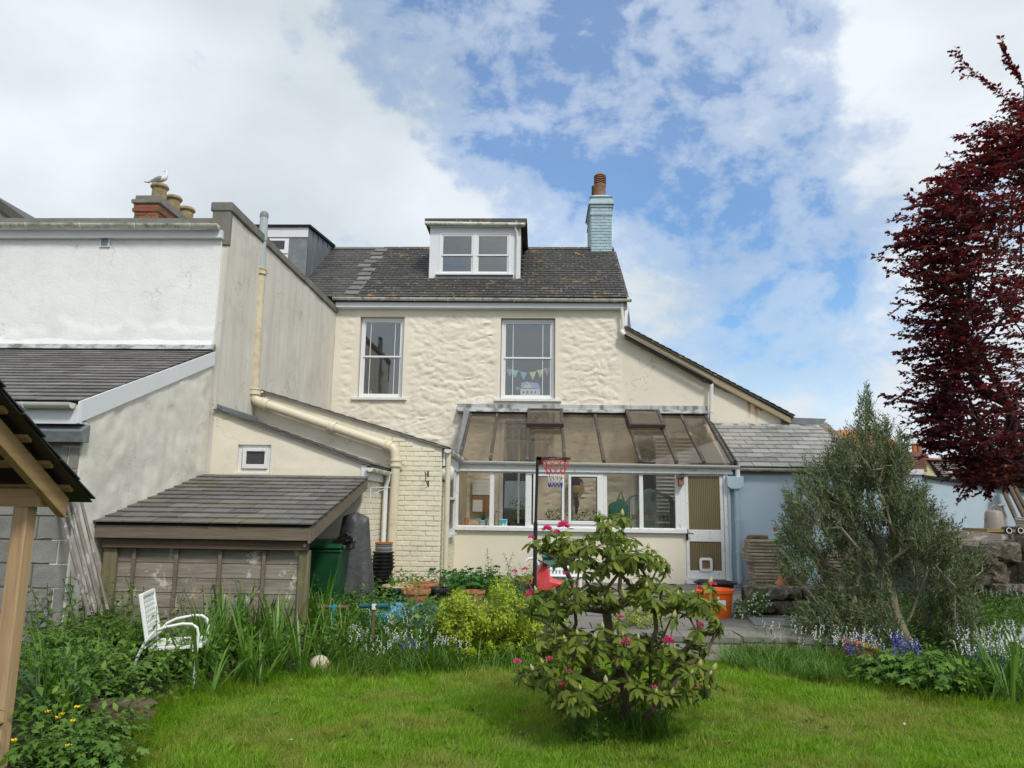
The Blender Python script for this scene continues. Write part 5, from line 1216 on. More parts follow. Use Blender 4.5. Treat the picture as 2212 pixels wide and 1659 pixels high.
# ================================================================== GARDEN CHAIR
ch_ = thing('garden_chair', 'white metal garden chair with pierced square-hole seat and back, standing in the tall plants', 'chair', (-2.95, 6.2, .05))
def chair():
    # built facing +x in local coordinates, then turned
    B = V3(org(ch_)); T = lambda x, y, z: B + V3((x, y, z))
    Wd = .50
    def panel(name, P, U, Vv, w, h, nu, nv, t=.018, edge=.035):
        P, U, Vv = V3(P), V3(U).normalized(), V3(Vv).normalized(); Nn = U.cross(Vv); m = MB()
        m.obox(P + U * edge / 2 + Vv * h / 2, U * edge / 2, Vv * h / 2, Nn * t); m.obox(P + U * (w - edge / 2) + Vv * h / 2, U * edge / 2, Vv * h / 2, Nn * t)
        m.obox(P + U * w / 2 + Vv * edge / 2, U * (w / 2 - edge), Vv * edge / 2, Nn * t); m.obox(P + U * w / 2 + Vv * (h - edge / 2), U * (w / 2 - edge), Vv * edge / 2, Nn * t)
        o = m.build(name, 'chair', ch_, bevel=.006)
        for i in range(1, nu):
            u = edge + (w - 2 * edge) * i / nu; MB().obox(P + U * u + Vv * h / 2, U * .007, Vv * (h / 2 - edge), Nn * .004).build('strip', 'chair', o)
        for i in range(1, nv):
            v = edge + (h - 2 * edge) * i / nv; MB().obox(P + U * w / 2 + Vv * v + Nn * .001, U * (w / 2 - edge), Vv * .011, Nn * .005).build('strip', 'chair', o)
    panel('seat', T(-.22, -Wd / 2, .43), (1, 0, .04), (0, 1, 0), .46, Wd, 8, 8)
    bk = V3((-.22, 0, 1)).normalized()
    panel('backrest', T(-.24, Wd / 2, .50), (0, -1, 0), bk, Wd, .44, 8, 8)
    for s in (-1, 1):
        y = s * (Wd / 2 + .025)
        pts = [T(.19, y, -.05), T(.20, y, .35), T(.205, y, .56), T(.19, y, .62), T(.14, y, .655), T(.06, y, .66), T(-.10, y, .63), T(-.18, y, .59), T(-.25, y, .50), T(-.30, y, .38), T(-.34, y, .2), T(-.36, y, -.05)]
        MB().tube(pts, .0125, 8).build('leg_frame', 'chair', ch_, smooth='auto')
    MB().tube([T(.16, -Wd / 2 - .02, .41), T(.16, Wd / 2 + .02, .41)], .01, 6).tube([T(-.25, -Wd / 2 - .02, .45), T(-.25, Wd / 2 + .02, .45)], .01, 6).build('cross_bar', 'chair', ch_)
chair()
ch_.location = (-2.98, 6.36, -.04); ch_.rotation_euler = (0, 0, R(15)); ch_.scale = (.87, .87, .86)

# ================================================================== BIN, COVER, POTS
MT['bingreen'] = mat('bin_green_plastic', (.006, .068, .024), .4, .15, 4, grime=(.07, .09, .06), gs=7, gth=(.5, .75), gmix=.5, bs=30, bd=.002)
wb_ = thing('wheelie_bin', 'dark green wheelie bin standing in the open end of the shed', 'wheelie bin', (-2.52, 8.75, .2))
bc = V3((-2.48, 8.80, .2)); m = MB()
w0, w1 = .23, .28
m.prism([bc + V3((-w0, -w0, .1)), bc + V3((w0, -w0, .1)), bc + V3((w1, -w1, .92)), bc + V3((-w1, -w1, .92))], (0, .01, 0))
vs = [bc + V3((sx_ * q, sy_ * q, z)) for q, z in ((.22, .05), (.285, .93)) for sx_, sy_ in ((-1, -1), (1, -1), (1, 1), (-1, 1))]
MB().add(vs, [(3, 2, 1, 0), (0, 1, 5, 4), (1, 2, 6, 5), (2, 3, 7, 6), (3, 0, 4, 7)]).build('body', 'bingreen', wb_, bevel=.02)
MB().box(bc.x - .30, bc.x + .30, bc.y - .30, bc.y + .30, bc.z + .90, bc.z + .94).build('rim', 'bingreen', wb_, bevel=.01)
MB().prism([bc + V3((-.30, -.32, .95)), bc + V3((-.30, .30, .98)), bc + V3((-.30, .28, 1.06)), bc + V3((-.30, -.1, 1.05)), bc + V3((-.30, -.31, .985))], (.60, 0, 0)).build('lid', 'bingreen', wb_, bevel=.012)
for k_ in (-.16, 0, .16): MB().box(bc.x + k_ - .012, bc.x + k_ + .012, bc.y - .262, bc.y - .225, bc.z + .25, bc.z + .88).build('rib', 'bingreen', wb_, bevel=.005)
MB().tube([bc + V3((-.25, .33, .98)), bc + V3((.25, .33, .98))], .014, 8).build('handle', 'bingreen', wb_)
for s in (-1, 1): MB().lathe(bc + V3((s * .25, .27, -.08)), [(.02, -.02), (.1, -.02), (.1, .02), (.02, .02)], 16, (1, 0, 0)).build('wheel', 'black', wb_)
wb_.scale = (.84, .84, .84)
def drape(name, c, w, h, d, m, seed, parent=None, n=18, k=5, flare=.2, top=.5):
    """loosely hanging sheet over something: closed folded cone"""
    vs, fs = [], []; N_ = 40
    for j in range(n + 1):
        t = j / n; q = top + (1 - top + flare) * t ** .8
        if t == 0: q = .02
        for i in range(N_):
            a = 2 * math.pi * i / N_; f = 1 + .16 * t * math.sin(k * a + seed + 2 * t) + .10 * t * noise.noise(V3((math.cos(a) * 2, math.sin(a) * 2 + seed, t * 2)))
            vs.append(V3(c) + V3((math.cos(a) * w * q * f, math.sin(a) * d * q * f, h * (1 - t) + .05 * noise.noise(V3((a, seed, t))) * h)))
    for j in range(n):
        for i in range(N_): a, b = j * N_ + i, j * N_ + (i + 1) % N_; fs.append((a, a + N_, b + N_, b))
    return MB().add(vs, fs).build(name, m, parent, smooth=True)
MT['tarp'] = mat('dark_grey_cover', (.06, .062, .065), .5, .2, 5, grime=(.13, .13, .12), gs=8, gth=(.5, .7), gmix=.6, bs=14, bd=.02); MT['bag'] = plain('black_bin_bag', (.01, .01, .011), .25)
tag(drape('barbecue_cover', (-2.26, 9.30, .22), .27, 1.18, .24, 'tarp', 3, flare=.0, top=.55), 'dark grey weather cover draped over something tall behind the green bin', 'cover')
bc = bc + V3((-.03, .02, -.165))
v, f = rock(bc + V3((.26, -.10, 1.02)), (.15, .13, .10), 77, 3)
tag(MB().add(v, f).tube([bc + V3((.26, -.1, 1.08)), bc + V3((.30, -.12, 1.13)), bc + V3((.34, -.12, 1.1))], [.03, .015, .02], 6).build('bin_bag', 'bag', smooth=False), 'crumpled black bin bag lying on the green bin lid', 'bin bag')

def potshape(name, c, r, h, m, label, group=None, tilt=None, soil='soil', rim=.10, squat=.72, cat='plant pot', parent=None):
    o = MB().lathe(c, [(r * squat, 0), (r * .96, h * (1 - rim * 1.9)), (r * 1.0, h * (1 - rim * 1.8)), (r * 1.06, h * (1 - rim * 1.7)), (r * 1.08, h * .97), (r * 1.06, h), (r * .97, h), (r * .93, h * .88), (0.01, h * .87)], 22).build(name, m, parent, smooth='auto', loc=None if parent else c)
    if label: tag(o, label, cat, group)
    if tilt: o.rotation_euler = tilt
    if soil: MB().lathe(V3(c) + V3((0, 0, h * .86)), [(r * .94, 0), (r * .9, h * .03), (.01, h * .05)], 18).build('compost', soil, o)
    return o
MT['blueglaze'] = plain('navy_glaze', (.012, .03, .07), .2); MT['cream_g'] = plain('cream_rim_glaze', (.55, .42, .24), .4)
c = at(897, 1322, 9.25); potshape('plant_pot', V3((c.x, 9.25, .20)), .17, .30, 'clay', 'large plain terracotta pot beside the navy glazed pot', )
c = at(858, 1322, 9.75); o = potshape('glazed_pot', V3((c.x, 9.75, .20)), .19, .27, 'blueglaze', 'navy blue glazed pot with tan rim against the brick outbuilding', soil=None)
MB().lathe(V3((c.x, 9.75, .20 + .262)), [(.20, 0), (.213, .01), (.2, .025), (.175, .02), (.17, -.02), (.01, -.03)], 22).build('rim', 'cream_g', o, smooth='auto')
c = at(913, 1300, 10.3); potshape('plant_pot', V3((c.x, 10.3, .20)), .20, .27, 'clay', 'wide terracotta pot tucked behind the large plain one')
c = at(945, 1318, 9.6); potshape('plastic_pot', V3((c.x, 9.6, .20)), .14, .28, 'black', 'black plastic pot between terracotta pot and yellow-green shrub')
c = at(1025, 1300, 9.9); potshape('plant_pot', V3((c.x, 9.9, .22)), .13, .2, 'clay', 'terracotta pot half hidden between the two yellow-green shrubs')
c = at(888, 1290, 10.9); potshape('stone_bowl', V3((c.x, 10.9, .22)), .26, .14, 'oldclay', 'shallow mossy bowl of weeds at the foot of the painted brick', cat='bowl')
mm = MB().lathe(at(880, 1296, 9.6), [(.035, -.05), (.05, .12), (.055, .12), (.04, -.05)], 16, (.5, -.1, .7)); tag(mm.build('plastic_cup', 'upvc', smooth='auto'), 'white plastic cup tipped against the navy pot', 'cup')
sp_ = thing('pot_stack', 'tall stack of black nursery pots topped with a terracotta one beside the white downpipe', 'pot stack', (-2.2, 10.45, .2))
bx_ = at(821, 1250, 10.35)
z = .22
for i in range(9):
    r_ = .195 - .003 * i; MB().lathe((bx_.x - .02 + .004 * (i % 3), 10.35, z), [(r_ * .85, 0), (r_ * .97, .045), (r_ * 1.05, .048), (r_ * 1.06, .07), (r_ * .98, .07)], 22).build('nursery_pot', 'black', sp_, smooth='auto'); z += .042
for i in range(5):
    r_ = .155 - .004 * i; MB().lathe((bx_.x + .03, 10.35, z), [(r_ * .8, 0), (r_ * .97, .055), (r_ * 1.05, .058), (r_ * 1.06, .078), (r_ * .98, .078)], 22).build('nursery_pot', 'black', sp_, smooth='auto'); z += .048
for i in range(4):
    r_ = .118; MB().lathe((bx_.x + .035, 10.35, z), [(r_ * .8, 0), (r_ * .97, .02), (r_ * 1.05, .022), (r_ * 1.06, .036), (r_ * .98, .036)], 22).build('nursery_pot', 'midgrey' if i % 2 else 'greypipe', sp_, smooth='auto'); z += .028
MB().lathe((bx_.x + .035, 10.35, z), [(.1, 0), (.112, .02), (.122, .022), (.124, .045), (.10, .045), (.09, .01)], 22).build('terracotta_pot', 'clay', sp_, smooth='auto')

# blue sandpit lid and scooters
MT['poolblue'] = mat('sun_faded_blue_plastic', (.09, .42, .72), .4, .08, 4, grime=(.2, .45, .6), gs=6, gth=(.55, .8), gmix=.5, bs=30, bd=.004); MT['cyan'] = plain('cyan_paint', (.02, .42, .62), .35)
n = 24; lid = []; c0, c1 = at(775, 1335, 8.9), at(957, 1342, 8.9)
cxl, wl = (c0.x + c1.x) / 2, (c1.x - c0.x) / 2
vs = []; fs = []
for rr, zz in ((.0, .06), (.55, .06), (.8, .075), (.93, .07), (1.0, .0), (.98, -.02)):
    for i in range(n):
        a = 2 * math.pi * i / n; q = 1 / max(abs(math.cos(a)) ** 4 + abs(math.sin(a)) ** 4, 1e-6) ** .25
        vs.append((cxl + wl * rr * q * math.cos(a) * .98, 8.85 + .34 * rr * q * math.sin(a), .215 + zz + .07 * math.sin(a) * rr + .01 * noise.noise(V3((a, rr, 1)))))
fs = [(j * n + i, (j + 1) * n + i, (j + 1) * n + (i + 1) % n, j * n + (i + 1) % n) for j in range(5) for i in range(n)]
tag(MB().add(vs, fs).build('sandpit_lid', 'poolblue', smooth=True), 'bright blue plastic sandpit lid lying among the flowers', 'plastic lid')
MT['teal'] = plain('teal_foam', (.01, .09, .10), .7); MT['gold'] = mat('bronze_tube', (.24, .17, .09), .4, .2, 20, bd=0, metal=.3)
def scooter(label, px0, px1, py, Y, grip, bar, stem, pxs, pyb):
    a, b = at(px0, py, Y), at(px1, py + 1, Y - .1); t = thing('scooter', label, 'scooter', (a.x, Y, .1)); m_ = a.lerp(b, .5 if pxs is None else (pxs - px0) / (px1 - px0))
    MB().tube([a.lerp(b, .02), a.lerp(b, .98)], .012, 8).build('handlebar', bar, t, smooth='auto')
    for p_, q_ in ((0, .34), (.66, 1)): MB().lathe(a.lerp(b, p_), [(.021, 0), (.026, .01), (.021, .02), (.021, (b - a).length * .34 - .02), (.026, (b - a).length * .34)], 12, b - a).build('grip', grip, t, smooth='auto')
    MB().lathe(m_ - V3((0, 0, .03)), [(.022, 0), (.024, .05)], 10).build('clamp', 'upvc' if stem == 'gold' else bar, t)
    foot = V3((m_.x - .02, Y + .02, .12)); MB().tube([m_, foot], .0165, 10).build('stem', stem, t, smooth='auto')
    MB().beam(foot + V3((0, 0, -.02)), foot + V3((-.05, .5, -.02)), .11, .02).build('deck', 'teal', t); MB().lathe(foot + V3((-.012, -.06, -.02)), [(.01, 0), (.06, .003), (.06, .022), (.01, .025)], 14, (1, 0, 0)).build('wheel', 'black', t)
    MB().lathe(foot + V3((-.06, .54, -.02)), [(.01, 0), (.06, .003), (.06, .022), (.01, .025)], 14, (1, 0, 0)).build('wheel', 'black', t)
scooter("child's scooter with cyan stem and brown grips beside the shed post", 694, 750, 1311, 7.9, 'brownclay', 'cyan', 'cyan', 722, 1400)
scooter("child's scooter with bronze stem and teal foam grips among the white flowers", 777, 841, 1309, 7.5, 'teal', 'teal', 'gold', 808, 1430)

# football
fb = thing('football', 'deflated cream football with pink patches at the edge of the lawn', 'ball', (-1.93, 6.85, .0)); fb.location = (-1.93, 6.85, .085); ORG[fb.name] = V3((-1.93, 6.85, .085))
MT['ballw'] = mat('scuffed_cream_panel', (.62, .56, .40), .6, .15, 20, bd=.001); MT['ballp'] = plain('pink_panel', (.62, .07, .22), .5)
b = bmesh.new(); bmesh.ops.create_icosphere(b, subdivisions=1, radius=1); b.verts.ensure_lookup_table()
R_ = .088
for v_ in b.verts[:]:
    if v_.index not in (3, 8, 10): continue
    nb2 = [e.other_vert(v_) for e in v_.link_edges]; cen = v_.co.normalized()
    x_ = cen.orthogonal().normalized(); y_ = cen.cross(x_)
    nb2.sort(key=lambda q: math.atan2((q.co - cen).dot(y_), (q.co - cen).dot(x_)))
    ring = [cen.lerp(q.co, .30).normalized() for q in nb2]
    vs = [V3(org(fb)) + cen * R_ * 1.01] + [V3(org(fb)) + r__ * R_ * 1.003 for r__ in ring]; k_ = len(ring)
    MB().add(vs, [(0, 1 + i, 1 + (i + 1) % k_) for i in range(k_)]).build('patch', 'ballp', fb)
b.free(); MB().ball(org(fb), R_, R_, R_ * .94, 18, 12).build('shell', 'ballw', fb, smooth=True)
fb.rotation_euler = (R(35), R(20), 0)

# ================================================================== BASKETBALL HOOP
bh = thing('basketball_hoop', 'black pole basketball hoop with red, white and blue net outside the conservatory', 'basketball hoop', (-.03, 9.6, .1))
HYY = 9.6; pt, pb_ = at(1161, 989, HYY), at(1154, 1290, HYY)
MB().tube([pt, V3((at(1157, 1130, HYY).x, HYY, at(1157, 1130, HYY).z))], .019, 8).tube([at(1157, 1128, HYY), V3((pb_.x, HYY, .16))], .026, 8).build('pole', 'black', bh, smooth='auto')
MB().box(pb_.x - .35, pb_.x + .2, HYY - .25, HYY + .3, .12, .25).build('base', 'black', bh, bevel=.03)
MB().tube([V3((pb_.x, HYY, .7)), V3((pb_.x - .22, HYY - .1, .24))], .012, 6).build('stay', 'black', bh)
r0, r1 = at(1169, 991, HYY), at(1231, 991, HYY); rc = (r0 + r1) / 2; rr = (r1.x - r0.x) / 2; rc.y = HYY - .05; rc.z += .0
MB().tube([rc + V3((math.cos(a) * rr, math.sin(a) * rr, 0)) for a in np.linspace(0, 2 * math.pi, 33)], .010, 6, False).build('rim', 'black', bh, smooth='auto')
MB().beam(pt + V3((-.01, 0, 0)), r0 + V3((.03, 0, -.005)), .05, .045).box(pt.x - .02, pt.x + .07, HYY - .025, HYY + .025, pt.z - .09, pt.z + .005).build('bracket', 'black', bh)
for nm, c_ in (('net_red', (.65, .06, .06)), ('net_white', (.75, .75, .75)), ('net_blue', (.03, .06, .42))): MT[nm] = plain(nm, c_, .7)
lv = [(1.0, 0.0), (.88, -.075), (.72, -.15), (.60, -.205), (.52, -.26), (.50, -.31), (.46, -.365)]
K = 12
for i, (mname, a, b_) in enumerate((('net_red', 0, 3), ('net_white', 3, 5), ('net_blue', 5, 6))):
    m = MB()
    for j in range(a, b_):
        for q in range(K):
            for s in (-.5, .5):
                a0 = 2 * math.pi * (q + (.5 if j % 2 else 0)) / K; a1 = a0 + s * 2 * math.pi / K
                p0 = rc + V3((math.cos(a0) * rr * lv[j][0], math.sin(a0) * rr * lv[j][0], lv[j][1] * 1.0)); p1 = rc + V3((math.cos(a1) * rr * lv[j + 1][0] * (1 + .04 * math.sin(q)), math.sin(a1) * rr * lv[j + 1][0], lv[j + 1][1]))
                m.tube([p0, (p0 + p1) / 2 + V3((0, 0, -.004)), p1], .0042, 4, False)
    m.build('net', mname, bh, label={'net_red': 'red upper net', 'net_white': 'white middle net', 'net_blue': 'blue lower net'}[mname])

# ================================================================== PATIO CLUTTER behind the rhododendron
MT['toyred'] = mat('faded_red_plastic', (.62, .05, .055), .45, .15, 5, grime=(.55, .22, .2), gs=9, gth=(.5, .7), gmix=.5, bd=0); MT['boxgreen'] = mat('storage_green', (.10, .24, .17), .5, .08, 4, bd=.001); MT['boxlid'] = plain('storage_lid_green', (.02, .20, .14), .45)
MT['orange'] = mat('orange_plastic', (.86, .13, .01), .45, .08, 6, grime=(.42, .16, .06), gs=12, gth=(.5, .72), gmix=.6, bd=0)
car = thing('ride_on_car', 'red plastic ride-on toy car behind the basketball pole', 'toy car', (.1, 11.0, .2))
cc = at(1172, 1275, 11.0); X_, Y_, Z_ = cc.x, 11.0, .23
body = MB(); prof = [(-.30, .12), (-.34, .28), (-.26, .40), (-.12, .46), (-.02, .66), (.06, .70), (.12, .52), (.16, .36), (.42, .30), (.52, .22), (.50, .12)]
body.prism([(X_ + x * .75, Y_ - .2, Z_ + z * .7) for x, z in prof], (0, .4, 0)).build('body', 'toyred', car, bevel=.03)
for x in (-.16, .28):
    for s in (-1, 1): MB().lathe((X_ + x, Y_ + s * .21, Z_ + .09), [(.02, -.04), (.11, -.035), (.115, 0), (.11, .035), (.02, .04)], 18, (0, 1, 0)).build('wheel', 'black', car, smooth='auto')
MB().tube([(X_ - .16 + .1 * math.cos(a), Y_ - .05, Z_ + .44 + .10 * math.sin(a)) for a in np.linspace(0, math.pi, 9)], .018, 8).build('handle', 'upvc', car)
MB().lathe((X_ + .02, Y_ - .2, Z_ + .52), [(.015, -.04), (.09, -.04), (.09, -.025), (.015, -.025)], 16, (.5, 0, 1)).build('steering_wheel', 'black', car)
sb = thing('storage_box', 'green plastic garden storage box under the conservatory sill', 'storage box', (.8, 12.9, .2))
a, b = at(1172, 1255, 12.7), at(1235, 1200, 12.7)
MB().prism([(a.x, 12.7, .25), (b.x, 12.7, .25), (b.x, 12.7, b.z - .06), (a.x, 12.7, b.z - .06)], (0, .55, 0)).build('body', 'boxgreen', sb, bevel=.02)
MB().box(a.x - .02, b.x + .02, 12.66, 13.3, b.z - .055, b.z).build('lid', 'boxlid', sb, bevel=.02)
for t in (.33, .66): MB().box(a.x + .03, b.x - .03, 12.685, 12.7, .25 + (b.z - .3) * t, .262 + (b.z - .3) * t).build('rib', 'boxgreen', sb)
MB().box(b.x - .0, b.x + .02, 12.68, 12.72, .25, b.z - .06).build('corner_strip', 'boxlid', sb)
lc = thing('plastic_chair', "small white plastic child's chair in front of the green storage box", 'chair', (.75, 12.0, .2))
a, b = at(1186, 1260, 11.9), at(1210, 1226, 11.9)
for q, (u0, u1) in enumerate(((0, .26), (.30, .56))):
    for k in range(4): MB().box(a.x + u0 * .9 + .01 + k * .055, a.x + u0 * .9 + .045 + k * .055, 11.9 + q * .3, 11.925 + q * .3, .35, b.z - .05).build('back_slat', 'upvc', lc, bevel=.006)
    MB().box(a.x + u0 * .9, a.x + u0 * .9 + .23, 11.89 + q * .3, 11.935 + q * .3, b.z - .05, b.z).build('top_rail', 'upvc', lc, bevel=.012)
MB().box(a.x, a.x + .5, 11.6, 11.9, .45, .48).build('seat', 'upvc', lc, bevel=.01)
for x in (0, .46):
    for y in (11.62, 11.86): MB().box(a.x + x, a.x + x + .035, y, y + .035, .23, .45).build('leg', 'upvc', lc)
tb = thing('black_tub', 'wide black rubber tub on the paving in front of the white door', 'tub', (2.7, 10.9, .2)); a, b = at(1510, 1272, 10.6), at(1593, 1272, 10.6); r_ = (b.x - a.x) / 2
MB().lathe(((a.x + b.x) / 2, 10.75, .22), [(r_ * .80, 0), (r_ * .95, .26), (r_ * 1.04, .262), (r_ * 1.05, .29), (r_ * .97, .29), (r_ * .9, .24), (r_ * .78, .03), (.01, .03)], 28).build('shell', 'black', tb, smooth='auto')
for s in (-1, 1): MB().tube([((a.x + b.x) / 2 + s * r_ * 1.0, 10.68, .48), ((a.x + b.x) / 2 + s * r_ * 1.1, 10.7, .50), ((a.x + b.x) / 2 + s * r_ * 1.1, 10.8, .50), ((a.x + b.x) / 2 + s * r_ * 1.0, 10.82, .48)], .012, 6).build('handle', 'black', tb)
def bucket(label, px, pw, Y, h):
    t = thing('orange_bucket', label, 'bucket', (0, Y, .2)); a = at(px - pw / 2, 1320, Y); b = at(px + pw / 2, 1320, Y); r_ = (b.x - a.x) / 2; c = V3(((a.x + b.x) / 2, Y, .20))
    MB().lathe(c, [(r_ * .80, 0), (r_ * .98, h * .86), (r_ * 1.06, h * .87), (r_ * 1.07, h * .99), (r_, h), (r_ * .92, h * .84), (r_ * .76, .02), (.01, .02)], 26).build('shell', 'orange', t, smooth='auto')
    MB().tube([c + V3((r_ * 1.07 * math.cos(x), r_ * 1.07 * math.sin(x) * .3 - r_ * .95, h * .72 - h * .3 * math.sin(x))) for x in np.linspace(0, math.pi, 13)], .005, 5).build('handle', 'midgrey', t)
    return c, r_
cb, rb = bucket('bright orange bucket with white label on the paving, nearer of the two buckets', 1552, 64, 9.5, .34)
MB().box(cb.x - .05, cb.x + .05, cb.y - rb * 1.0, cb.y - rb * .99, .36, .42).build('label', 'upvc', bpy.data.objects['orange_bucket'])
bucket('orange bucket half hidden behind the nearer one', 1530, 50, 9.95, .27)
MB().prism([(2.45, 8.75, .19), (3.05, 8.7, .20), (3.1, 9.15, .215), (2.5, 9.2, .215)], (0, 0, .035)).build('loose_slate_slab', 'slate_grey'); tag(bpy.data.objects['loose_slate_slab'], 'flat grey slate slab in front of the orange bucket', 'slab')
# stacks of old pavers against the blue wall
def stack(label, px0, px1, Y, n, zt_, seed):
    t = thing('paver_stack', label, 'paver stack', (0, Y, .2)); a, b = at(px0, 1200, Y), at(px1, 1200, Y); rnd = random.Random(seed); w_ = b.x - a.x; h = (zt_ - .22) / n
    for i in range(n):
        z = .22 + i * h; j = lambda: rnd.uniform(-.018, .018); ox = j() + .05 * math.sin(i * .45)
        MB().prism([(a.x + ox + j(), Y - .22 + j(), z), (b.x + ox + j(), Y - .22 + j(), z + j() * .2), (b.x + ox + j(), Y + .2, z), (a.x + ox + j(), Y + .2, z)], (0, 0, h * .8)).build('paver', 'slab', t, bevel=.008)
        if i % 1 == 0: MB().prism([(a.x + ox, Y - .17, z + h * .8), (b.x + ox - .03, Y - .17, z + h * .8), (b.x + ox - .03, Y + .15, z + h * .8), (a.x + ox, Y + .15, z + h * .8)], (0, 0, h * .2)).build('packing', 'mortar', t)
    return V3(((a.x + b.x) / 2, Y, zt_))
c = stack('leaning stack of flat stone-coloured pavers against the blue wall beside the downpipe', 1616, 1690, 12.9, 15, 1.02, 3)
v, f = rock(c + V3((-.12, 0, .03)), (.2, .13, .05), 91, 2); tag(MB().add(v, f).build('brick_fragment', 'redbrick'), 'purplish broken brick piece on top of the paver stack', 'brick')
stack('second lower stack of pavers seen through the olive tree', 1770, 1850, 12.4, 13, .88, 4)
c = at(1722, 1300, 10.9); potshape('plant_pot', V3((c.x, 10.9, .42)), .15, .19, 'brownclay', 'low brown pot on the bank left of the olive tree')
c = at(1683, 1290, 10.9); potshape('plant_pot', V3((c.x, 10.9, .42)), .11, .12, 'clay', 'small tan pot tipped over beside the low brown pot', tilt=(0, R(50), 0))
c = at(1845, 1425, 7.7); o = potshape('plant_pot', V3((3.10, 7.62, -.02)), .17, .27, 'clay', 'terracotta pot leaning among purple bluebells at the border edge'); o.rotation_euler = (R(-6), R(14), 0)

# cluttered potting table at far right
tt = thing('potting_table', 'rough table top on thin legs holding a watering can, at the right edge', 'table', (8.3, 12.6, .5))
TY = 12.7; a, b = at(2108, 1140, TY), at(2230, 1142, TY)
MB().box(a.x, b.x + .8, TY - .3, TY + .4, a.z - .06, a.z - .01).build('table_top', 'newwoodx', tt); MB().tube([(at(2170, 1140, TY).x, TY - .25, a.z - .06), (at(2176, 1190, TY).x, TY - .25, .3)], .02, 8).tube([(b.x + .3, TY + .3, a.z - .06), (b.x + .3, TY + .3, .2)], .02, 8).build('leg', 'oldbeam', tt)
MB().box(a.x + .25, b.x + .8, TY - .25, TY + .35, .78, .82).build('shelf', 'oldwood', tt)
MT['can'] = plain('taupe_plastic', (.30, .26, .22), .5)
wc = thing('watering_can', 'taupe plastic watering can on the potting table', 'watering can', (8.4, TY, 1.2)); c = at(2148, 1131, TY - .05); c.z = a.z - .01
MB().lathe(c, [(.155, 0), (.15, .03), (.125, .26), (.10, .29), (.06, .30), (.01, .30)], 22).build('body', 'can', wc, smooth='auto')
MB().tube([c + V3((-.11, 0, .24)), c + V3((-.15, 0, .15)), c + V3((-.1, 0, .03)), ], .014, 8).tube([c + V3((-.06, 0, .29)), c + V3((-.03, 0, .36)), c + V3((.03, 0, .38)), c + V3((.07, 0, .3))], .014, 8).build('handle', 'can', wc, smooth='auto')
MB().tube([c + V3((.12, 0, .06)), c + V3((.2, 0, .2)), c + V3((.14, -.02, .36))], [.03, .022, .018], 10).lathe(c + V3((.14, -.02, .36)), [(.02, 0), (.055, .02), (.055, .035)], 14, (-.3, -.2, 1)).build('spout', 'can', wc, smooth='auto')
hc = c + V3((.62, 0, .0))
MT['hose'] = plain('pale_hose', (.42, .38, .32), .5)
hp = [hc + V3((.24 * math.cos(t) * (1 + .06 * math.sin(t * .7)), .2 * math.sin(t), .02 + .030 * t / 6.283 + .012 * math.sin(3 * t))) for t in np.linspace(0, 6.283 * 6, 150)]
tag(MB().tube(hp, .013, 6).build('hose_coil', 'hose', smooth='auto'), 'coil of pale garden hose at the right end of the potting table', 'hose')
for k, px in enumerate((2180, 2205)):
    q = at(px, 1146, TY - .33); tag(MB().lathe(q, [(.03, 0), (.045, 0), (.058, 0), (.058, .5), (.03, .5)], 18, (0, 1, 0), caps=False).build('black_pipe_end', 'black', smooth='auto'), ['short black pipe offcut under the table edge, left one of the pair', 'short black pipe offcut under the table edge, right one of the pair'][k], 'pipe')
    MB().lathe(q + V3((0, -.003, 0)), [(.036, 0), (.047, 0)], 18, (0, 1, 0), caps=False).build('white_rim', 'upvc', bpy.data.objects['black_pipe_end' if k == 0 else 'black_pipe_end.001'])
tag(drape('grey_sheeting', at(2000, 1290, 12.0) + V3((-.4, 0, 0)), .75, .95, .4, 'tarp', 9, flare=-.1, top=.7), 'dark grey sheeting over a heap behind the olive tree', 'sheet')
v, f = rock(at(2195, 1180, 12.3), (.35, .15, .06), 55, 3); tag(MB().add(v, f).build('white_sacking', 'wpaint'), 'crumpled white plastic sack between the rocks and the table', 'sack')

# ================================================================== LEANING POLES by the block wall
lab = ['pale scuffed metal pole leaning on the block wall, outermost on the left', 'dark thin pole just right of the pale scuffed one', 'thick brown-grey pole, third from the left, leaning by the wall corner', 'slim dark pole nearest the shed, last of the leaning four']
for k, (x0, y0, x1, y1, r_, ya, yb) in enumerate(((127, 1085, 182, 1290, .017, 7.05, 6.55), (144, 1085, 196, 1285, .012, 7.06, 6.65), (152, 1060, 208, 1280, .019, 7.06, 6.75), (170, 1060, 222, 1275, .014, 7.08, 6.85))):
    tag(MB().tube([at(x0, y0, ya), at(x1, y1, yb), at(x1 + (x1 - x0) * .2, y1 + (y1 - y0) * .2, yb - .1)], r_, 10).build('leaning_pole', 'polem', smooth='auto'), lab[k], 'pole', 'poles leaning on the block wall')

# log slab foreground left
v, f = rock((0, 0, 0), (.32, .13, .10), 12, 3)
lg = MB().add([V3(at(243, 1540, 5.1)) + V3((p_.x, p_.y + p_.x * .25, p_.z)) for p_ in v], f); lo = lg.build('mossy_stone', 'log', smooth='auto'); tag(lo, 'mossy brown flat-topped stone at the border edge in front of the chair', 'stone')
v, f = rock((0, 0, 0), (.22, .12, .08), 17, 3)
tag(MB().add([V3(at(150, 1575, 5.0)) + p_ for p_ in v], f).build('mossy_stone', 'log', smooth='auto'), 'second dark stone nearer the timber post, half under buttercup leaves', 'stone')

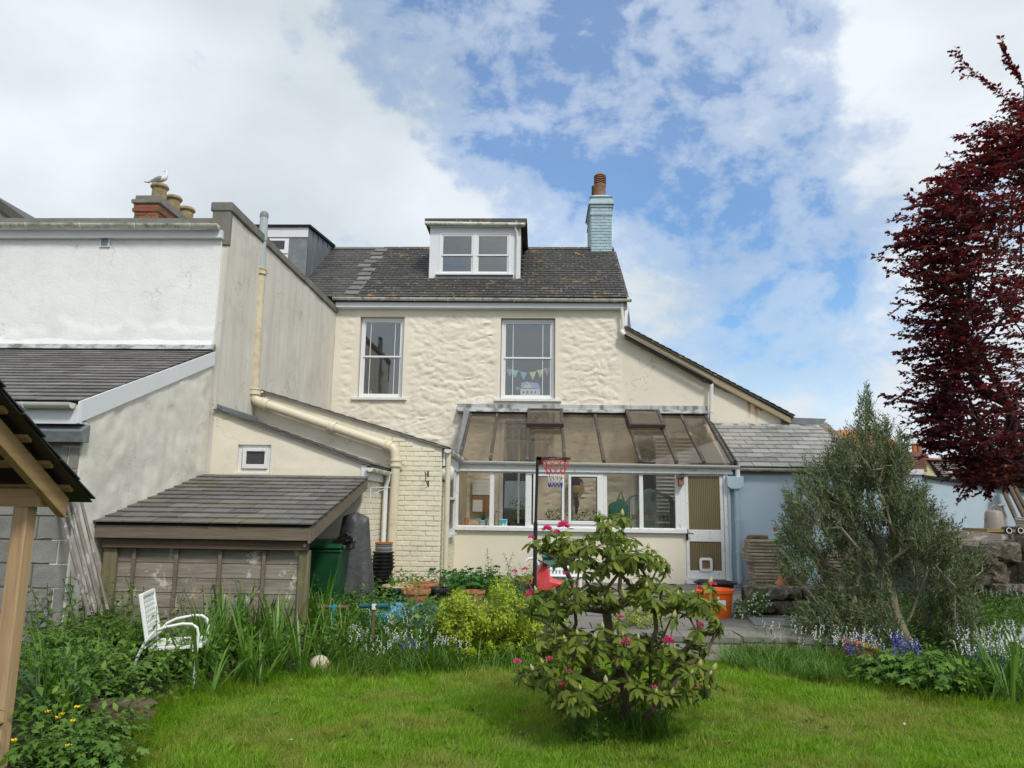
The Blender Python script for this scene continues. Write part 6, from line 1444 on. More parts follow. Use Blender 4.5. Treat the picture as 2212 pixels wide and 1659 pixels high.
# ================================================================== WALL FITTINGS
br_ = thing('wall_bracket', 'black iron hanging-basket bracket on the painted brick outbuilding', 'bracket', (-1.65, 11.25, 1.8))
a, b = at(925, 1018, Y2 - .01), at(925, 1057, Y2 - .01)
MB().beam(a, b, .02, .008, (0, 1, 0)).build('back_plate', 'black', br_); q = at(919, 1024, Y2 - .2)
MB().tube([a.lerp(b, .2), V3((a.x - .01, Y2 - .24, a.z - .05)), V3((a.x - .01, Y2 - .26, a.z - .02))], .007, 6).tube([a.lerp(b, .85), V3((a.x - .02, Y2 - .12, a.z - .14)), V3((a.x - .01, Y2 - .2, a.z - .05))], .006, 6).build('arm', 'black', br_)
wbk = thing('scroll_bracket', 'white scrolled iron bracket on the side of the near outbuilding', 'bracket', (-2.3, 10.0, 1.7))
MB().tube([at(801, 1052, 9.95), at(800, 1076, 9.95)], .008, 6).tube([at(801, 1053, 9.95), at(843, 1053, 9.9)], .007, 6).tube([at(x, y, 9.93) for x, y in ((803, 1066), (812, 1064), (818, 1067), (814, 1070), (811, 1066), (820, 1060), (830, 1057), (836, 1060), (832, 1063), (829, 1059), (836, 1055))], .006, 6).build('scrollwork', 'chair', wbk)
sl_ = thing('wall_lamp', 'round white security lamp on the outbuilding side wall by the conservatory', 'lamp', (-1.4, 12, 2)); q = atx(972, 1022, -1.36)
MB().lathe(q + V3((-.09, 0, 0)), [(.03, 0), (.12, .02), (.13, .07), (.11, .12), (.05, .15), (.01, .155)], 20, (1, -.6, 0)).build('head', 'fascia', sl_, smooth='auto'); MB().lathe(q + V3((-.1, .02, 0)), [(.135, .02), (.14, .05), (.135, .06)], 20, (1, -.6, 0)).build('bezel', 'black', sl_)
bxh = thing('bird_box', 'small brown wooden bird box on the white post beside the door', 'bird box', (2.5, YC, 2)); a, b = c5(1740, 612, YC - .1), c5(1772, 545, YC - .1)
MB().box(a.x, b.x, YC - .13, YC - .0, a.z, b.z - .04).build('box', 'brownclay', bxh); MB().prism([(a.x - .015, YC - .15, b.z - .06), (a.x - .015, YC + .0, b.z)], (0, 0, .01)) ; MB().obox(((a.x + b.x) / 2, YC - .07, b.z - .02), ((b.x - a.x) / 2 + .02, 0, .012), (0, .09, .02), (0, -.002, .008)).build('lid', 'darkbeam', bxh)
MB().lathe(((a.x + b.x) / 2, YC - .13, (a.z + b.z) / 2), [(.001, .0), (.014, .001), (.014, .003)], 10, (0, -1, 0)).build('entrance_hole', 'blackrough', bxh)

# ================================================================== SEAGULL (facing right, head turned back to the left)
def gull():
    g = thing('seagull', 'white and grey seagull standing on the nearest chimney pot at the left', 'bird', gull_spot); B = V3(gull_spot)
    s = .54
    def loft(secs, n=12):
        vs, fs = [], []
        for (x, z, ry, rz, yo) in secs:
            for k in range(n): a = 2 * math.pi * k / n; vs.append(B + V3((x, yo + ry * math.cos(a), z + rz * math.sin(a))) )
        m_ = len(secs); fs = [(i * n + k, i * n + (k + 1) % n, (i + 1) * n + (k + 1) % n, (i + 1) * n + k) for i in range(m_ - 1) for k in range(n)]
        return MB().add(vs, fs + [tuple(range(n - 1, -1, -1)), tuple(range((m_ - 1) * n, m_ * n))])
    # one continuous body: tail, belly, breast, then neck and head curving up
    path = [(-.30, .075, .012, .006), (-.22, .085, .030, .016), (-.14, .105, .050, .040), (-.05, .135, .066, .060), (.04, .155, .070, .070), (.10, .185, .060, .068), (.125, .235, .042, .05), (.130, .285, .030, .036), (.128, .325, .029, .03), (.118, .352, .028, .026), (.10, .362, .018, .018)]
    pts = [B + V3((x, 0, z)) for x, z, _, _ in path]; m = MB(); vs = []; n = 12
    for i, (x, z, ry, rz) in enumerate(path):
        t = (pts[min(i + 1, len(pts) - 1)] - pts[max(0, i - 1)]).normalized(); up = V3((-t.z, 0, t.x))
        for k in range(n): a = 2 * math.pi * k / n; vs.append(pts[i] + V3((0, 1, 0)) * ry * math.cos(a) + up * rz * math.sin(a))
    L = len(path); fs = [(i * n + k, i * n + (k + 1) % n, (i + 1) * n + (k + 1) % n, (i + 1) * n + k) for i in range(L - 1) for k in range(n)] + [tuple(range(n - 1, -1, -1)), tuple(range((L - 1) * n, L * n))]
    MB().add(vs, fs).build('body', plain('white_feathers', (.78, .78, .77), .7), g, smooth=True)
    wg = plain('grey_feathers', (.26, .28, .30), .7)
    for sd in (-1, 1):
        MB().add([B + V3((x, sd * (y + .012), z)) for x, y, z in ((.07, .055, .19), (.0, .07, .20), (-.1, .058, .17), (-.22, .03, .115), (-.31, .012, .085), (-.2, .045, .085), (-.08, .066, .11), (.03, .07, .14), (-.05, .076, .155))], [(0, 1, 8, 7), (1, 2, 8), (2, 6, 8), (6, 7, 8), (2, 3, 5, 6), (3, 4, 5)]).build('wing', wg, g)
        MB().tube([B + V3((.02, sd * .025, .09)), B + V3((.025, sd * .025, .0))], .006, 6).build('leg', plain('pink_leg', (.5, .3, .25), .6), g)
    MB().obox(B + V3((-.33, 0, .075)), (.06, 0, -.012), (0, .02, 0), (0, 0, .005)).build('tail', plain('dark_feathers', (.03, .03, .035), .7), g)
    MB().add([B + V3(p_) for p_ in ((.105, .012, .352), (.105, -.012, .352), (.105, 0, .338), (.105, 0, .366), (.045, 0, .358), (.042, 0, .350))], [(0, 3, 4), (3, 1, 4), (1, 2, 5, 4), (2, 0, 4, 5)]).build('beak', plain('yellow_grey_beak', (.30, .25, .12), .5), g)
    g.scale = (.78, .78, .78)
    for sd in (-1, 1): MB().ball(B + V3((.108, sd * .025, .356)), .005, .004, .005, 6, 4).build('eye', 'black', g)
gull()

# ================================================================== THINGS INSIDE: upstairs window display
ty = YF + .26
bunt = thing('bunting', 'pastel triangle bunting hanging inside the right upstairs window', 'bunting', at(1140, 800, ty))
MB().tube([at(1090, 792, ty), at(1112, 800, ty), at(1140, 806, ty), at(1168, 800, ty), at(1192, 790, ty)], .003, 4).build('string', 'upvc', bunt)
for (px, py, col_) in ((1101, 797, (.55, .45, .62)), (1112.5, 799, (.35, .75, .85)), (1131, 804, (.15, .60, .75)), (1151, 804, (.85, .75, .45)), (1167, 799, (.85, .75, .45)), (1182, 795, (.75, .45, .5))):
    a = at(px - 7.5, py, ty - .01); b = at(px + 7.5, py + (1 if px < 1140 else -1), ty - .01); c = at(px, py + 17, ty - .01)
    MB().prism([a, b, c], (0, .003, 0)).build('flag', plain('flag_cloth', col_, .8), bunt)
th = thing('toy_house', 'white toy cottage with lilac roof on the right upstairs windowsill', 'toy house', at(1145, 845, ty)); wht = plain('toy_white', (.8, .8, .85), .6); lil = plain('toy_lilac', (.42, .48, .75), .6)
Y_ = ty - .04
def tq(zx, zy): return at(630.9 + .3472 * zx, 356.6 + .3472 * zy, Y_)
a, b = tq(1420, 1425), tq(1545, 1388); MB().box(a.x, b.x, Y_, Y_ + .1, rw0.z + .02, b.z).build('wall', wht, th)
MB().prism([tq(1425, 1392), tq(1463, 1346), tq(1500, 1392)], (0, .1, 0)).build('gable', wht, th); MB().prism([tq(1468, 1350), tq(1530, 1356), tq(1548, 1392), tq(1500, 1392)], (0, .09, 0)).build('roof', lil, th)
MB().prism([tq(1425, 1356), tq(1463, 1345), tq(1466, 1350), tq(1424, 1397)], (0, -.006, 0)).build('roof', lil, th)
for (zx, zw, zz, zh) in ((1440, 7, 1413, 12), (1464, 11, 1414, 20), (1488, 7, 1413, 12), (1513, 6, 1413, 12)):
    p0, p1 = tq(zx - zw / 2 - 1, zz + zh / 2), tq(zx + zw / 2 + 1, zz - zh / 2); MB().box(p0.x, p1.x, Y_ - .006, Y_, p0.z, p1.z).build('door' if zw > 10 else 'window', plain('toy_pink', (.6, .15, .2), .6) if zw > 10 else 'black', th)
MB().lathe(tq(1463, 1366), [(.001, 0), (.014, 0), (.014, .003)], 10, (0, -1, 0)).build('round_window', 'black', th)
q = tq(1403, 1388); tag(MB().ball(q, .035, .03, .022, 10, 6).ball(q + V3((-.03, 0, -.01)), .02, .02, .016).ball(q + V3((.03, 0, -.01)), .02, .02, .016).box(q.x - .006, q.x + .006, q.y - .005, q.y + .005, q.z - .07, q.z).build('toy_tree', plain('lime_toy', (.45, .75, .05), .6)), 'lime green toy tree beside the toy cottage on the windowsill', 'toy tree')
for k, (px, py, r_, h, col_, lb) in enumerate(((787, 849, .02, .08, (.25, .4, .6), 'small blue bottle on the left upstairs windowsill'), (800.5, 849, .027, .12, (.6, .5, .2), 'yellow-topped jar on the left upstairs windowsill'), (811, 851, .045, .05, (.7, .6, .45), 'low cream pot on the left upstairs windowsill'))):
    c = at(px, py, YF + .25); c.z = lw0.z + .06; tag(MB().lathe(c, [(r_, 0), (r_, h * .7), (r_ * .6, h * .78), (r_ * .6, h), (.002, h)], 12).build('jar', plain('jar', col_, .5), smooth='auto'), lb, 'jar')

# ================================================================== THINGS INSIDE the conservatory
iy = YC + .22   # sill shelf just inside
MB().box(CL + .02, CR - .02, YC + .075, YC + .40, ZS - .1, ZS - .03).build('window_shelf', 'wpaint', cv)
zs = ZS - .03
def inpot(px, r_, h, m, label, Y=None, squat=.75):
    c = at(px, 1130, Y or iy); c.z = zs; return potshape('plant_pot', V3((c.x, Y or iy, zs)), r_, h, m, label, soil='soil', squat=squat), V3((c.x, Y or iy, zs + h * .9))
MT['potblue'] = plain('blue_white_glaze', (.35, .5, .55), .4)
_, pc1 = inpot(1043, .085, .14, 'potblue', 'white and blue glazed pot with a spiky plant on the conservatory shelf')
c = at(1008, 1130, iy); tag(MB().lathe((c.x, iy, zs), [(.045, 0), (.035, .06), (.045, .062), (.037, .12), (.042, .122), (.04, .18), (.03, .18)], 14).build('pot_stack_small', 'clay', smooth='auto'), 'little stack of terracotta thimble pots inside the far left pane', 'pots')
c = at(1087, 1130, iy); pcn = thing('paint_tin', 'white paint tin with blue drips on the conservatory shelf', 'paint tin', (c.x, iy, zs)); MB().lathe((c.x, iy, zs), [(.075, 0), (.075, .15), (.08, .155), (.078, .16), (.07, .155)], 18).build('tin', 'upvc', pcn, smooth='auto')
MB().prism([(c.x - .07, iy - .078, zs + .15), (c.x + .07, iy - .078, zs + .15), (c.x + .055, iy - .078, zs + .10), (c.x + .035, iy - .08, zs + .05), (c.x + .02, iy - .078, zs + .1), (c.x - .02, iy - .08, zs + .06), (c.x - .045, iy - .078, zs + .1)], (0, .006, 0)).build('drip', 'cyan', pcn)
c = at(1072, 1130, iy); tag(MB().tube([(c.x - .03, iy, zs - .02), (c.x - .03, iy, zs + .22), (c.x + .0, iy, zs + .30), (c.x + .07, iy, zs + .31), (c.x + .11, iy, zs + .27)], .008, 8).build('tap', plain('chrome', (.5, .5, .5), .15, 1), smooth='auto'), 'slim curved chrome tap inside the second pane', 'tap')
nbd = thing('notice_board', 'cork notice board with white sheets on the wall behind the first pane', 'notice board', (-1.2, YF - .06, 1.6))
a, b = c5(355, 800, YF - .07), c5(470, 578, YF - .07); MB().box(a.x, b.x + .05, YF - .09, YF - .06, a.z, b.z).build('board', plain('cork', (.33, .16, .06), .9), nbd); m_ = c5(400, 678, YF - .1).z; MB().box(a.x, b.x + .05, YF - .105, YF - .091, m_, b.z).build('whiteboard', 'upvc', nbd)
a, b = c5(358, 790, YF - .1), c5(425, 712, YF - .1); MB().box(a.x, b.x, YF - .1, YF - .0905, a.z, b.z).build('paper', 'upvc', nbd)
for i in range(5): MB().box(c5(362, 600, YF - .1).x, c5(460, 600, YF - .1).x, YF - .1075, YF - .1055, m_ + .08 + i * .08, m_ + .083 + i * .08).build('ruled_line', 'midgrey', nbd)
# hats
MT['straw'] = mat('straw', (.48, .36, .20), .85, .15, 30, bs=120, bd=.002); MT['felt'] = plain('dark_felt', (.05, .04, .03), .9)
hq = c5(1052, 640, YF - .22)
tag(MB().lathe(hq, [(.17, .06), (.175, .055), (.16, .04), (.09, .045), (.085, -.03), (.07, -.075), (.01, -.085)], 22, (0, 1, .15)).build('straw_hat', 'straw', smooth='auto'), 'straw sun hat hanging on the back wall behind the right casement', 'hat')
tag(MB().lathe(c5(1052, 598, YF - .16), [(.15, .04), (.155, .035), (.09, .02), (.085, -.05), (.06, -.08), (.01, -.085)], 22, (0, 1, -.5)).build('felt_hat', 'felt', smooth='auto'), 'dark brown felt hat hung just above the straw hat', 'hat')
tag(MB().tube([c5(1052, 690, YF - .15), c5(1058, 740, YF - .17), c5(1052, 810, YF - .15)], [.03, .05, .02], 8).build('dark_coat', 'felt', smooth='auto'), 'dark garment hanging under the straw hat', 'coat')
MT['baggreen'] = mat('printed_green_bag', (.006, .05, .03), .5, .5, 22, col2=(.012, .12, .055), bd=.002)
bg = thing('shopping_bag', 'dark green shopping bag on the shelf left of the mini greenhouse', 'bag', (1.6, iy, zs)); bq = [c5(1268, 820, iy), c5(1395, 820, iy), c5(1402, 735, iy), c5(1385, 715, iy), c5(1352, 690, iy), c5(1325, 705, iy), c5(1290, 718, iy), c5(1270, 735, iy)]
MB().prism([q + V3((0, -.05, -.03)) for q in bq], (0, .14, 0)).build('body', 'baggreen', bg, bevel=.02)
MB().tube([c5(1325, 720, iy), c5(1345, 672, iy), c5(1357, 652, iy), c5(1362, 690, iy), c5(1375, 715, iy)], .012, 6).build('handle', 'baggreen', bg)
# mini greenhouse with clear cover
gh = thing('mini_greenhouse', 'small clear-covered plastic greenhouse holding pots inside the right-hand panes', 'mini greenhouse', (2.1, YC + .5, ZP))
MT['film'] = glass('clear_film', (.80, .84, .82), .08, .1, film=.10, film_col=(.5, .55, .52))
gx0, gx1, gxm = c5(1403, 800, 13.85).x, c5(1703, 800, 13.85).x, c5(1545, 640, 13.85).x; ge, gp_ = c5(1450, 702, 13.85).z, c5(1545, 640, 13.85).z
pr = [(gx0, ge - .6), (gx0, ge - .05), (gx0 + .06, ge + .03), (gxm, gp_), (gx1 - .05, ge + .03), (gx1, ge - .05), (gx1, ge - .6)]
for y_ in (13.75, 14.15): MB().tube([(x, y_, z) for x, z in pr], .012, 8).build('frame_hoop', 'midgrey', gh, smooth='auto')
MB().prism([(x, 13.735, z) for x, z in pr], (0, .003, 0)).build('front_film', 'film', gh)
for i in range(len(pr) - 1): MB().prism([(pr[i][0], 13.74, pr[i][1]), (pr[i + 1][0], 13.74, pr[i + 1][1]), (pr[i + 1][0], 14.16, pr[i + 1][1]), (pr[i][0], 14.16, pr[i][1])], (.002, 0, .002)).build('cover_film', 'film', gh)
shz = c5(1550, 842, 13.95).z
MB().box(gx0 + .02, gx1 - .02, 13.78, 14.12, shz - .02, shz).box(gx0 + .02, gx1 - .02, 13.78, 14.12, ZP + .5, ZP + .52).build('shelf', 'midgrey', gh)
pot_me = None
for i in range(9):
    cx_ = gx0 + .10 + i * (gx1 - gx0 - .2) / 8
    o = MB().lathe((cx_, 13.86, shz), [(.03, 0), (.04, .065), (.043, .067), (.043, .08), (.036, .08), (.034, .065), (.005, .065)], 12).build('plant_pot', 'clay', smooth='auto', loc=(cx_, 13.86, shz))
    tag(o, 'small terracotta seedling pot on the mini greenhouse shelf', 'plant pot', 'seedling pots in the mini greenhouse')
    tv = T_leaf(.5); P = np.tile(np.array([cx_, 13.86, shz + .07]), (8, 1)); ang = RNG.uniform(0, 6.28, 8); D = np.stack([np.cos(ang), np.sin(ang), np.full(8, .8)], 1)
    scatter('seedling', tv, P, D, np.tile([0, 0, 1.], (8, 1)), .05, leafm('seedling_leaf', [(.03, .12, .03), (.05, .2, .04)]) if i == 0 else bpy.data.materials['seedling_leaf'], o)
tag(MB().box(2.42, 3.30, YF - .10, YF - .08, 1.2, 3.0).build('blind_backing', 'upvc'), 'white backing behind the slatted blind at the right inside', 'blind')
bl = bpy.data.objects['blind_backing']
for i in range(24): MB().box(2.40, 3.32, YF - .125, YF - .108, 1.2 + i * .075, 1.212 + i * .075).build('slat', 'zinc', bl)
MB().box(2.05, 2.38, YF - .09, YF - .06, ZP, 3.0).build('doorway_dark_panel', 'blackrough', house)  # solid black panel standing in for the darkness of an open doorway
# ================================================================== PLANTS
def skeleton(paths, targets, jit=.02, step=.12, base=None, wt=.25):
    """join targets to the nearest existing twig; returns nodes, parents, tips"""
    nodes, par = [], []
    for p in paths:
        pi = -1
        if nodes:
            pi = min(range(len(nodes)), key=lambda i: (nodes[i] - V3(p[0])).length)
        for q in p: nodes.append(V3(q)); par.append(pi); pi = len(nodes) - 1
    b = V3(base or paths[0][0]); tips = []
    depth = [0.0] * len(nodes)
    for i in range(1, len(nodes)): depth[i] = depth[par[i]] + (nodes[i] - nodes[par[i]]).length
    arr = np.array([tuple(n) for n in nodes]); dep = np.array(depth)
    for t in sorted(targets, key=lambda t: (V3(t) - b).length):
        tv = np.array(t); d = np.linalg.norm(arr - tv, axis=1) + wt * dep; i = int(d.argmin()); a = nodes[i]; L = (V3(t) - a).length
        k = max(1, int(L / step)); pi = i; new = []
        for j in range(1, k + 1):
            s = j / k; q = a.lerp(V3(t), s)
            if j < k: q += V3([random.uniform(-jit, jit) for _ in range(3)]) + V3((0, 0, -.12 * L * s * (1 - s)))
            nodes.append(q); par.append(pi); new.append(tuple(q)); dep = np.append(dep, dep[pi] + (q - nodes[pi]).length); pi = len(nodes) - 1
        arr = np.vstack([arr, new]); tips.append(pi)
    return nodes, par, tips
def wood_mesh(name, nodes, par, tips, r_tip, m, parent, kind=None, power=.5, sides=5, rmax=1, split=None):
    cnt = np.zeros(len(nodes))
    for t in tips:
        i = t
        while i >= 0: cnt[i] += 1; i = par[i]
    rad = np.minimum(r_tip * np.maximum(cnt, 1) ** power, rmax); thick, thin = MB(), MB()
    for i in range(len(nodes)):
        if par[i] < 0 or (nodes[i] - nodes[par[i]]).length < 1e-5: continue
        ra = min(rad[par[i]], rad[i] * 1.35) if cnt[par[i]] > cnt[i] * 1.6 else rad[par[i]]
        (thick if split and rad[i] > split else thin).tube([nodes[par[i]], nodes[i]], [ra, rad[i]], 8 if split and rad[i] > split else sides, False)
    if thick.v: thick.build('trunk', m, parent, smooth=True)
    return thin.build(name, m, parent, smooth=True, kind=kind)
def ell_pts(ells, n, Y, dY, rng, shell=.0):
    """points in a union of screen-measured ellipses set at depth Y, returned in world space"""
    ar = np.array([e[2] * e[3] * (e[5] if len(e) > 5 else 1) for e in ells]); pick = rng.choice(len(ells), n, p=ar / ar.sum()); out = []
    for i in pick:
        e = ells[i]; v = rng.normal(size=3); v /= np.linalg.norm(v); v *= (shell + (1 - shell) * rng.random()) ** (1 / 3)
        yy = Y + (e[4] if len(e) > 4 else 0); out.append(tuple(at(e[0] + v[0] * e[2], e[1] + v[1] * e[3], yy + v[2] * dY)))
    return out

# ---- rhododendron -------------------------------------------------
rhod = thing('rhododendron', 'open leggy rhododendron with pale buds and a few pink flowers standing on the lawn', 'shrub', (.62, 5.3, 0))
rng = np.random.default_rng(5); random.seed(5)
RE = [(1300, 1195, 118, 50), (1318, 1135, 42, 28), (1205, 1192, 50, 28), (1385, 1218, 58, 36), (1265, 1285, 135, 26), (1175, 1305, 60, 36), (1430, 1285, 85, 26), (1500, 1300, 55, 34), (1530, 1350, 28, 36),
      (1225, 1390, 90, 36), (1440, 1400, 100, 34), (1320, 1415, 120, 34), (1195, 1455, 75, 36), (1150, 1455, 42, 24), (1480, 1470, 80, 42), (1250, 1505, 80, 32), (1425, 1500, 60, 22), (1340, 1480, 70, 20)]
YR = 5.25
tg = ell_pts(RE, 490, YR, .55, rng, .3)
fl = [(495, 200, 1), (395, 220, .8), (458, 243, .6), (300, 275, .5), (305, 620, 1), (265, 465, .4), (200, 480, .4), (510, 495, .4), (838, 760, .4), (873, 905, .7), (1127, 900, .8), (1317, 810, .6), (1313, 580, .45), (1397, 560, .5), (220, 1028, .5), (415, 1015, .5), (493, 1168, .5), (1050, 1188, .4), (1297, 1183, .5), (533, 1090, .3)]
ft = [(tuple(at(1042.3 + .3552 * a, 1069.8 + .3552 * b + 5, YR - (.42 if b > 650 else .2))), s) for a, b, s in fl]
bdp = [(685, 860), (830, 965), (945, 865), (730, 800), (503, 885), (578, 840), (850, 845), (637, 1255), (575, 1243), (410, 1095), (307, 1055), (1150, 1205), (1235, 1165), (1380, 1085), (1315, 1030), (1380, 530), (375, 280), (637, 355), (795, 345), (615, 455), (895, 360), (850, 115), (1162, 735), (1297, 660), (1275, 595), (750, 1130), (1400, 1055)]
bt = [tuple(at(1042.3 + .3552 * a, 1069.8 + .3552 * b + 5, YR - (.42 if b > 650 else .15))) for a, b in bdp]
allw = [(V3(t), 'n' if rng.random() < .55 else 'b', 0) for t in tg] + [(V3(t), 'f', s) for t, s in ft] + [(V3(t), 'B', 0) for t in bt]
bp = [tuple(at(x, y, YR + dy)) for x, y, dy in ((1348, 1592, .12), (1350, 1560, .12), (1352, 1520, .1), (1345, 1478, .1), (1330, 1430, .12), (1318, 1380, .15), (1310, 1320, .15))]
bp[0] = (bp[0][0], bp[0][1], -.05)
bp2 = [tuple(at(x, y, YR + dy)) for x, y, dy in ((1375, 1595, .0), (1385, 1562, .0), (1405, 1538, .0), (1440, 1500, .02), (1470, 1450, .05))]; bp2[0] = (bp2[0][0], bp2[0][1], -.05)
bp3 = [tuple(at(x, y, YR + dy)) for x, y, dy in ((1348, 1480, .1), (1325, 1468, .1), (1360, 1455, .08), (1378, 1470, .05), (1372, 1510, .0))]
nodes, par, tips = skeleton([bp, bp2, bp3], [tuple(q[0] - V3((0, 0, .03))) for q in allw], .022, .09, base=bp[2], wt=.2)
wood_mesh('branch', nodes, par, tips, .0034, 'bark', rhod, power=.44, rmax=.036, split=.0135, kind='stuff')
MT['rholeaf'] = leafm('rhododendron_leaf', [(.065, .11, .012), (.13, .18, .022), (.09, .14, .016), (.20, .235, .035), (.045, .075, .010)], .22, .58, spec=.2)
lv_P, lv_D, lv_N, lv_L = [], [], [], []
cen = V3((bp[4][0], YR + .1, .75))
for (c, kind_, s) in allw:
    ax = (c - cen); ax.z = abs(ax.z) * .5; ax = ax.normalized() * .55 + V3((0, 0, .8)) + V3(rng.normal(size=3) * .15); ax.normalize()
    n = int(rng.integers(7, 11)); x = ax.orthogonal().normalized(); y = ax.cross(x); a0 = rng.uniform(0, 6.28); sc = rng.uniform(.85, 1.2) * (1.0 if c.y > YR - .1 else 1.12)
    for k in range(n):
        a = a0 + k * 2 * math.pi / n + rng.normal() * .2; el = rng.uniform(-.75, .30)
        d = (x * math.cos(a) + y * math.sin(a)) * math.cos(el) + ax * math.sin(el) + V3((0, 0, -.22)); d.normalize()
        up = ax + V3(rng.normal(size=3) * .2); lv_P.append(tuple(c + d * .008)); lv_D.append(tuple(d)); lv_N.append(tuple(up)); lv_L.append(.064 * sc * rng.uniform(.75, 1.2))
lv_P, lv_D, lv_N, lv_L = map(np.array, (lv_P, lv_D, lv_N, lv_L))
order = np.argsort(lv_P[:, 1]); near, rest = order[:300], order[300:]
TR = [T_long(.40, b_, .035) for b_ in (.10, .20, .32)]
rme = []
for tv in TR:
    me = bpy.data.meshes.new('leaf'); me.from_pydata(tv[0], [], tv[1]); me.materials.append(MT['rholeaf']); me.polygons.foreach_set('use_smooth', [True] * len(me.polygons)); rme.append(me)
for i in near:
    d = V3(lv_D[i]).normalized(); n_ = V3(lv_N[i]); n_ = (n_ - d * n_.dot(d)).normalized(); x = d.cross(n_)
    sharelocal('leaf', rme[i % 3], 0, rhod, x, d, n_, lv_P[i], (lv_L[i],) * 3)
scatter('leaves', TR[1], lv_P[rest], lv_D[rest], lv_N[rest], lv_L[rest], 'rholeaf', rhod, 'stuff', smooth=True)
MT['bud'] = plain('pale_bud', (.42, .40, .16), .6); MT['pink'] = leafm('pink_petal', [(.70, .05, .20), (.85, .15, .36), (.75, .07, .24)], .3, .5, tm=(1.3, 1, 1.1)); MT['budp'] = plain('rosy_bud', (.50, .05, .09), .5)
bm_ = MB().lathe((0, 0, 0), [(.002, 0), (.009, .006), (.0125, .016), (.010, .028), (.004, .040), (.001, .046)], 8, (0, 1, 0)).build('flower_bud', 'bud', smooth=True).data
for o in [o for o in bpy.data.objects if o.data == bm_]: bpy.data.objects.remove(o)
for (c, kind_, s) in allw:
    ax = ((c - cen) * .5 + V3((0, 0, .9))).normalized()
    if kind_ in 'bB': q = rng.uniform(.75, 1.1) * (.9 if kind_ == 'b' else 1.2); sharelocal('flower_bud', bm_, 0, rhod, ax.orthogonal(), ax, ax.cross(ax.orthogonal().normalized()).normalized() * -1, c, (q, q, q)) if (q > .9 or kind_ == 'B') else None
    if kind_ == 'f':
        n = int(14 + 70 * s ** 2); D = rng.normal(size=(n, 3)); D[:, 2] = np.abs(D[:, 2]) * (1.4 if s < .7 else .8); D = unit(D + np.array(ax) * (.9 if s < .7 else .2))
        P = np.array(c) + np.array(ax) * .022 + D * (.010 + .008 * s); Nn_ = rng.normal(size=(n, 3)) + D
        scatter('flower', T_leaf(.75, .2, .1), P, D, Nn_, .008 + .022 * s, 'pink', rhod, None)

# ---- olive-like shrub ----------------------------------------------
ol = thing('olive_tree', 'tall loose grey-green olive-like shrub with leaning pale trunk in the right border', 'tree', (4.0, 8.3, .05))
rng = np.random.default_rng(9); random.seed(9)
OE = [(1868, 895, 14, 58, 0, 2.2), (1862, 960, 46, 40, 0, 1.6), (1905, 945, 24, 40, 0, 1.2), (1815, 970, 18, 40, 0, 1.2), (1870, 1005, 95, 42, 0, 1.3), (1785, 1035, 80, 42, 0, 1.3), (1948, 960, 16, 44, 0, 1.2), (1930, 1020, 40, 46, 0, 1.3), (1880, 1085, 95, 45, 0, 1.0), (1960, 1095, 55, 50, -.1, 1.0), (1830, 1120, 70, 45, 0, .9), (1750, 1085, 60, 36, -.2, 1.2), (1760, 1155, 80, 40, 0), (1725, 1110, 36, 26, 0), (1735, 1215, 60, 40, 0, .8), (1710, 1150, 25, 22, 0, .8),
      (1985, 1085, 20, 40, -.2, 1.2), (1980, 1150, 60, 60, -.2), (1890, 1180, 90, 60, 0, .7), (2030, 1170, 50, 60, 0), (2070, 1230, 60, 50, 0), (1970, 1270, 120, 70, -.2, .8), (1830, 1260, 90, 45, 0, .7), (1800, 1330, 90, 45, -.1), (2010, 1350, 110, 80, -.4), (1900, 1360, 120, 60, -.3), (2050, 1400, 80, 60, -.5), (2085, 1320, 40, 60, -.2), (2000, 1440, 90, 35, -.6)]
YO = 8.5
tg = ell_pts(OE, 2900, YO, .7, rng, .15)
ktr = [V3(at(x, y, YO - .3)) for x, y in ((1968, 1400), (1950, 1355), (1935, 1310), (1925, 1270), (1990, 1290))]
tg = [t for t in tg if not (t[1] < YO + .3 and any(math.hypot(t[0] - q.x, t[2] - q.z) < .23 for q in ktr))]
op = [tuple(at(x, y, YO - .2 + dy)) for x, y, dy in ((1975, 1425, -.3), (1962, 1385, -.2), (1945, 1350, -.1), (1932, 1310, 0), (1925, 1270, .05), (1915, 1235, .1), (1900, 1180, .1), (1880, 1120, .15), (1872, 1040, .2))]
op[0] = (op[0][0], op[0][1], -.05)
o2 = [tuple(at(x, y, YO - .2 + dy)) for x, y, dy in ((1950, 1360, -.1), (1968, 1330, 0), (1985, 1280, .1), (2010, 1220, .15))]
o3 = [tuple(at(x, y, YO - .2 + dy)) for x, y, dy in ((1925, 1270, .05), (1935, 1215, .1), (1925, 1130, .2), (1928, 1060, .2), (1920, 990, .2))]
o4 = [tuple(at(x, y, YO - .2 + dy)) for x, y, dy in ((1915, 1235, .1), (1860, 1190, .1), (1800, 1140, .1), (1790, 1060, .1))]
nodes, par, tips = skeleton([op, o2, o3, o4], tg[:420], .03, .16, base=op[0], wt=.25)
wood_mesh('branch', nodes, par, tips, .0036, 'greybark', ol, power=.47, rmax=.065, split=.016, kind='stuff')
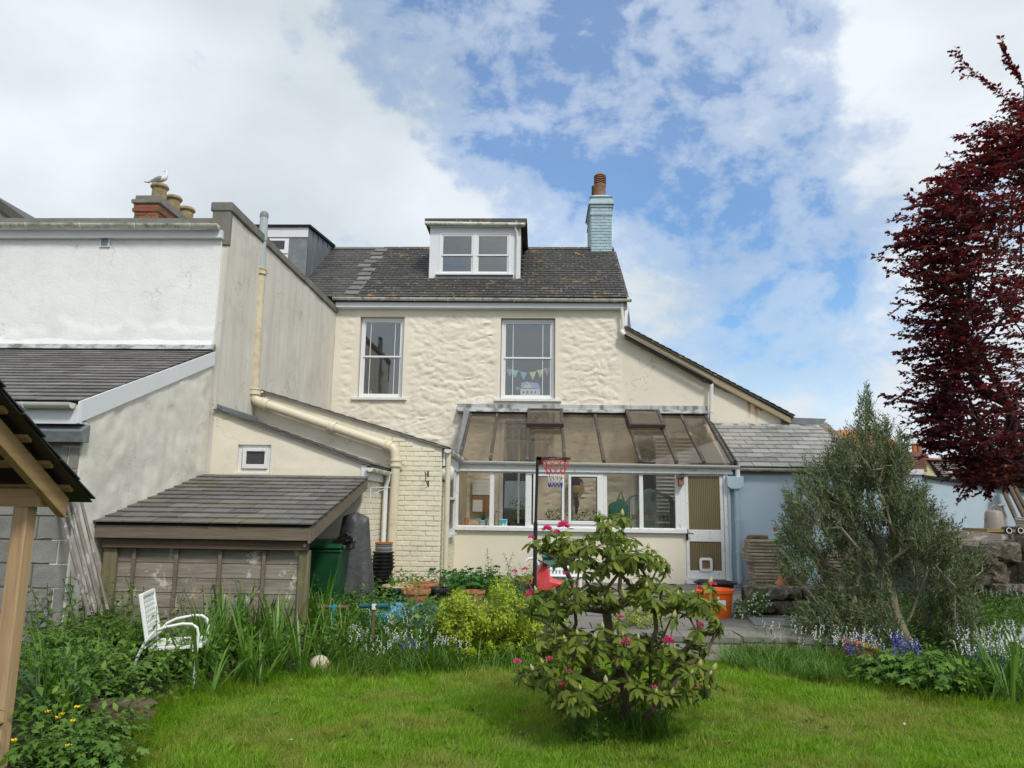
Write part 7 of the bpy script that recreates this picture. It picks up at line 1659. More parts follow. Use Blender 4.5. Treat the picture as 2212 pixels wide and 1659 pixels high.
def shoots(name, tg, L, nl, leafL, tm_, m, parent, up=1.0, cen=None, out=.6, angle=.9, stemm=None, wid=1.0, jl=.3):
    P, D, N_, LL = [], [], [], []; st = MB()
    for t in tg:
        t = V3(t); o_ = (t - cen) if cen is not None else V3((0, 0, 0)); o_.z *= .3; o_ = o_.normalized() if o_.length > 0 else o_
        d = (V3((0, 0, up)) + o_ * out + V3(rng.normal(size=3) * .28)).normalized(); x = d.orthogonal().normalized(); y = d.cross(x); l = L * rng.uniform(.55, 1.25); k = int(nl * l / L)
        b0 = t - d * l * .5; bend = V3(rng.normal(size=3) * .06 * l)
        for j in range(k):
            s = (j + .5) / k; a = j * 2.4; q = b0 + d * l * s + bend * s * s
            dd = (d * math.cos(angle) + (x * math.cos(a) + y * math.sin(a)) * math.sin(angle)); P.append(tuple(q)); D.append(tuple(dd)); N_.append(tuple(d + V3(rng.normal(size=3) * .35))); LL.append(leafL * (1.1 - .5 * s) * rng.uniform(1 - jl, 1 + jl))
        if stemm: st.tube([b0, b0 + d * l * .5 + bend * .25, b0 + d * l + bend], [.003, .0022, .0012], 3, False)
    scatter(name, tm_, np.array(P), np.array(D), np.array(N_), np.array(LL), m, parent, 'stuff', wid=wid)
    if stemm: st.build('twigs', stemm, parent, kind='stuff')
MT['olleaf'] = leafm('olive_leaf', [(.050, .085, .026), (.085, .13, .045), (.13, .18, .08), (.065, .10, .03), (.25, .30, .18)], .2, .5, spec=.3)
shoots('leaves', tg, .28, 22, .068, T_diam(.23, .08), 'olleaf', ol, 1.0, V3((op[4][0], YO, 1.3)), .5, .75, 'greybark')

# ---- copper beech ----------------------------------------------------
be_ = thing('copper_beech', 'tall copper beech with dark purple leaves reaching in from the right edge', 'tree', (7.6, 9.6, 0))
rng = np.random.default_rng(21); random.seed(21)
edge = [(60, 2230), (90, 2205), (130, 2150), (180, 2195), (230, 2170), (260, 2140), (300, 2110), (330, 2085), (400, 2035), (430, 1995), (490, 1970), (560, 1945), (600, 1985), (650, 1985), (700, 1975), (770, 1995), (830, 1985), (880, 1965), (940, 2005), (1000, 2050), (1040, 2085), (1075, 2120)]
ey, ex_ = np.array([e[0] for e in edge]), np.array([e[1] for e in edge])
YB = 9.4; tw = []
def bx_edge(y): return float(np.interp(y, ey, ex_))
for k in range(2500):
    py = rng.uniform(215, 1045); tier = math.sin(py / 17 + 1.3 * math.sin(py / 41)) * 22; e0 = bx_edge(py) + 6 + tier; px = e0 + rng.gamma(1.35, 105)
    if px > 2600: continue
    if px < bx_edge(py) + 60 and rng.random() < .25: continue
    dep = min(1.5, .35 + (px - e0) / 170); tw.append((tuple(at(px, py + rng.normal() * 4, YB + rng.uniform(-dep, dep))), 1.0))
sprays = [((bx_edge(y_) + 110, y_ + 18 * math.sin(y_)), (bx_edge(y_) + 45, y_ - 6), (bx_edge(y_) - 16 - 22 * (y_ % 3), y_ + 10 * math.cos(y_))) for y_ in range(290, 1040, 31)] + [((2212, 245), (2130, 180), (2052, 112)), ((2212, 190), (2185, 150), (2165, 95)), ((2100, 420), (2035, 445), (1990, 490)), ((2050, 520), (1975, 530), (1935, 515)), ((2060, 640), (2000, 600), (1920, 585)), ((2060, 770), (1990, 765), (1945, 780)), ((2050, 880), (1980, 870), (1920, 860)), ((2080, 700), (2000, 700), (1950, 690)), ((2150, 985), (2110, 1010), (2085, 1075)), ((2212, 1020), (2160, 1035), (2100, 1072)), ((2180, 1000), (2150, 1040), (2135, 1052)), ((2120, 940), (2040, 960), (1985, 960)), ((2160, 330), (2095, 340), (2060, 400)), ((2212, 360), (2120, 372), (2075, 392))]
P, D, N_, LL = [], [], [], []; st = MB()
def spray(p0, d, l, nl, s=1.0, pts=None):
    flat = V3((0, 0, 1)); sd = d.cross(flat).normalized()
    for j in range(nl):
        t = (j + .4) / nl; q = p0 + d * l * t + V3((0, 0, -.10 * l * t * t)) if pts is None else pts(t)
        for sg in (-1, 1):
            if rng.random() < .18: continue
            dd = (d * rng.uniform(.3, .9) + sd * sg * rng.uniform(.5, 1) + V3((0, 0, rng.normal() * .35 - .15))).normalized()
            P.append(tuple(q)); D.append(tuple(dd)); N_.append(tuple(flat + V3(rng.normal(size=3) * .55))); LL.append(.066 * s * rng.uniform(.7, 1.25))
    if pts is None: st.tube([p0, p0 + d * l * .6 + V3((0, 0, -.03 * l)), p0 + d * l + V3((0, 0, -.10 * l))], [.004, .003, .0015], 3, False)
for (t, s) in tw:
    d = V3((-1.0 + rng.normal() * .5, rng.normal() * .8, rng.normal() * .28 + .12)).normalized(); l = rng.uniform(.22, .46); spray(V3(t) - d * l * .5, d, l, int(l / .035))
for a, b, c in sprays:
    yy = YB + rng.uniform(-.3, .2); A, B_, C = at(*a, yy), at(*b, yy), at(*c, yy)
    f_ = lambda t, A=A, B_=B_, C=C: A.lerp(B_, t).lerp(B_.lerp(C, t), t)
    L = (A - B_).length + (B_ - C).length; spray(A, (C - A).normalized(), L, int(L / .022), 1.0, f_)
    for q_ in np.linspace(.15, .85, 7): d_ = ((C - A).normalized() + V3((0, rng.normal() * .5, rng.normal() * .6 + .2))).normalized(); spray(f_(q_), d_, .22, 7); st.tube([f_(i / 7) for i in range(8)], [.008 - .0009 * i for i in range(8)], 4, False)
MT['beech'] = leafm('copper_beech_leaf', [(.036, .010, .015), (.085, .018, .028), (.052, .013, .019), (.14, .03, .036), (.19, .06, .045)], .38, .45, spec=.35, tm=(2.2, .7, .6))
scatter('leaves', T_leaf(.66, .1, .06), np.array(P), np.array(D), np.array(N_), np.array(LL), 'beech', be_, 'stuff')
st.build('twigs', 'darkbark', be_, kind='stuff')
bt_ = [(7.9, 9.6, -.1), (7.85, 9.6, 1.5), (7.9, 9.6, 3.0), (7.95, 9.55, 4.5), (8.0, 9.5, 6.2), (8.05, 9.5, 7.8)]
nodes, par, tips = skeleton([bt_], [t for t, s in tw[::9]] + [tuple(at(*a, YB)) for a, b, c in sprays], .05, .35, wt=.5)
wood_mesh('branch', nodes, par, tips, .006, 'darkbark', be_, power=.55, rmax=.19, split=.05, kind='stuff')

# ---- hedge / tree far behind at right ---------------------------------
bk = thing('background_tree', 'green garden tree behind the blue wall below the copper beech', 'tree', (14, 20, 0))
tg = ell_pts([(2185, 1010, 55, 45), (2230, 1030, 60, 60)], 500, 20, 1.2, rng, .2)
MT['bgleaf'] = leafm('mid_green_leaf', [(.04, .08, .015), (.07, .13, .03), (.10, .17, .05)], .2, .5)
shoots('leaves', tg, .5, 12, .16, T_leaf(.5), 'bgleaf', bk, .6, V3((13.5, 20, 2)), .8, .8)
MB().tube([(14.2, 20, 0), (14.1, 20, 2.5)], .12, 8).build('trunk', 'bark', bk)

# ---- yellow-green evergreen shrubs ------------------------------------
MT['chleaf'] = leafm('choisya_leaf', [(.24, .33, .02), (.35, .44, .03), (.46, .52, .05), (.17, .26, .018)], .25, .4)
def choisya(label, ells, Y, dY, n, seed):
    global rng
    rng = np.random.default_rng(seed); random.seed(seed)
    tg = ell_pts(ells, n, Y, dY, rng, .35); c = at(ells[0][0], ells[0][1], Y)
    t = thing('evergreen_shrub', label, 'shrub', (c.x, c.y, .05)); P, D, N_, LL = [], [], [], []
    for q in tg:
        q = V3(q); ax = ((q - c) * 1.2 + V3((0, 0, .7)) + V3(rng.normal(size=3) * .2)).normalized(); x = ax.orthogonal().normalized(); y = ax.cross(x)
        for j in range(3):
            for k in range(5):
                a = k * 1.257 + j * .6 + rng.normal() * .1; el = .15 + j * .42; d = (x * math.cos(a) + y * math.sin(a)) * math.cos(el) + ax * math.sin(el)
                P.append(tuple(q - ax * .03 * (2 - j))); D.append(tuple(d)); N_.append(tuple(ax)); LL.append(.062 * rng.uniform(.7, 1.15) * (1 - .15 * j))
    scatter('leaves', T_leaf(.36, .12, .05), np.array(P), np.array(D), np.array(N_), np.array(LL), 'chleaf', t, 'stuff')
    nodes, par, tips = skeleton([[(c.x, c.y, gz(c.x, c.y) - .05), (c.x, c.y, .35)]], [tuple(V3(q)) for q in tg[::3]], .02, .12)
    wood_mesh('branch', nodes, par, tips, .0028, 'bark', t, power=.42, kind='stuff')
choisya('bright yellow-green evergreen shrub just right of the terracotta pots', [(985, 1345, 50, 62), (992, 1300, 28, 30), (1000, 1400, 42, 35)], 7.55, .35, 260, 31)
choisya('second yellow-green evergreen shrub, left of the basketball pole', [(1090, 1330, 52, 60), (1085, 1270, 30, 26), (1125, 1390, 48, 42), (1060, 1400, 35, 35), (1145, 1330, 34, 52), (1045, 1345, 30, 55)], 7.75, .45, 430, 32)
choisya('small yellow-green shrub glimpsed behind the rhododendron stems', [(1375, 1300, 40, 40), (1400, 1340, 32, 30), (1330, 1355, 26, 30)], 8.6, .3, 90, 33)
choisya('low yellow-green shrub behind the left side of the rhododendron', [(1215, 1375, 38, 35)], 8.2, .25, 60, 34)

# ---- bed plants: one prototype of each kind, copied ----------------------
MT['nettle'] = leafm('nettle_leaf', [(.06, .14, .016), (.11, .22, .025), (.075, .165, .02), (.17, .28, .04)], .25, .5)
MT['strap'] = leafm('strap_leaf', [(.06, .14, .018), (.10, .21, .028), (.15, .27, .04), (.07, .15, .025)], .25, .4)
MT['bluegreen'] = leafm('bluegreen_leaf', [(.06, .13, .06), (.09, .17, .08), (.12, .2, .1)], .2, .45)
MT['fern'] = leafm('bramble_leaf', [(.10, .20, .025), (.17, .28, .04), (.07, .15, .02)], .25, .5)
MT['geran'] = leafm('round_leaf', [(.03, .12, .02), (.05, .17, .03), (.07, .21, .04)], .22, .45)
MT['lobedm'] = leafm('lobed_leaf', [(.06, .14, .018), (.10, .20, .028), (.15, .27, .04)], .2, .45)
MT['whitefl'] = leafm('white_petal', [(.72, .74, .74), (.8, .8, .8)], .3, .6, tm=(1, 1, 1)); MT['violet'] = leafm('violet_petal', [(.10, .08, .38), (.17, .14, .52), (.28, .26, .62)], .3, .5, tm=(1, 1, 1.1))
MT['yellowfl'] = plain('buttercup_yellow', (.85, .62, .01), .3); MT['stemg'] = plain('green_stem', (.06, .13, .025), .6); MT['deadst'] = plain('dead_stem', (.38, .28, .16), .8)
rng = np.random.default_rng(50)
def P_nettle(h, n=9, leaf=.085, m='nettle', tm_=None, w=.5):
    P, D, N_, L = [], [], [], []; b = V3((rng.normal() * .06, rng.normal() * .06, 0)); f_ = lambda t: V3((b.x * t * t * 2, b.y * t * t * 2, h * t))
    for j in range(n):
        t = .15 + .85 * j / n
        for s in (0, 1, 2) if j == n - 1 else (0, 1):
            a = j * 1.571 + s * math.pi + rng.normal() * .25; P.append(tuple(f_(t))); D.append((math.cos(a), math.sin(a), rng.uniform(-.35, .35))); N_.append((0, 0, 1)); L.append(leaf * (1.2 - .6 * t) * rng.uniform(.8, 1.2))
    return [('foliage', tm_ or T_leaf(w, .3, .05), P, D, N_, L, m)], [[f_(i / 4) for i in range(5)]]
def P_strap(h, n=16, spread=.35, w=.05, m='strap', droop=.35):
    P, D, N_, L = [], [], [], []
    for j in range(n):
        a = rng.uniform(0, 6.28); e = rng.uniform(.1, 1) * spread; P.append((math.cos(a) * .03 * rng.random(), math.sin(a) * .03, 0)); D.append((math.cos(a) * e, math.sin(a) * e, 1)); N_.append((-math.cos(a), -math.sin(a), .3)); L.append(h * rng.uniform(.6, 1.15))
    return [('foliage', T_blade(w, droop, 4), P, D, N_, L, m)], []
def P_bell(h, nst, m, nb=5, bl=.0135, strap=True, spread=.25):
    parts = P_strap(h * .8, 10, .5, .045, 'strap', .5)[0] if strap else []; stems = []; P, D, N_ = [], [], []
    for s in range(nst):
        a = rng.uniform(0, 6.28); e = rng.uniform(.1, 1) * spread; f_ = lambda t, a=a, e=e: V3((math.cos(a) * e * t * h, math.sin(a) * e * t * h, h * t * 1.05)); stems.append([f_(i / 4) for i in range(5)])
        for k in range(nb):
            t = 1 - .045 * k; b_ = rng.uniform(0, 6.28); q = f_(t); P.append(tuple(q)); D.append((math.cos(b_) * .7, math.sin(b_) * .7, -.6 + rng.normal() * .2)); N_.append((0, 0, 1))
    return parts + [('flower', T_bell(), P, D, N_, [bl * 1.4] * len(P), m)], stems
def P_lobed(h, n, leaf, m='lobedm', tm_=None):
    P, D, N_, L, st_ = [], [], [], [], []
    for j in range(n):
        a = j * 2.4 + rng.normal() * .2; e = rng.uniform(.2, 1.1); hh = h * rng.uniform(.45, 1); q = V3((math.cos(a) * e * h * .8, math.sin(a) * e * h * .8, hh)); P.append(tuple(q)); D.append((math.cos(a), math.sin(a), -.25)); N_.append((rng.normal() * .25, rng.normal() * .25, 1)); L.append(leaf * rng.uniform(.7, 1.2)); st_.append([V3((0, 0, 0)), q * .6, q])
    return [('foliage', tm_ or T_lobed(), P, D, N_, L, m)], st_
def P_fern(h, n, m='fern'):
    P, D, N_, L, st_ = [], [], [], [], []
    for j in range(n):
        a = rng.uniform(0, 6.28); dx_, dy_ = math.cos(a), math.sin(a); f_ = lambda t: V3((dx_ * t * h * .7, dy_ * t * h * .7, h * (t * 1.5 - .75 * t * t))); st_.append([f_(i / 4) for i in range(5)])
        for k in range(9):
            t = .25 + .75 * k / 9
            for s in (-1, 1): P.append(tuple(f_(t))); D.append((dx_ * .5 - dy_ * s, dy_ * .5 + dx_ * s, .05)); N_.append((0, 0, 1)); L.append(.075 * (1.2 - .8 * t) * rng.uniform(.8, 1.2))
    return [('foliage', T_leaf(.55, .15), P, D, N_, L, m)], st_
def proto(name, spec, stemm='stemg', sr=.003, pos=(0, -60, -30)):
    parts, stems = spec; e = bpy.data.objects.new(name, None); COL.objects.link(e); ORG[e.name] = V3((0, 0, 0)); ch = []
    for (nm, tv, P, D, N_, L, m) in parts: ch.append(scatter(nm, tv, np.array(P, float), np.array(D, float), np.array(N_, float), np.array(L), m, e))
    if stems:
        mb = MB()
        for s in stems: mb.tube(s, sr, 4, False)
        ch.append(mb.build('stem', stemm, e, smooth=True))
    return (e, ch)
used_protos = []
def plant(pr, x, y, z, sc, rz, label, cat, group=None, tilt=0):
    e, ch = pr; c = e.copy(); COL.objects.link(c); c.location = (x, y, z); c.scale = (sc,) * 3; c.rotation_euler = (tilt, 0, rz); c['label'] = label; c['category'] = cat
    if group: c['group'] = group
    for o in ch: q = o.copy(); COL.objects.link(q); q.parent = c
    if pr not in used_protos: used_protos.append(pr)
    return c
nets = [proto('nettle', P_nettle(h, n)) for h, n in ((.62, 10), (.5, 8), (.72, 11), (.42, 7), (.55, 9))]
ferns = [proto('bramble', P_fern(h, n)) for h, n in ((.38, 7), (.46, 6), (.3, 8))]
straps = [proto('iris', P_strap(h, n, s, w, 'strap', d)) for h, n, s, w, d in ((.62, 16, .38, .045, .28), (.72, 14, .30, .042, .20), (.55, 18, .5, .05, .45))]
bells = [proto('white_bluebell', P_bell(.32, k, 'whitefl')) for k in (2, 3, 4)]; viol = [proto('bluebell', P_bell(.30, k, 'violet', 8, .017)) for k in (2, 4)]
lobs = [proto('anemone_plant', P_lobed(.24, 26, .085)), proto('anemone_plant', P_lobed(.2, 20, .07))]
gers = [proto('nasturtium', P_lobed(.34, 24, .085, 'geran', T_round())), proto('nasturtium', P_lobed(.26, 18, .075, 'geran', T_round()))]
blg = [proto('honesty_plant', P_strap(.45, 12, .7, .10, 'bluegreen', .5))]
def scat(pl, n, pts, zf, sc, label, cat, group, seed, jit=.0):
    """n copies spread inside a polygon of (px,py) pixels projected on the ground height zf"""
    global rng
    rs = random.Random(seed); W_ = [atz(x, y, zf) for x, y in pts]; xs, ys = [p.x for p in W_], [p.y for p in W_]; k = 0; tries = 0
    while k < n and tries < 9000:
        tries += 1; x, y = rs.uniform(min(xs), max(xs)), rs.uniform(min(ys), max(ys)); ins = False
        for i in range(len(W_)):
            a, b = W_[i], W_[i - 1]
            if (a.y > y) != (b.y > y) and x < (b.x - a.x) * (y - a.y) / (b.y - a.y) + a.x: ins = not ins
        if not ins: continue
        plant(rs.choice(pl), x, y, gz(x, y) + jit - .01, rs.uniform(*sc), rs.uniform(0, 6.28), label, cat, group, rs.uniform(-.08, .08)); k += 1
LG = []
# left bed
scat(nets, 135, [(70, 1600), (60, 1400), (200, 1345), (430, 1345), (640, 1352), (640, 1400), (500, 1440), (400, 1480), (250, 1500)], .12, (.75, 1.15), 'leafy dark green nettle in the tall bed around the white chair', 'nettle', 'nettles in the left bed', 1)
scat(nets, 60, [(60, 1400), (60, 1330), (460, 1322), (640, 1345), (640, 1352), (430, 1350)], .2, (1.0, 1.45), 'tall nettle against the shed and block wall', 'nettle', 'tall nettles by the shed', 41)
scat(ferns, 70, [(70, 1560), (70, 1330), (330, 1330), (400, 1400), (360, 1470), (200, 1500)], .15, (.8, 1.3), 'fresh green arching bramble spray in the left bed', 'bramble', 'brambles in the left bed', 2)
scat(straps, 58, [(370, 1470), (470, 1380), (640, 1370), (760, 1385), (700, 1440), (590, 1462), (450, 1490)], .08, (.75, 1.05), 'tall iris clump with upright sword leaves in front of the shed boards', 'iris', 'iris clumps in front of the shed', 3)
scat(straps, 10, [(60, 1560), (110, 1500), (230, 1480), (180, 1560)], .12, (.6, .85), 'iris clump beside the timber post', 'iris', 'irises by the timber post', 4)
for k, (px, py, s, lb) in enumerate(((110, 1560, 1.0, 'broad blue-green strap leaves arching beside the timber post'), (175, 1530, .8, 'smaller blue-green strap-leaved plant left of the mossy stone'))):
    q = atz(px, py, .1); plant(blg[0], q.x, q.y, gz(q.x, q.y), s, k * 2., lb, 'plant')
scat(lobs, 30, [(40, 1659), (70, 1600), (180, 1585), (300, 1590), (290, 1610), (240, 1659)], .05, (.6, .95), 'low buttercup foliage with cut leaves at the bottom left corner', 'buttercup leaves', 'buttercup foliage at the bottom left', 5)
# middle bed with white bluebells
LG.append((3120, [(660, 1460), (720, 1390), (840, 1370), (960, 1375), (1160, 1400), (1150, 1440), (900, 1450)], .06, .8, 1.4, 'long lush grass tuft at the bed edge below the scooters'))
scat(nets, 40, [(660, 1430), (690, 1360), (800, 1350), (850, 1380), (800, 1430)], .1, (.5, .8), 'short nettle among the scooters', 'nettle', 'nettles around the scooters', 7)
scat(bells, 36, [(740, 1460), (760, 1380), (980, 1380), (1000, 1440)], .08, (.8, 1.15), 'white bluebell in the grass between scooter and yellow-green shrub', 'bluebell', 'white bluebells in the middle bed', 8)
scat(viol, 7, [(840, 1440), (900, 1380), (1100, 1400), (1060, 1440)], .06, (.6, .8), 'pale violet bluebell among the long grass of the middle bed', 'bluebell', 'violet bluebells in the middle bed', 9)
scat(gers, 9, [(715, 1345), (730, 1325), (830, 1325), (830, 1345)], .2, (.7, .95), 'round-leaved nasturtium at the foot of the brick corner', 'nasturtium', 'nasturtiums by the brick corner', 10)
scat(gers, 16, [(965, 1295), (970, 1268), (1060, 1268), (1060, 1300)], .22, (.9, 1.3), 'lush round-leaved nasturtium below the conservatory wall', 'nasturtium', 'nasturtiums below the conservatory', 11)
scat(nets, 14, [(680, 1345), (675, 1305), (760, 1300), (770, 1335)], .22, (.6, .9), 'nettle growing beside the green wheelie bin', 'nettle', 'nettles by the bin', 12)
scat(nets, 16, [(1040, 1300), (1050, 1265), (1150, 1262), (1150, 1290)], .22, (.5, 1.0), 'straggly weed against the cream conservatory wall', 'weed', 'weeds by the conservatory wall', 13)
scat(ferns, 45, [(830, 1345), (860, 1300), (1130, 1300), (1150, 1350), (980, 1345)], .22, (.6, .9), 'leafy weed around the flower pots', 'weed', 'weeds around the pots', 14)
# under the rhododendron
LG.append((1040, [(1210, 1600), (1260, 1565), (1440, 1565), (1450, 1610), (1300, 1625)], 0, .6, 1.0, 'grass tuft left uncut under the rhododendron'))
scat(lobs[1:] + nets[3:4], 20, [(1230, 1610), (1260, 1570), (1400, 1570), (1400, 1615)], 0, (.4, .6), 'low weed at the foot of the rhododendron', 'weed', 'weeds under the rhododendron', 16)
scat(bells, 3, [(1380, 1600), (1390, 1570), (1440, 1570), (1440, 1600)], 0, (.6, .8), 'white bluebell at the foot of the rhododendron', 'bluebell', 'white bluebells under the rhododendron', 17)
# right border
LG.append((3380, [(1560, 1440), (1570, 1405), (1680, 1390), (1760, 1420), (1860, 1460), (1880, 1490), (1700, 1470)], .03, .7, 1.2, 'long grass tuft along the edge of the right border'))
scat(bells, 36, [(1650, 1425), (1670, 1390), (1880, 1400), (2000, 1440), (1960, 1460), (1800, 1450)], .05, (.8, 1.15), 'white bluebell in the right border below the olive tree', 'bluebell', 'white bluebells in the right border', 19)
scat(viol, 26, [(1825, 1452), (1850, 1420), (1960, 1430), (2010, 1458), (1950, 1475)], .05, (.8, 1.1), 'violet bluebell below the olive trunk', 'bluebell', 'violet bluebells in the right border', 20)
scat(lobs, 34, [(1880, 1492), (1900, 1462), (2030, 1470), (2100, 1500), (2080, 1530), (1980, 1520)], .0, (.9, 1.4), 'glossy cut-leaved anemone plant spilling onto the lawn', 'anemone plant', 'anemone foliage at the right border', 21)
scat(bells, 44, [(2090, 1500), (2080, 1420), (2230, 1400), (2260, 1510)], .05, (.9, 1.3), 'white bluebell massed at the right edge of the border', 'bluebell', 'white bluebells at the right edge', 22)
scat(viol, 6, [(2090, 1500), (2090, 1450), (2230, 1450), (2240, 1500)], .05, (.8, 1.0), 'violet bluebell at the right edge of the border', 'bluebell', 'violet bluebells at the right edge', 23)
scat(straps, 30, [(2060, 1530), (2080, 1480), (2250, 1480), (2260, 1545)], .0, (.5, .8), 'arching strap-leaf clump at the right edge of the lawn', 'strap-leaf plant', 'strap-leaf clumps at the right edge', 24)
scat(nets + ferns + gers[1:], 70, [(1680, 1400), (1690, 1345), (1900, 1345), (1990, 1390), (1900, 1420)], .1, (.6, 1.0), 'leafy weed under the olive tree', 'weed', 'weeds under the olive tree', 25)
LG.append((2860, [(1990, 1400), (1990, 1310), (2240, 1285), (2260, 1420)], .12, 1.0, 1.6, 'tall wild grass tuft below the rock pile'))
scat(bells, 12, [(2120, 1345), (2130, 1320), (2230, 1310), (2240, 1345)], .12, (1.0, 1.3), 'white bluebell in the wild grass below the rock pile', 'bluebell', 'white bluebells below the rocks', 27)
LG.append((2200, [(1585, 1408), (1600, 1372), (1720, 1365), (1720, 1408)], .1, .5, .8, 'grass tuft growing between paving and stone wall'))
for e, ch in used_protos + [p for p in nets + ferns + straps + bells + viol + lobs + gers + blg if p not in used_protos]:
    for c in ch: bpy.data.objects.remove(c)
    bpy.data.objects.remove(e)
# buttercups
rng = np.random.default_rng(77)
bcl = [(166, 1530, 'buttercup nearest the mossy stone, highest of the yellow flowers'), (103, 1540, 'small half-open buttercup close to the timber post'), (133, 1545, 'buttercup with a twin just beside it, above the others on the left'), (125, 1552, 'buttercup touching the lower left of its twin'), (157, 1560, 'right one of a close buttercup pair in the middle'), (152, 1566, 'lower left one of the close buttercup pair in the middle'), (87, 1573, 'buttercup alone between the post and the central pair'), (148, 1614, 'lowest buttercup, alone near the bottom of the leaves'), (30, 1602, 'buttercup right against the timber post')]
for k, (px, py, lb) in enumerate(bcl):
    c = at(px, py, 4.5 - .3 * (py > 1590)); t = thing('buttercup', lb, 'flower', c)
    P = np.tile(np.array(c), (5, 1)); a = np.arange(5) * 1.2566 + k; D = np.stack([np.cos(a), np.sin(a), np.full(5, .55)], 1)
    scatter('petal', T_leaf(.95, -.2, .05), P, D, np.tile([0, -.3, 1.], (5, 1)), .023, 'yellowfl', t); MB().tube([c, c + V3((.01, .02, -.15)), V3((c.x + .02, c.y + .05, gz(c.x, c.y)))], .0016, 4).build('stem', 'stemg', t)
# daisies over the little stone wall
ds = thing('daisy_mat', 'mat of tiny pink and white daisies trailing over the low stone wall', 'daisies', (2.9, 9.5, .1)); rng = np.random.default_rng(3)
tg = ell_pts([(1615, 1320, 32, 30), (1640, 1300, 25, 20), (1600, 1345, 26, 20)], 420, 9.5, .25, rng, .3); n = len(tg)
scatter('leaves', T_diam(.3), np.repeat(np.array(tg), 5, 0), rng.normal(size=(n * 5, 3)), rng.normal(size=(n * 5, 3)), .045, 'nettle', ds, 'stuff')
scatter('flower', T_star(7, 1, .6), np.array(tg)[:150] + np.array([0, -.08, .02]), np.tile([1., 0, 0], (150, 1)) + rng.normal(size=(150, 3)) * .2, np.tile([0, -1., .6], (150, 1)), .013, 'whitefl', ds, 'stuff')
# rose beside the olive
rs_ = thing('rose_bush', 'thin rose bush with one coral bloom left of the olive tree', 'rose', (3.95, 10.5, .3)); tg = ell_pts([(1705, 1170, 35, 30), (1720, 1230, 35, 40), (1690, 1140, 18, 16)], 130, 10.3, .3, rng, .1)
nodes, par, tips = skeleton([[tuple(at(1722, 1300, 10.3)), tuple(at(1718, 1250, 10.3)), tuple(at(1712, 1200, 10.3))]], tg[:60], .02, .12); wood_mesh('stem', nodes, par, tips, .003, 'stemg', rs_, power=.4)
n = len(tg); scatter('leaves', T_leaf(.6), np.repeat(np.array(tg), 4, 0) + rng.normal(size=(n * 4, 3)) * .03, rng.normal(size=(n * 4, 3)), rng.normal(size=(n * 4, 3)) * .5 + [0, 0, 1], .045, 'geran', rs_, 'stuff')
c = at(1673, 1143, 10.2); D = rng.normal(size=(26, 3)); scatter('flower', T_leaf(.8, -.3), np.tile(np.array(c), (26, 1)), D + [0, 0, .6], rng.normal(size=(26, 3)), .035, plain('coral', (.7, .12, .06), .6), rs_)
# iris with big white petals at the right edge
wi = thing('white_iris', 'large white iris-like flower with yellow centre at the right edge', 'flower', (4.2, 7.0, 0))
for (px, py) in ((2190, 1385), (2205, 1400), (2170, 1395), (2215, 1375)):
    c = at(px, py, 7.0); D = rng.normal(size=(6, 3)); scatter('flower', T_leaf(.8, .4, .1), np.tile(np.array(c), (6, 1)), D + [0, 0, .3], rng.normal(size=(6, 3)), .085, 'whitefl', wi); MB().tube([c, V3((c.x, c.y, .0))], .004, 5).build('stem', 'stemg', wi)
scatter('centre', T_leaf(.6), np.tile(np.array(at(2200, 1400, 6.95)), (8, 1)), rng.normal(size=(8, 3)), rng.normal(size=(8, 3)), .05, leafm('acid_green', [(.35, .42, .02)], .2), wi)
# plants in the conservatory
q = pc1; n = 16; a = rng.uniform(0, 6.28, n); D = np.stack([np.cos(a) * .8, np.sin(a) * .5, rng.uniform(.3, 1.2, n)], 1)
hp_ = thing('spiky_plant', 'spiky strap-leaved houseplant in the blue and white pot', 'houseplant', q); scatter('leaf', T_blade(.10, .5, 4), np.tile(np.array(q), (n, 1)), D, -D * [1, 1, 0] + [0, 0, .4], .26, 'bluegreen', hp_)
MB().tube([q, q + V3((.03, 0, .3)), q + V3((.02, 0, .42))], [.012, .008, .01], 6).build('stem', 'bluegreen', hp_)
for k, (pxs, lb) in enumerate((((1180, 1235), 'leafy pepper seedlings in a trough behind the left casement'), ((1240, 1290), 'leafy pepper seedlings in a trough behind the right casement'), ((1100, 1133), 'bushy basil plant in a dark pot inside the second pane'))):
    x0, x1 = at(pxs[0], 1120, iy).x, at(pxs[1], 1120, iy).x; t = thing('seedling_trough', lb, 'houseplant', ((x0 + x1) / 2, iy + .05, zs)); MB().box(x0, x1, iy, iy + .14, zs, zs + .09).build('trough', 'black', t, bevel=.01)
    n = 170; P = np.stack([rng.uniform(x0, x1, n), rng.uniform(iy, iy + .14, n), zs + .12 + rng.random(n) * (.24 if k < 2 else .42)], 1); scatter('leaf', T_leaf(.5, .2), P, rng.normal(size=(n, 3)) * [1, 1, .4], np.tile([0, 0, 1.], (n, 1)), .065 if k < 2 else .05, 'geran', t)
    MB().tube([(x0 + .05, iy + .07, zs + .08), (x0 + .06, iy + .07, zs + .3)], .004, 4).tube([(x1 - .06, iy + .07, zs + .08), (x1 - .05, iy + .07, zs + .3)], .004, 4).build('stem', 'stemg', t)
# dry stems against the shed
dst = MB(); rs = random.Random(6)
for k in range(16):
    px = rs.choice((480, 495, 505, 430, 415, 540, 470)) + rs.uniform(-8, 8); b = at(px, 1345, 7.35); pts = [b]
    for j in range(4): pts.append(pts[-1] + V3((rs.uniform(-.05, .07), rs.uniform(-.02, .01), rs.uniform(.06, .16) if j < 3 else rs.uniform(-.12, .08))))
    dst.tube(pts, [.0035, .003, .0025, .002, .001], 4, False)
tag(dst.build('dead_stems', 'deadst', kind='stuff'), 'dry straw-coloured dead stems against the shed boards', 'dead stems')
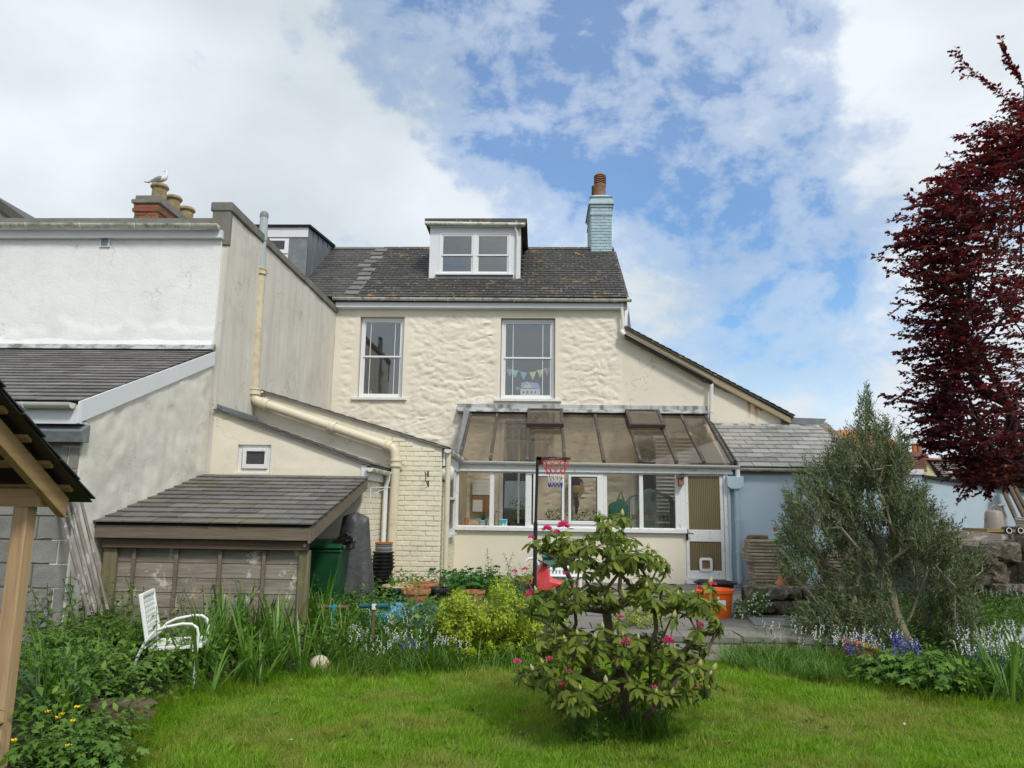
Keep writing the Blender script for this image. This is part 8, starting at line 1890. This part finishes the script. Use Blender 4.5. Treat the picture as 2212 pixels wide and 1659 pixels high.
# ---- undergrowth ------------------------------------------------------------
rng = np.random.default_rng(90)
def inpoly(x, y, poly):
    r_ = np.zeros(len(x), bool); n = len(poly)
    for i in range(n):
        (x1, y1), (x2, y2) = poly[i], poly[i - 1]; c = ((y1 > y) != (y2 > y)) & (x < (x2 - x1) * (y - y1) / (y2 - y1 + 1e-12) + x1); r_ ^= c
    return r_
gzv = np.vectorize(gz, otypes=[float])
def und(name, poly, n, tv, L, zmax, m, label=None):
    xs, ys = [p[0] for p in poly], [p[1] for p in poly]; x, y = rng.uniform(min(xs), max(xs), n), rng.uniform(min(ys), max(ys), n); k = inpoly(x, y, poly); x, y = x[k], y[k]; n = len(x)
    gx = np.round(x * 4) / 4; z = gzv(x, y) + rng.random(n) ** 1.6 * zmax; D = rng.normal(size=(n, 3)) * [1, 1, .5]
    o = scatter(name, tv, np.stack([x, y, z], 1), D, rng.normal(size=(n, 3)) * .4 + [0, 0, 1], L * rng.uniform(.6, 1.3, n), m, None, 'stuff', loc=(0, 0, 0)); return tag(o, label, name)
LPX = [(235, 1665), (300, 1590), (430, 1505), (560, 1478), (700, 1455), (870, 1436), (1100, 1428), (1350, 1418), (1560, 1408), (1690, 1408), (1800, 1445), (1900, 1490), (2050, 1528), (2240, 1540)]
lp = [(atz(x, y, 0).x, atz(x, y, 0).y) for x, y in LPX]
lbpoly = [(-4.4, 7.1), (-4.4, 5.0), (-3.4, 3.9), (-2.4, 3.9)] + lp[:7] + [ (.5, 8.1), (-1.4, 9.0), (-1.6, 11.2), (-2.3, 11.2), (-2.3, 7.4)]
und('undergrowth', lbpoly, 34000, T_leaf(.5, .2), .06, .38, 'nettle', 'dense leafy undergrowth filling the left and middle beds')
und('ground_ivy', [(-2.3, 9.8), (-1.5, 9.2), (.3, 8.5), (.3, 13.1), (-1.3, 13.2), (-1.4, 11.2), (-2.3, 11.2)], 5000, T_leaf(.6, .2), .05, .14, 'geran', 'low leafy weeds covering the ground between pots and conservatory')
for (n_, pts, zf, s0_, s1_, lb) in LG:
    W_ = [atz(x, y, zf) for x, y in pts]; poly = [(p_.x, p_.y) for p_ in W_]; x = rng.uniform(min(p_[0] for p_ in poly), max(p_[0] for p_ in poly), n_ * 2); y = rng.uniform(min(p_[1] for p_ in poly), max(p_[1] for p_ in poly), n_ * 2); k = inpoly(x, y, poly); x, y = x[k][:n_], y[k][:n_]; n = len(x)
    cx_ = np.round(x / .16); cy_ = np.round(y / .16); hsh = np.sin(cx_ * 12.9 + cy_ * 78.2) * 43758.5; hsh -= np.floor(hsh); a = hsh * 6.28
    D = np.stack([np.cos(a) * .35, np.sin(a) * .35, np.ones(n)], 1) + rng.normal(size=(n, 3)) * [.28, .28, 0]
    tag(scatter('long_grass', T_blade(.028, .45, 3), np.stack([x, y, gzv(x, y)], 1), D, -D * [1, 1, 0] + rng.normal(size=(n, 3)) * .1 + [0, 0, .2], .24 * rng.uniform(s0_, s1_, n) * (.7 + .6 * hsh), 'strap', None, 'stuff', loc=(0, 0, 0)), lb, 'long grass')
rbpoly = [(2.9, 9.2), (2.75, 8.3)] + lp[9:] + [(7, 6.5), (9, 9), (9, 12), (3.3, 12.6), (3.4, 10), (2.8, 9.2)]
und('border_undergrowth', rbpoly, 26000, T_leaf(.5, .2), .06, .28, 'nettle', 'dense leafy undergrowth filling the right border')
# ---- lawn -------------------------------------------------------------------------
lpoly = [(-2.6, 2.6)] + lp + [(6.5, 6.3), (6.5, 2.6)]
xs = np.arange(-3, 6.6, .15); ys = np.arange(2.4, 9.2, .15); gv = []; idx = {}
vs = [(x, y, gz(x, y) + .004) for y in ys for x in xs]; nx = len(xs)
cxx, cyy = np.meshgrid((xs[:-1] + xs[1:]) / 2, (ys[:-1] + ys[1:]) / 2); msk = inpoly(cxx.ravel(), cyy.ravel(), lpoly).reshape(cxx.shape)
fs = [(j * nx + i, j * nx + i + 1, (j + 1) * nx + i + 1, (j + 1) * nx + i) for j in range(len(ys) - 1) for i in range(nx - 1) if msk[j, i]]
MT['lawnbase'] = mat('lawn_thatch', (.075, .10, .018), .95, .25, 5, col2=(.12, .11, .03), bs=60, bd=.01)
MB().add(vs, fs).build('lawn', 'lawnbase', smooth=True, kind='structure')
MT['grass'] = leafm('lawn_grass', [(.09, .18, .010), (.18, .34, .018), (.26, .44, .028), (.13, .27, .012), (.34, .44, .06)], .35, .5, patch=(.31, .31, .075), pscale=1.3, pth=(.46, .63), poff=(3.1, 1.7, 0))
MT['grassdry'] = leafm('dry_grass', [(.24, .22, .06), (.33, .29, .10), (.17, .2, .03)], .25, .6)
def vn(x, y, sc, seed):
    g = np.random.default_rng(seed).random((128, 128)); u, v = x / sc + 50, y / sc + 50; i, j = np.floor(u).astype(int), np.floor(v).astype(int); a, b = u - i, v - j; a, b = a * a * (3 - 2 * a), b * b * (3 - 2 * b)
    G = lambda p_, q_: g[p_ % 128, q_ % 128]
    return (G(i, j) * (1 - a) + G(i + 1, j) * a) * (1 - b) + (G(i, j + 1) * (1 - a) + G(i + 1, j + 1) * a) * b
def blades(name, n, ybounds, tv, L, m, label, wid=1.0, dens=None, lean=.45):
    x = rng.uniform(-2.9, 6.2, n); y = rng.uniform(*ybounds, n); k = inpoly(x, y, lpoly) & (np.abs(x + .14 - (y * .0 )) < y * .78 + .3)
    if dens is not None: k &= dens(x, y) > rng.random(n)
    x, y = x[k], y[k]; n = len(x); gg = np.array([[gz(a, b) for a in np.arange(-3, 6.6, .1)] for b in np.arange(2.4, 9.2, .1)])
    z = gg[np.clip(((y - 2.4) / .1).astype(int), 0, gg.shape[0] - 1), np.clip(((x + 3) / .1).astype(int), 0, gg.shape[1] - 1)]
    D = rng.normal(size=(n, 3)) * [lean, lean, 0] + [.06, .1, 1]; D[:, 0] += (vn(x, y, .13, 1) - .5) * 1.5; D[:, 1] += (vn(x, y, .13, 2) - .5) * 1.5
    ll = L * rng.uniform(.5, 1.35, n) * (.45 + .7 * vn(x, y, .10, 3) + .5 * vn(x, y, .5, 4))
    return tag(scatter(name, tv, np.stack([x, y, z], 1), D, rng.normal(size=(n, 3)), ll, m, None, 'stuff', wid=wid, loc=(0, 0, 0)), label, 'grass')
T1 = ([(-.04, 0, 0), (.04, 0, 0), (.02, 1, -.1)], [(0, 1, 2)]); T2 = T_blade(.09, .30, 2)
blades('lawn_grass', 420000, (3.4, 6.2), T2, .05, 'grass', 'bright green mown lawn grass near the camera')
blades('far_lawn_grass', 260000, (6.2, 9.0), T1, .06, 'grass', 'bright green mown lawn grass towards the beds', wid=1.6)
blades('dry_grass', 160000, (3.4, 7.0), T2, .045, 'grassdry', 'drier yellowish grass on the left part of the lawn', dens=lambda x, y: np.clip((.2 - x) * .35, .04, .55) * (.4 + .6 * (np.sin(x * 3 + y * 2) > -.2)), lean=.8)

n = 420; x = rng.uniform(-2.6, 5, n); y = rng.uniform(3.6, 8.3, n); k = inpoly(x, y, lpoly); x, y = x[k], y[k]; n = len(x); x, y = np.repeat(x, 6), np.repeat(y, 6); a = rng.uniform(0, 6.28, len(x))
tag(scatter('lawn_weeds', T_leaf(.35, .2), np.stack([x, y, gzv(x, y) + .012], 1), np.stack([np.cos(a), np.sin(a), rng.uniform(.15, .7, len(x))], 1), np.tile([0, 0, 1.], (len(x), 1)), rng.uniform(.03, .075, len(x)), 'nettle', None, 'stuff', loc=(0, 0, 0)), 'flat broad-leaved weeds dotted through the lawn', 'weeds')
n = 26; x = rng.uniform(-2.6, 5, n); y = rng.uniform(3.8, 8.3, n); k = inpoly(x, y, lpoly); x, y = x[k], y[k]; n = len(x)
tag(scatter('fallen_petals', T_star(7, 1, .6), np.stack([x, y, gzv(x, y) + .05], 1), np.tile([1., 0, 0], (n, 1)), rng.normal(size=(n, 3)) * .3 + [0, -.3, 1], .009, 'whitefl', None, 'stuff', loc=(0, 0, 0)), 'tiny white petals and daisies scattered over the lawn', 'petals')

e_x, e_y = [], []
for (a_, b_) in zip(lp, lp[1:]):
    m_ = int(2600 * math.hypot(a_[0] - b_[0], a_[1] - b_[1])); t_ = rng.random(m_); off = rng.normal(size=(2, m_)) * .10
    e_x.append(a_[0] + (b_[0] - a_[0]) * t_ + off[0] + .12 * np.sin(t_ * 9 + a_[0] * 5)); e_y.append(a_[1] + (b_[1] - a_[1]) * t_ + off[1] - .05)
x, y = np.concatenate(e_x), np.concatenate(e_y); n = len(x); hv = vn(x, y, .16, 7)
tag(scatter('edge_grass', T_blade(.035, .5, 3), np.stack([x, y, gzv(x, y)], 1), rng.normal(size=(n, 3)) * [.4, .4, 0] + [0, -.25, 1], rng.normal(size=(n, 3)) * .3 + [0, 1, .2], .06 + .17 * hv * rng.random(n), 'grass', None, 'stuff', loc=(0, 0, 0)), 'uncut ragged grass where the lawn meets the beds', 'long grass')
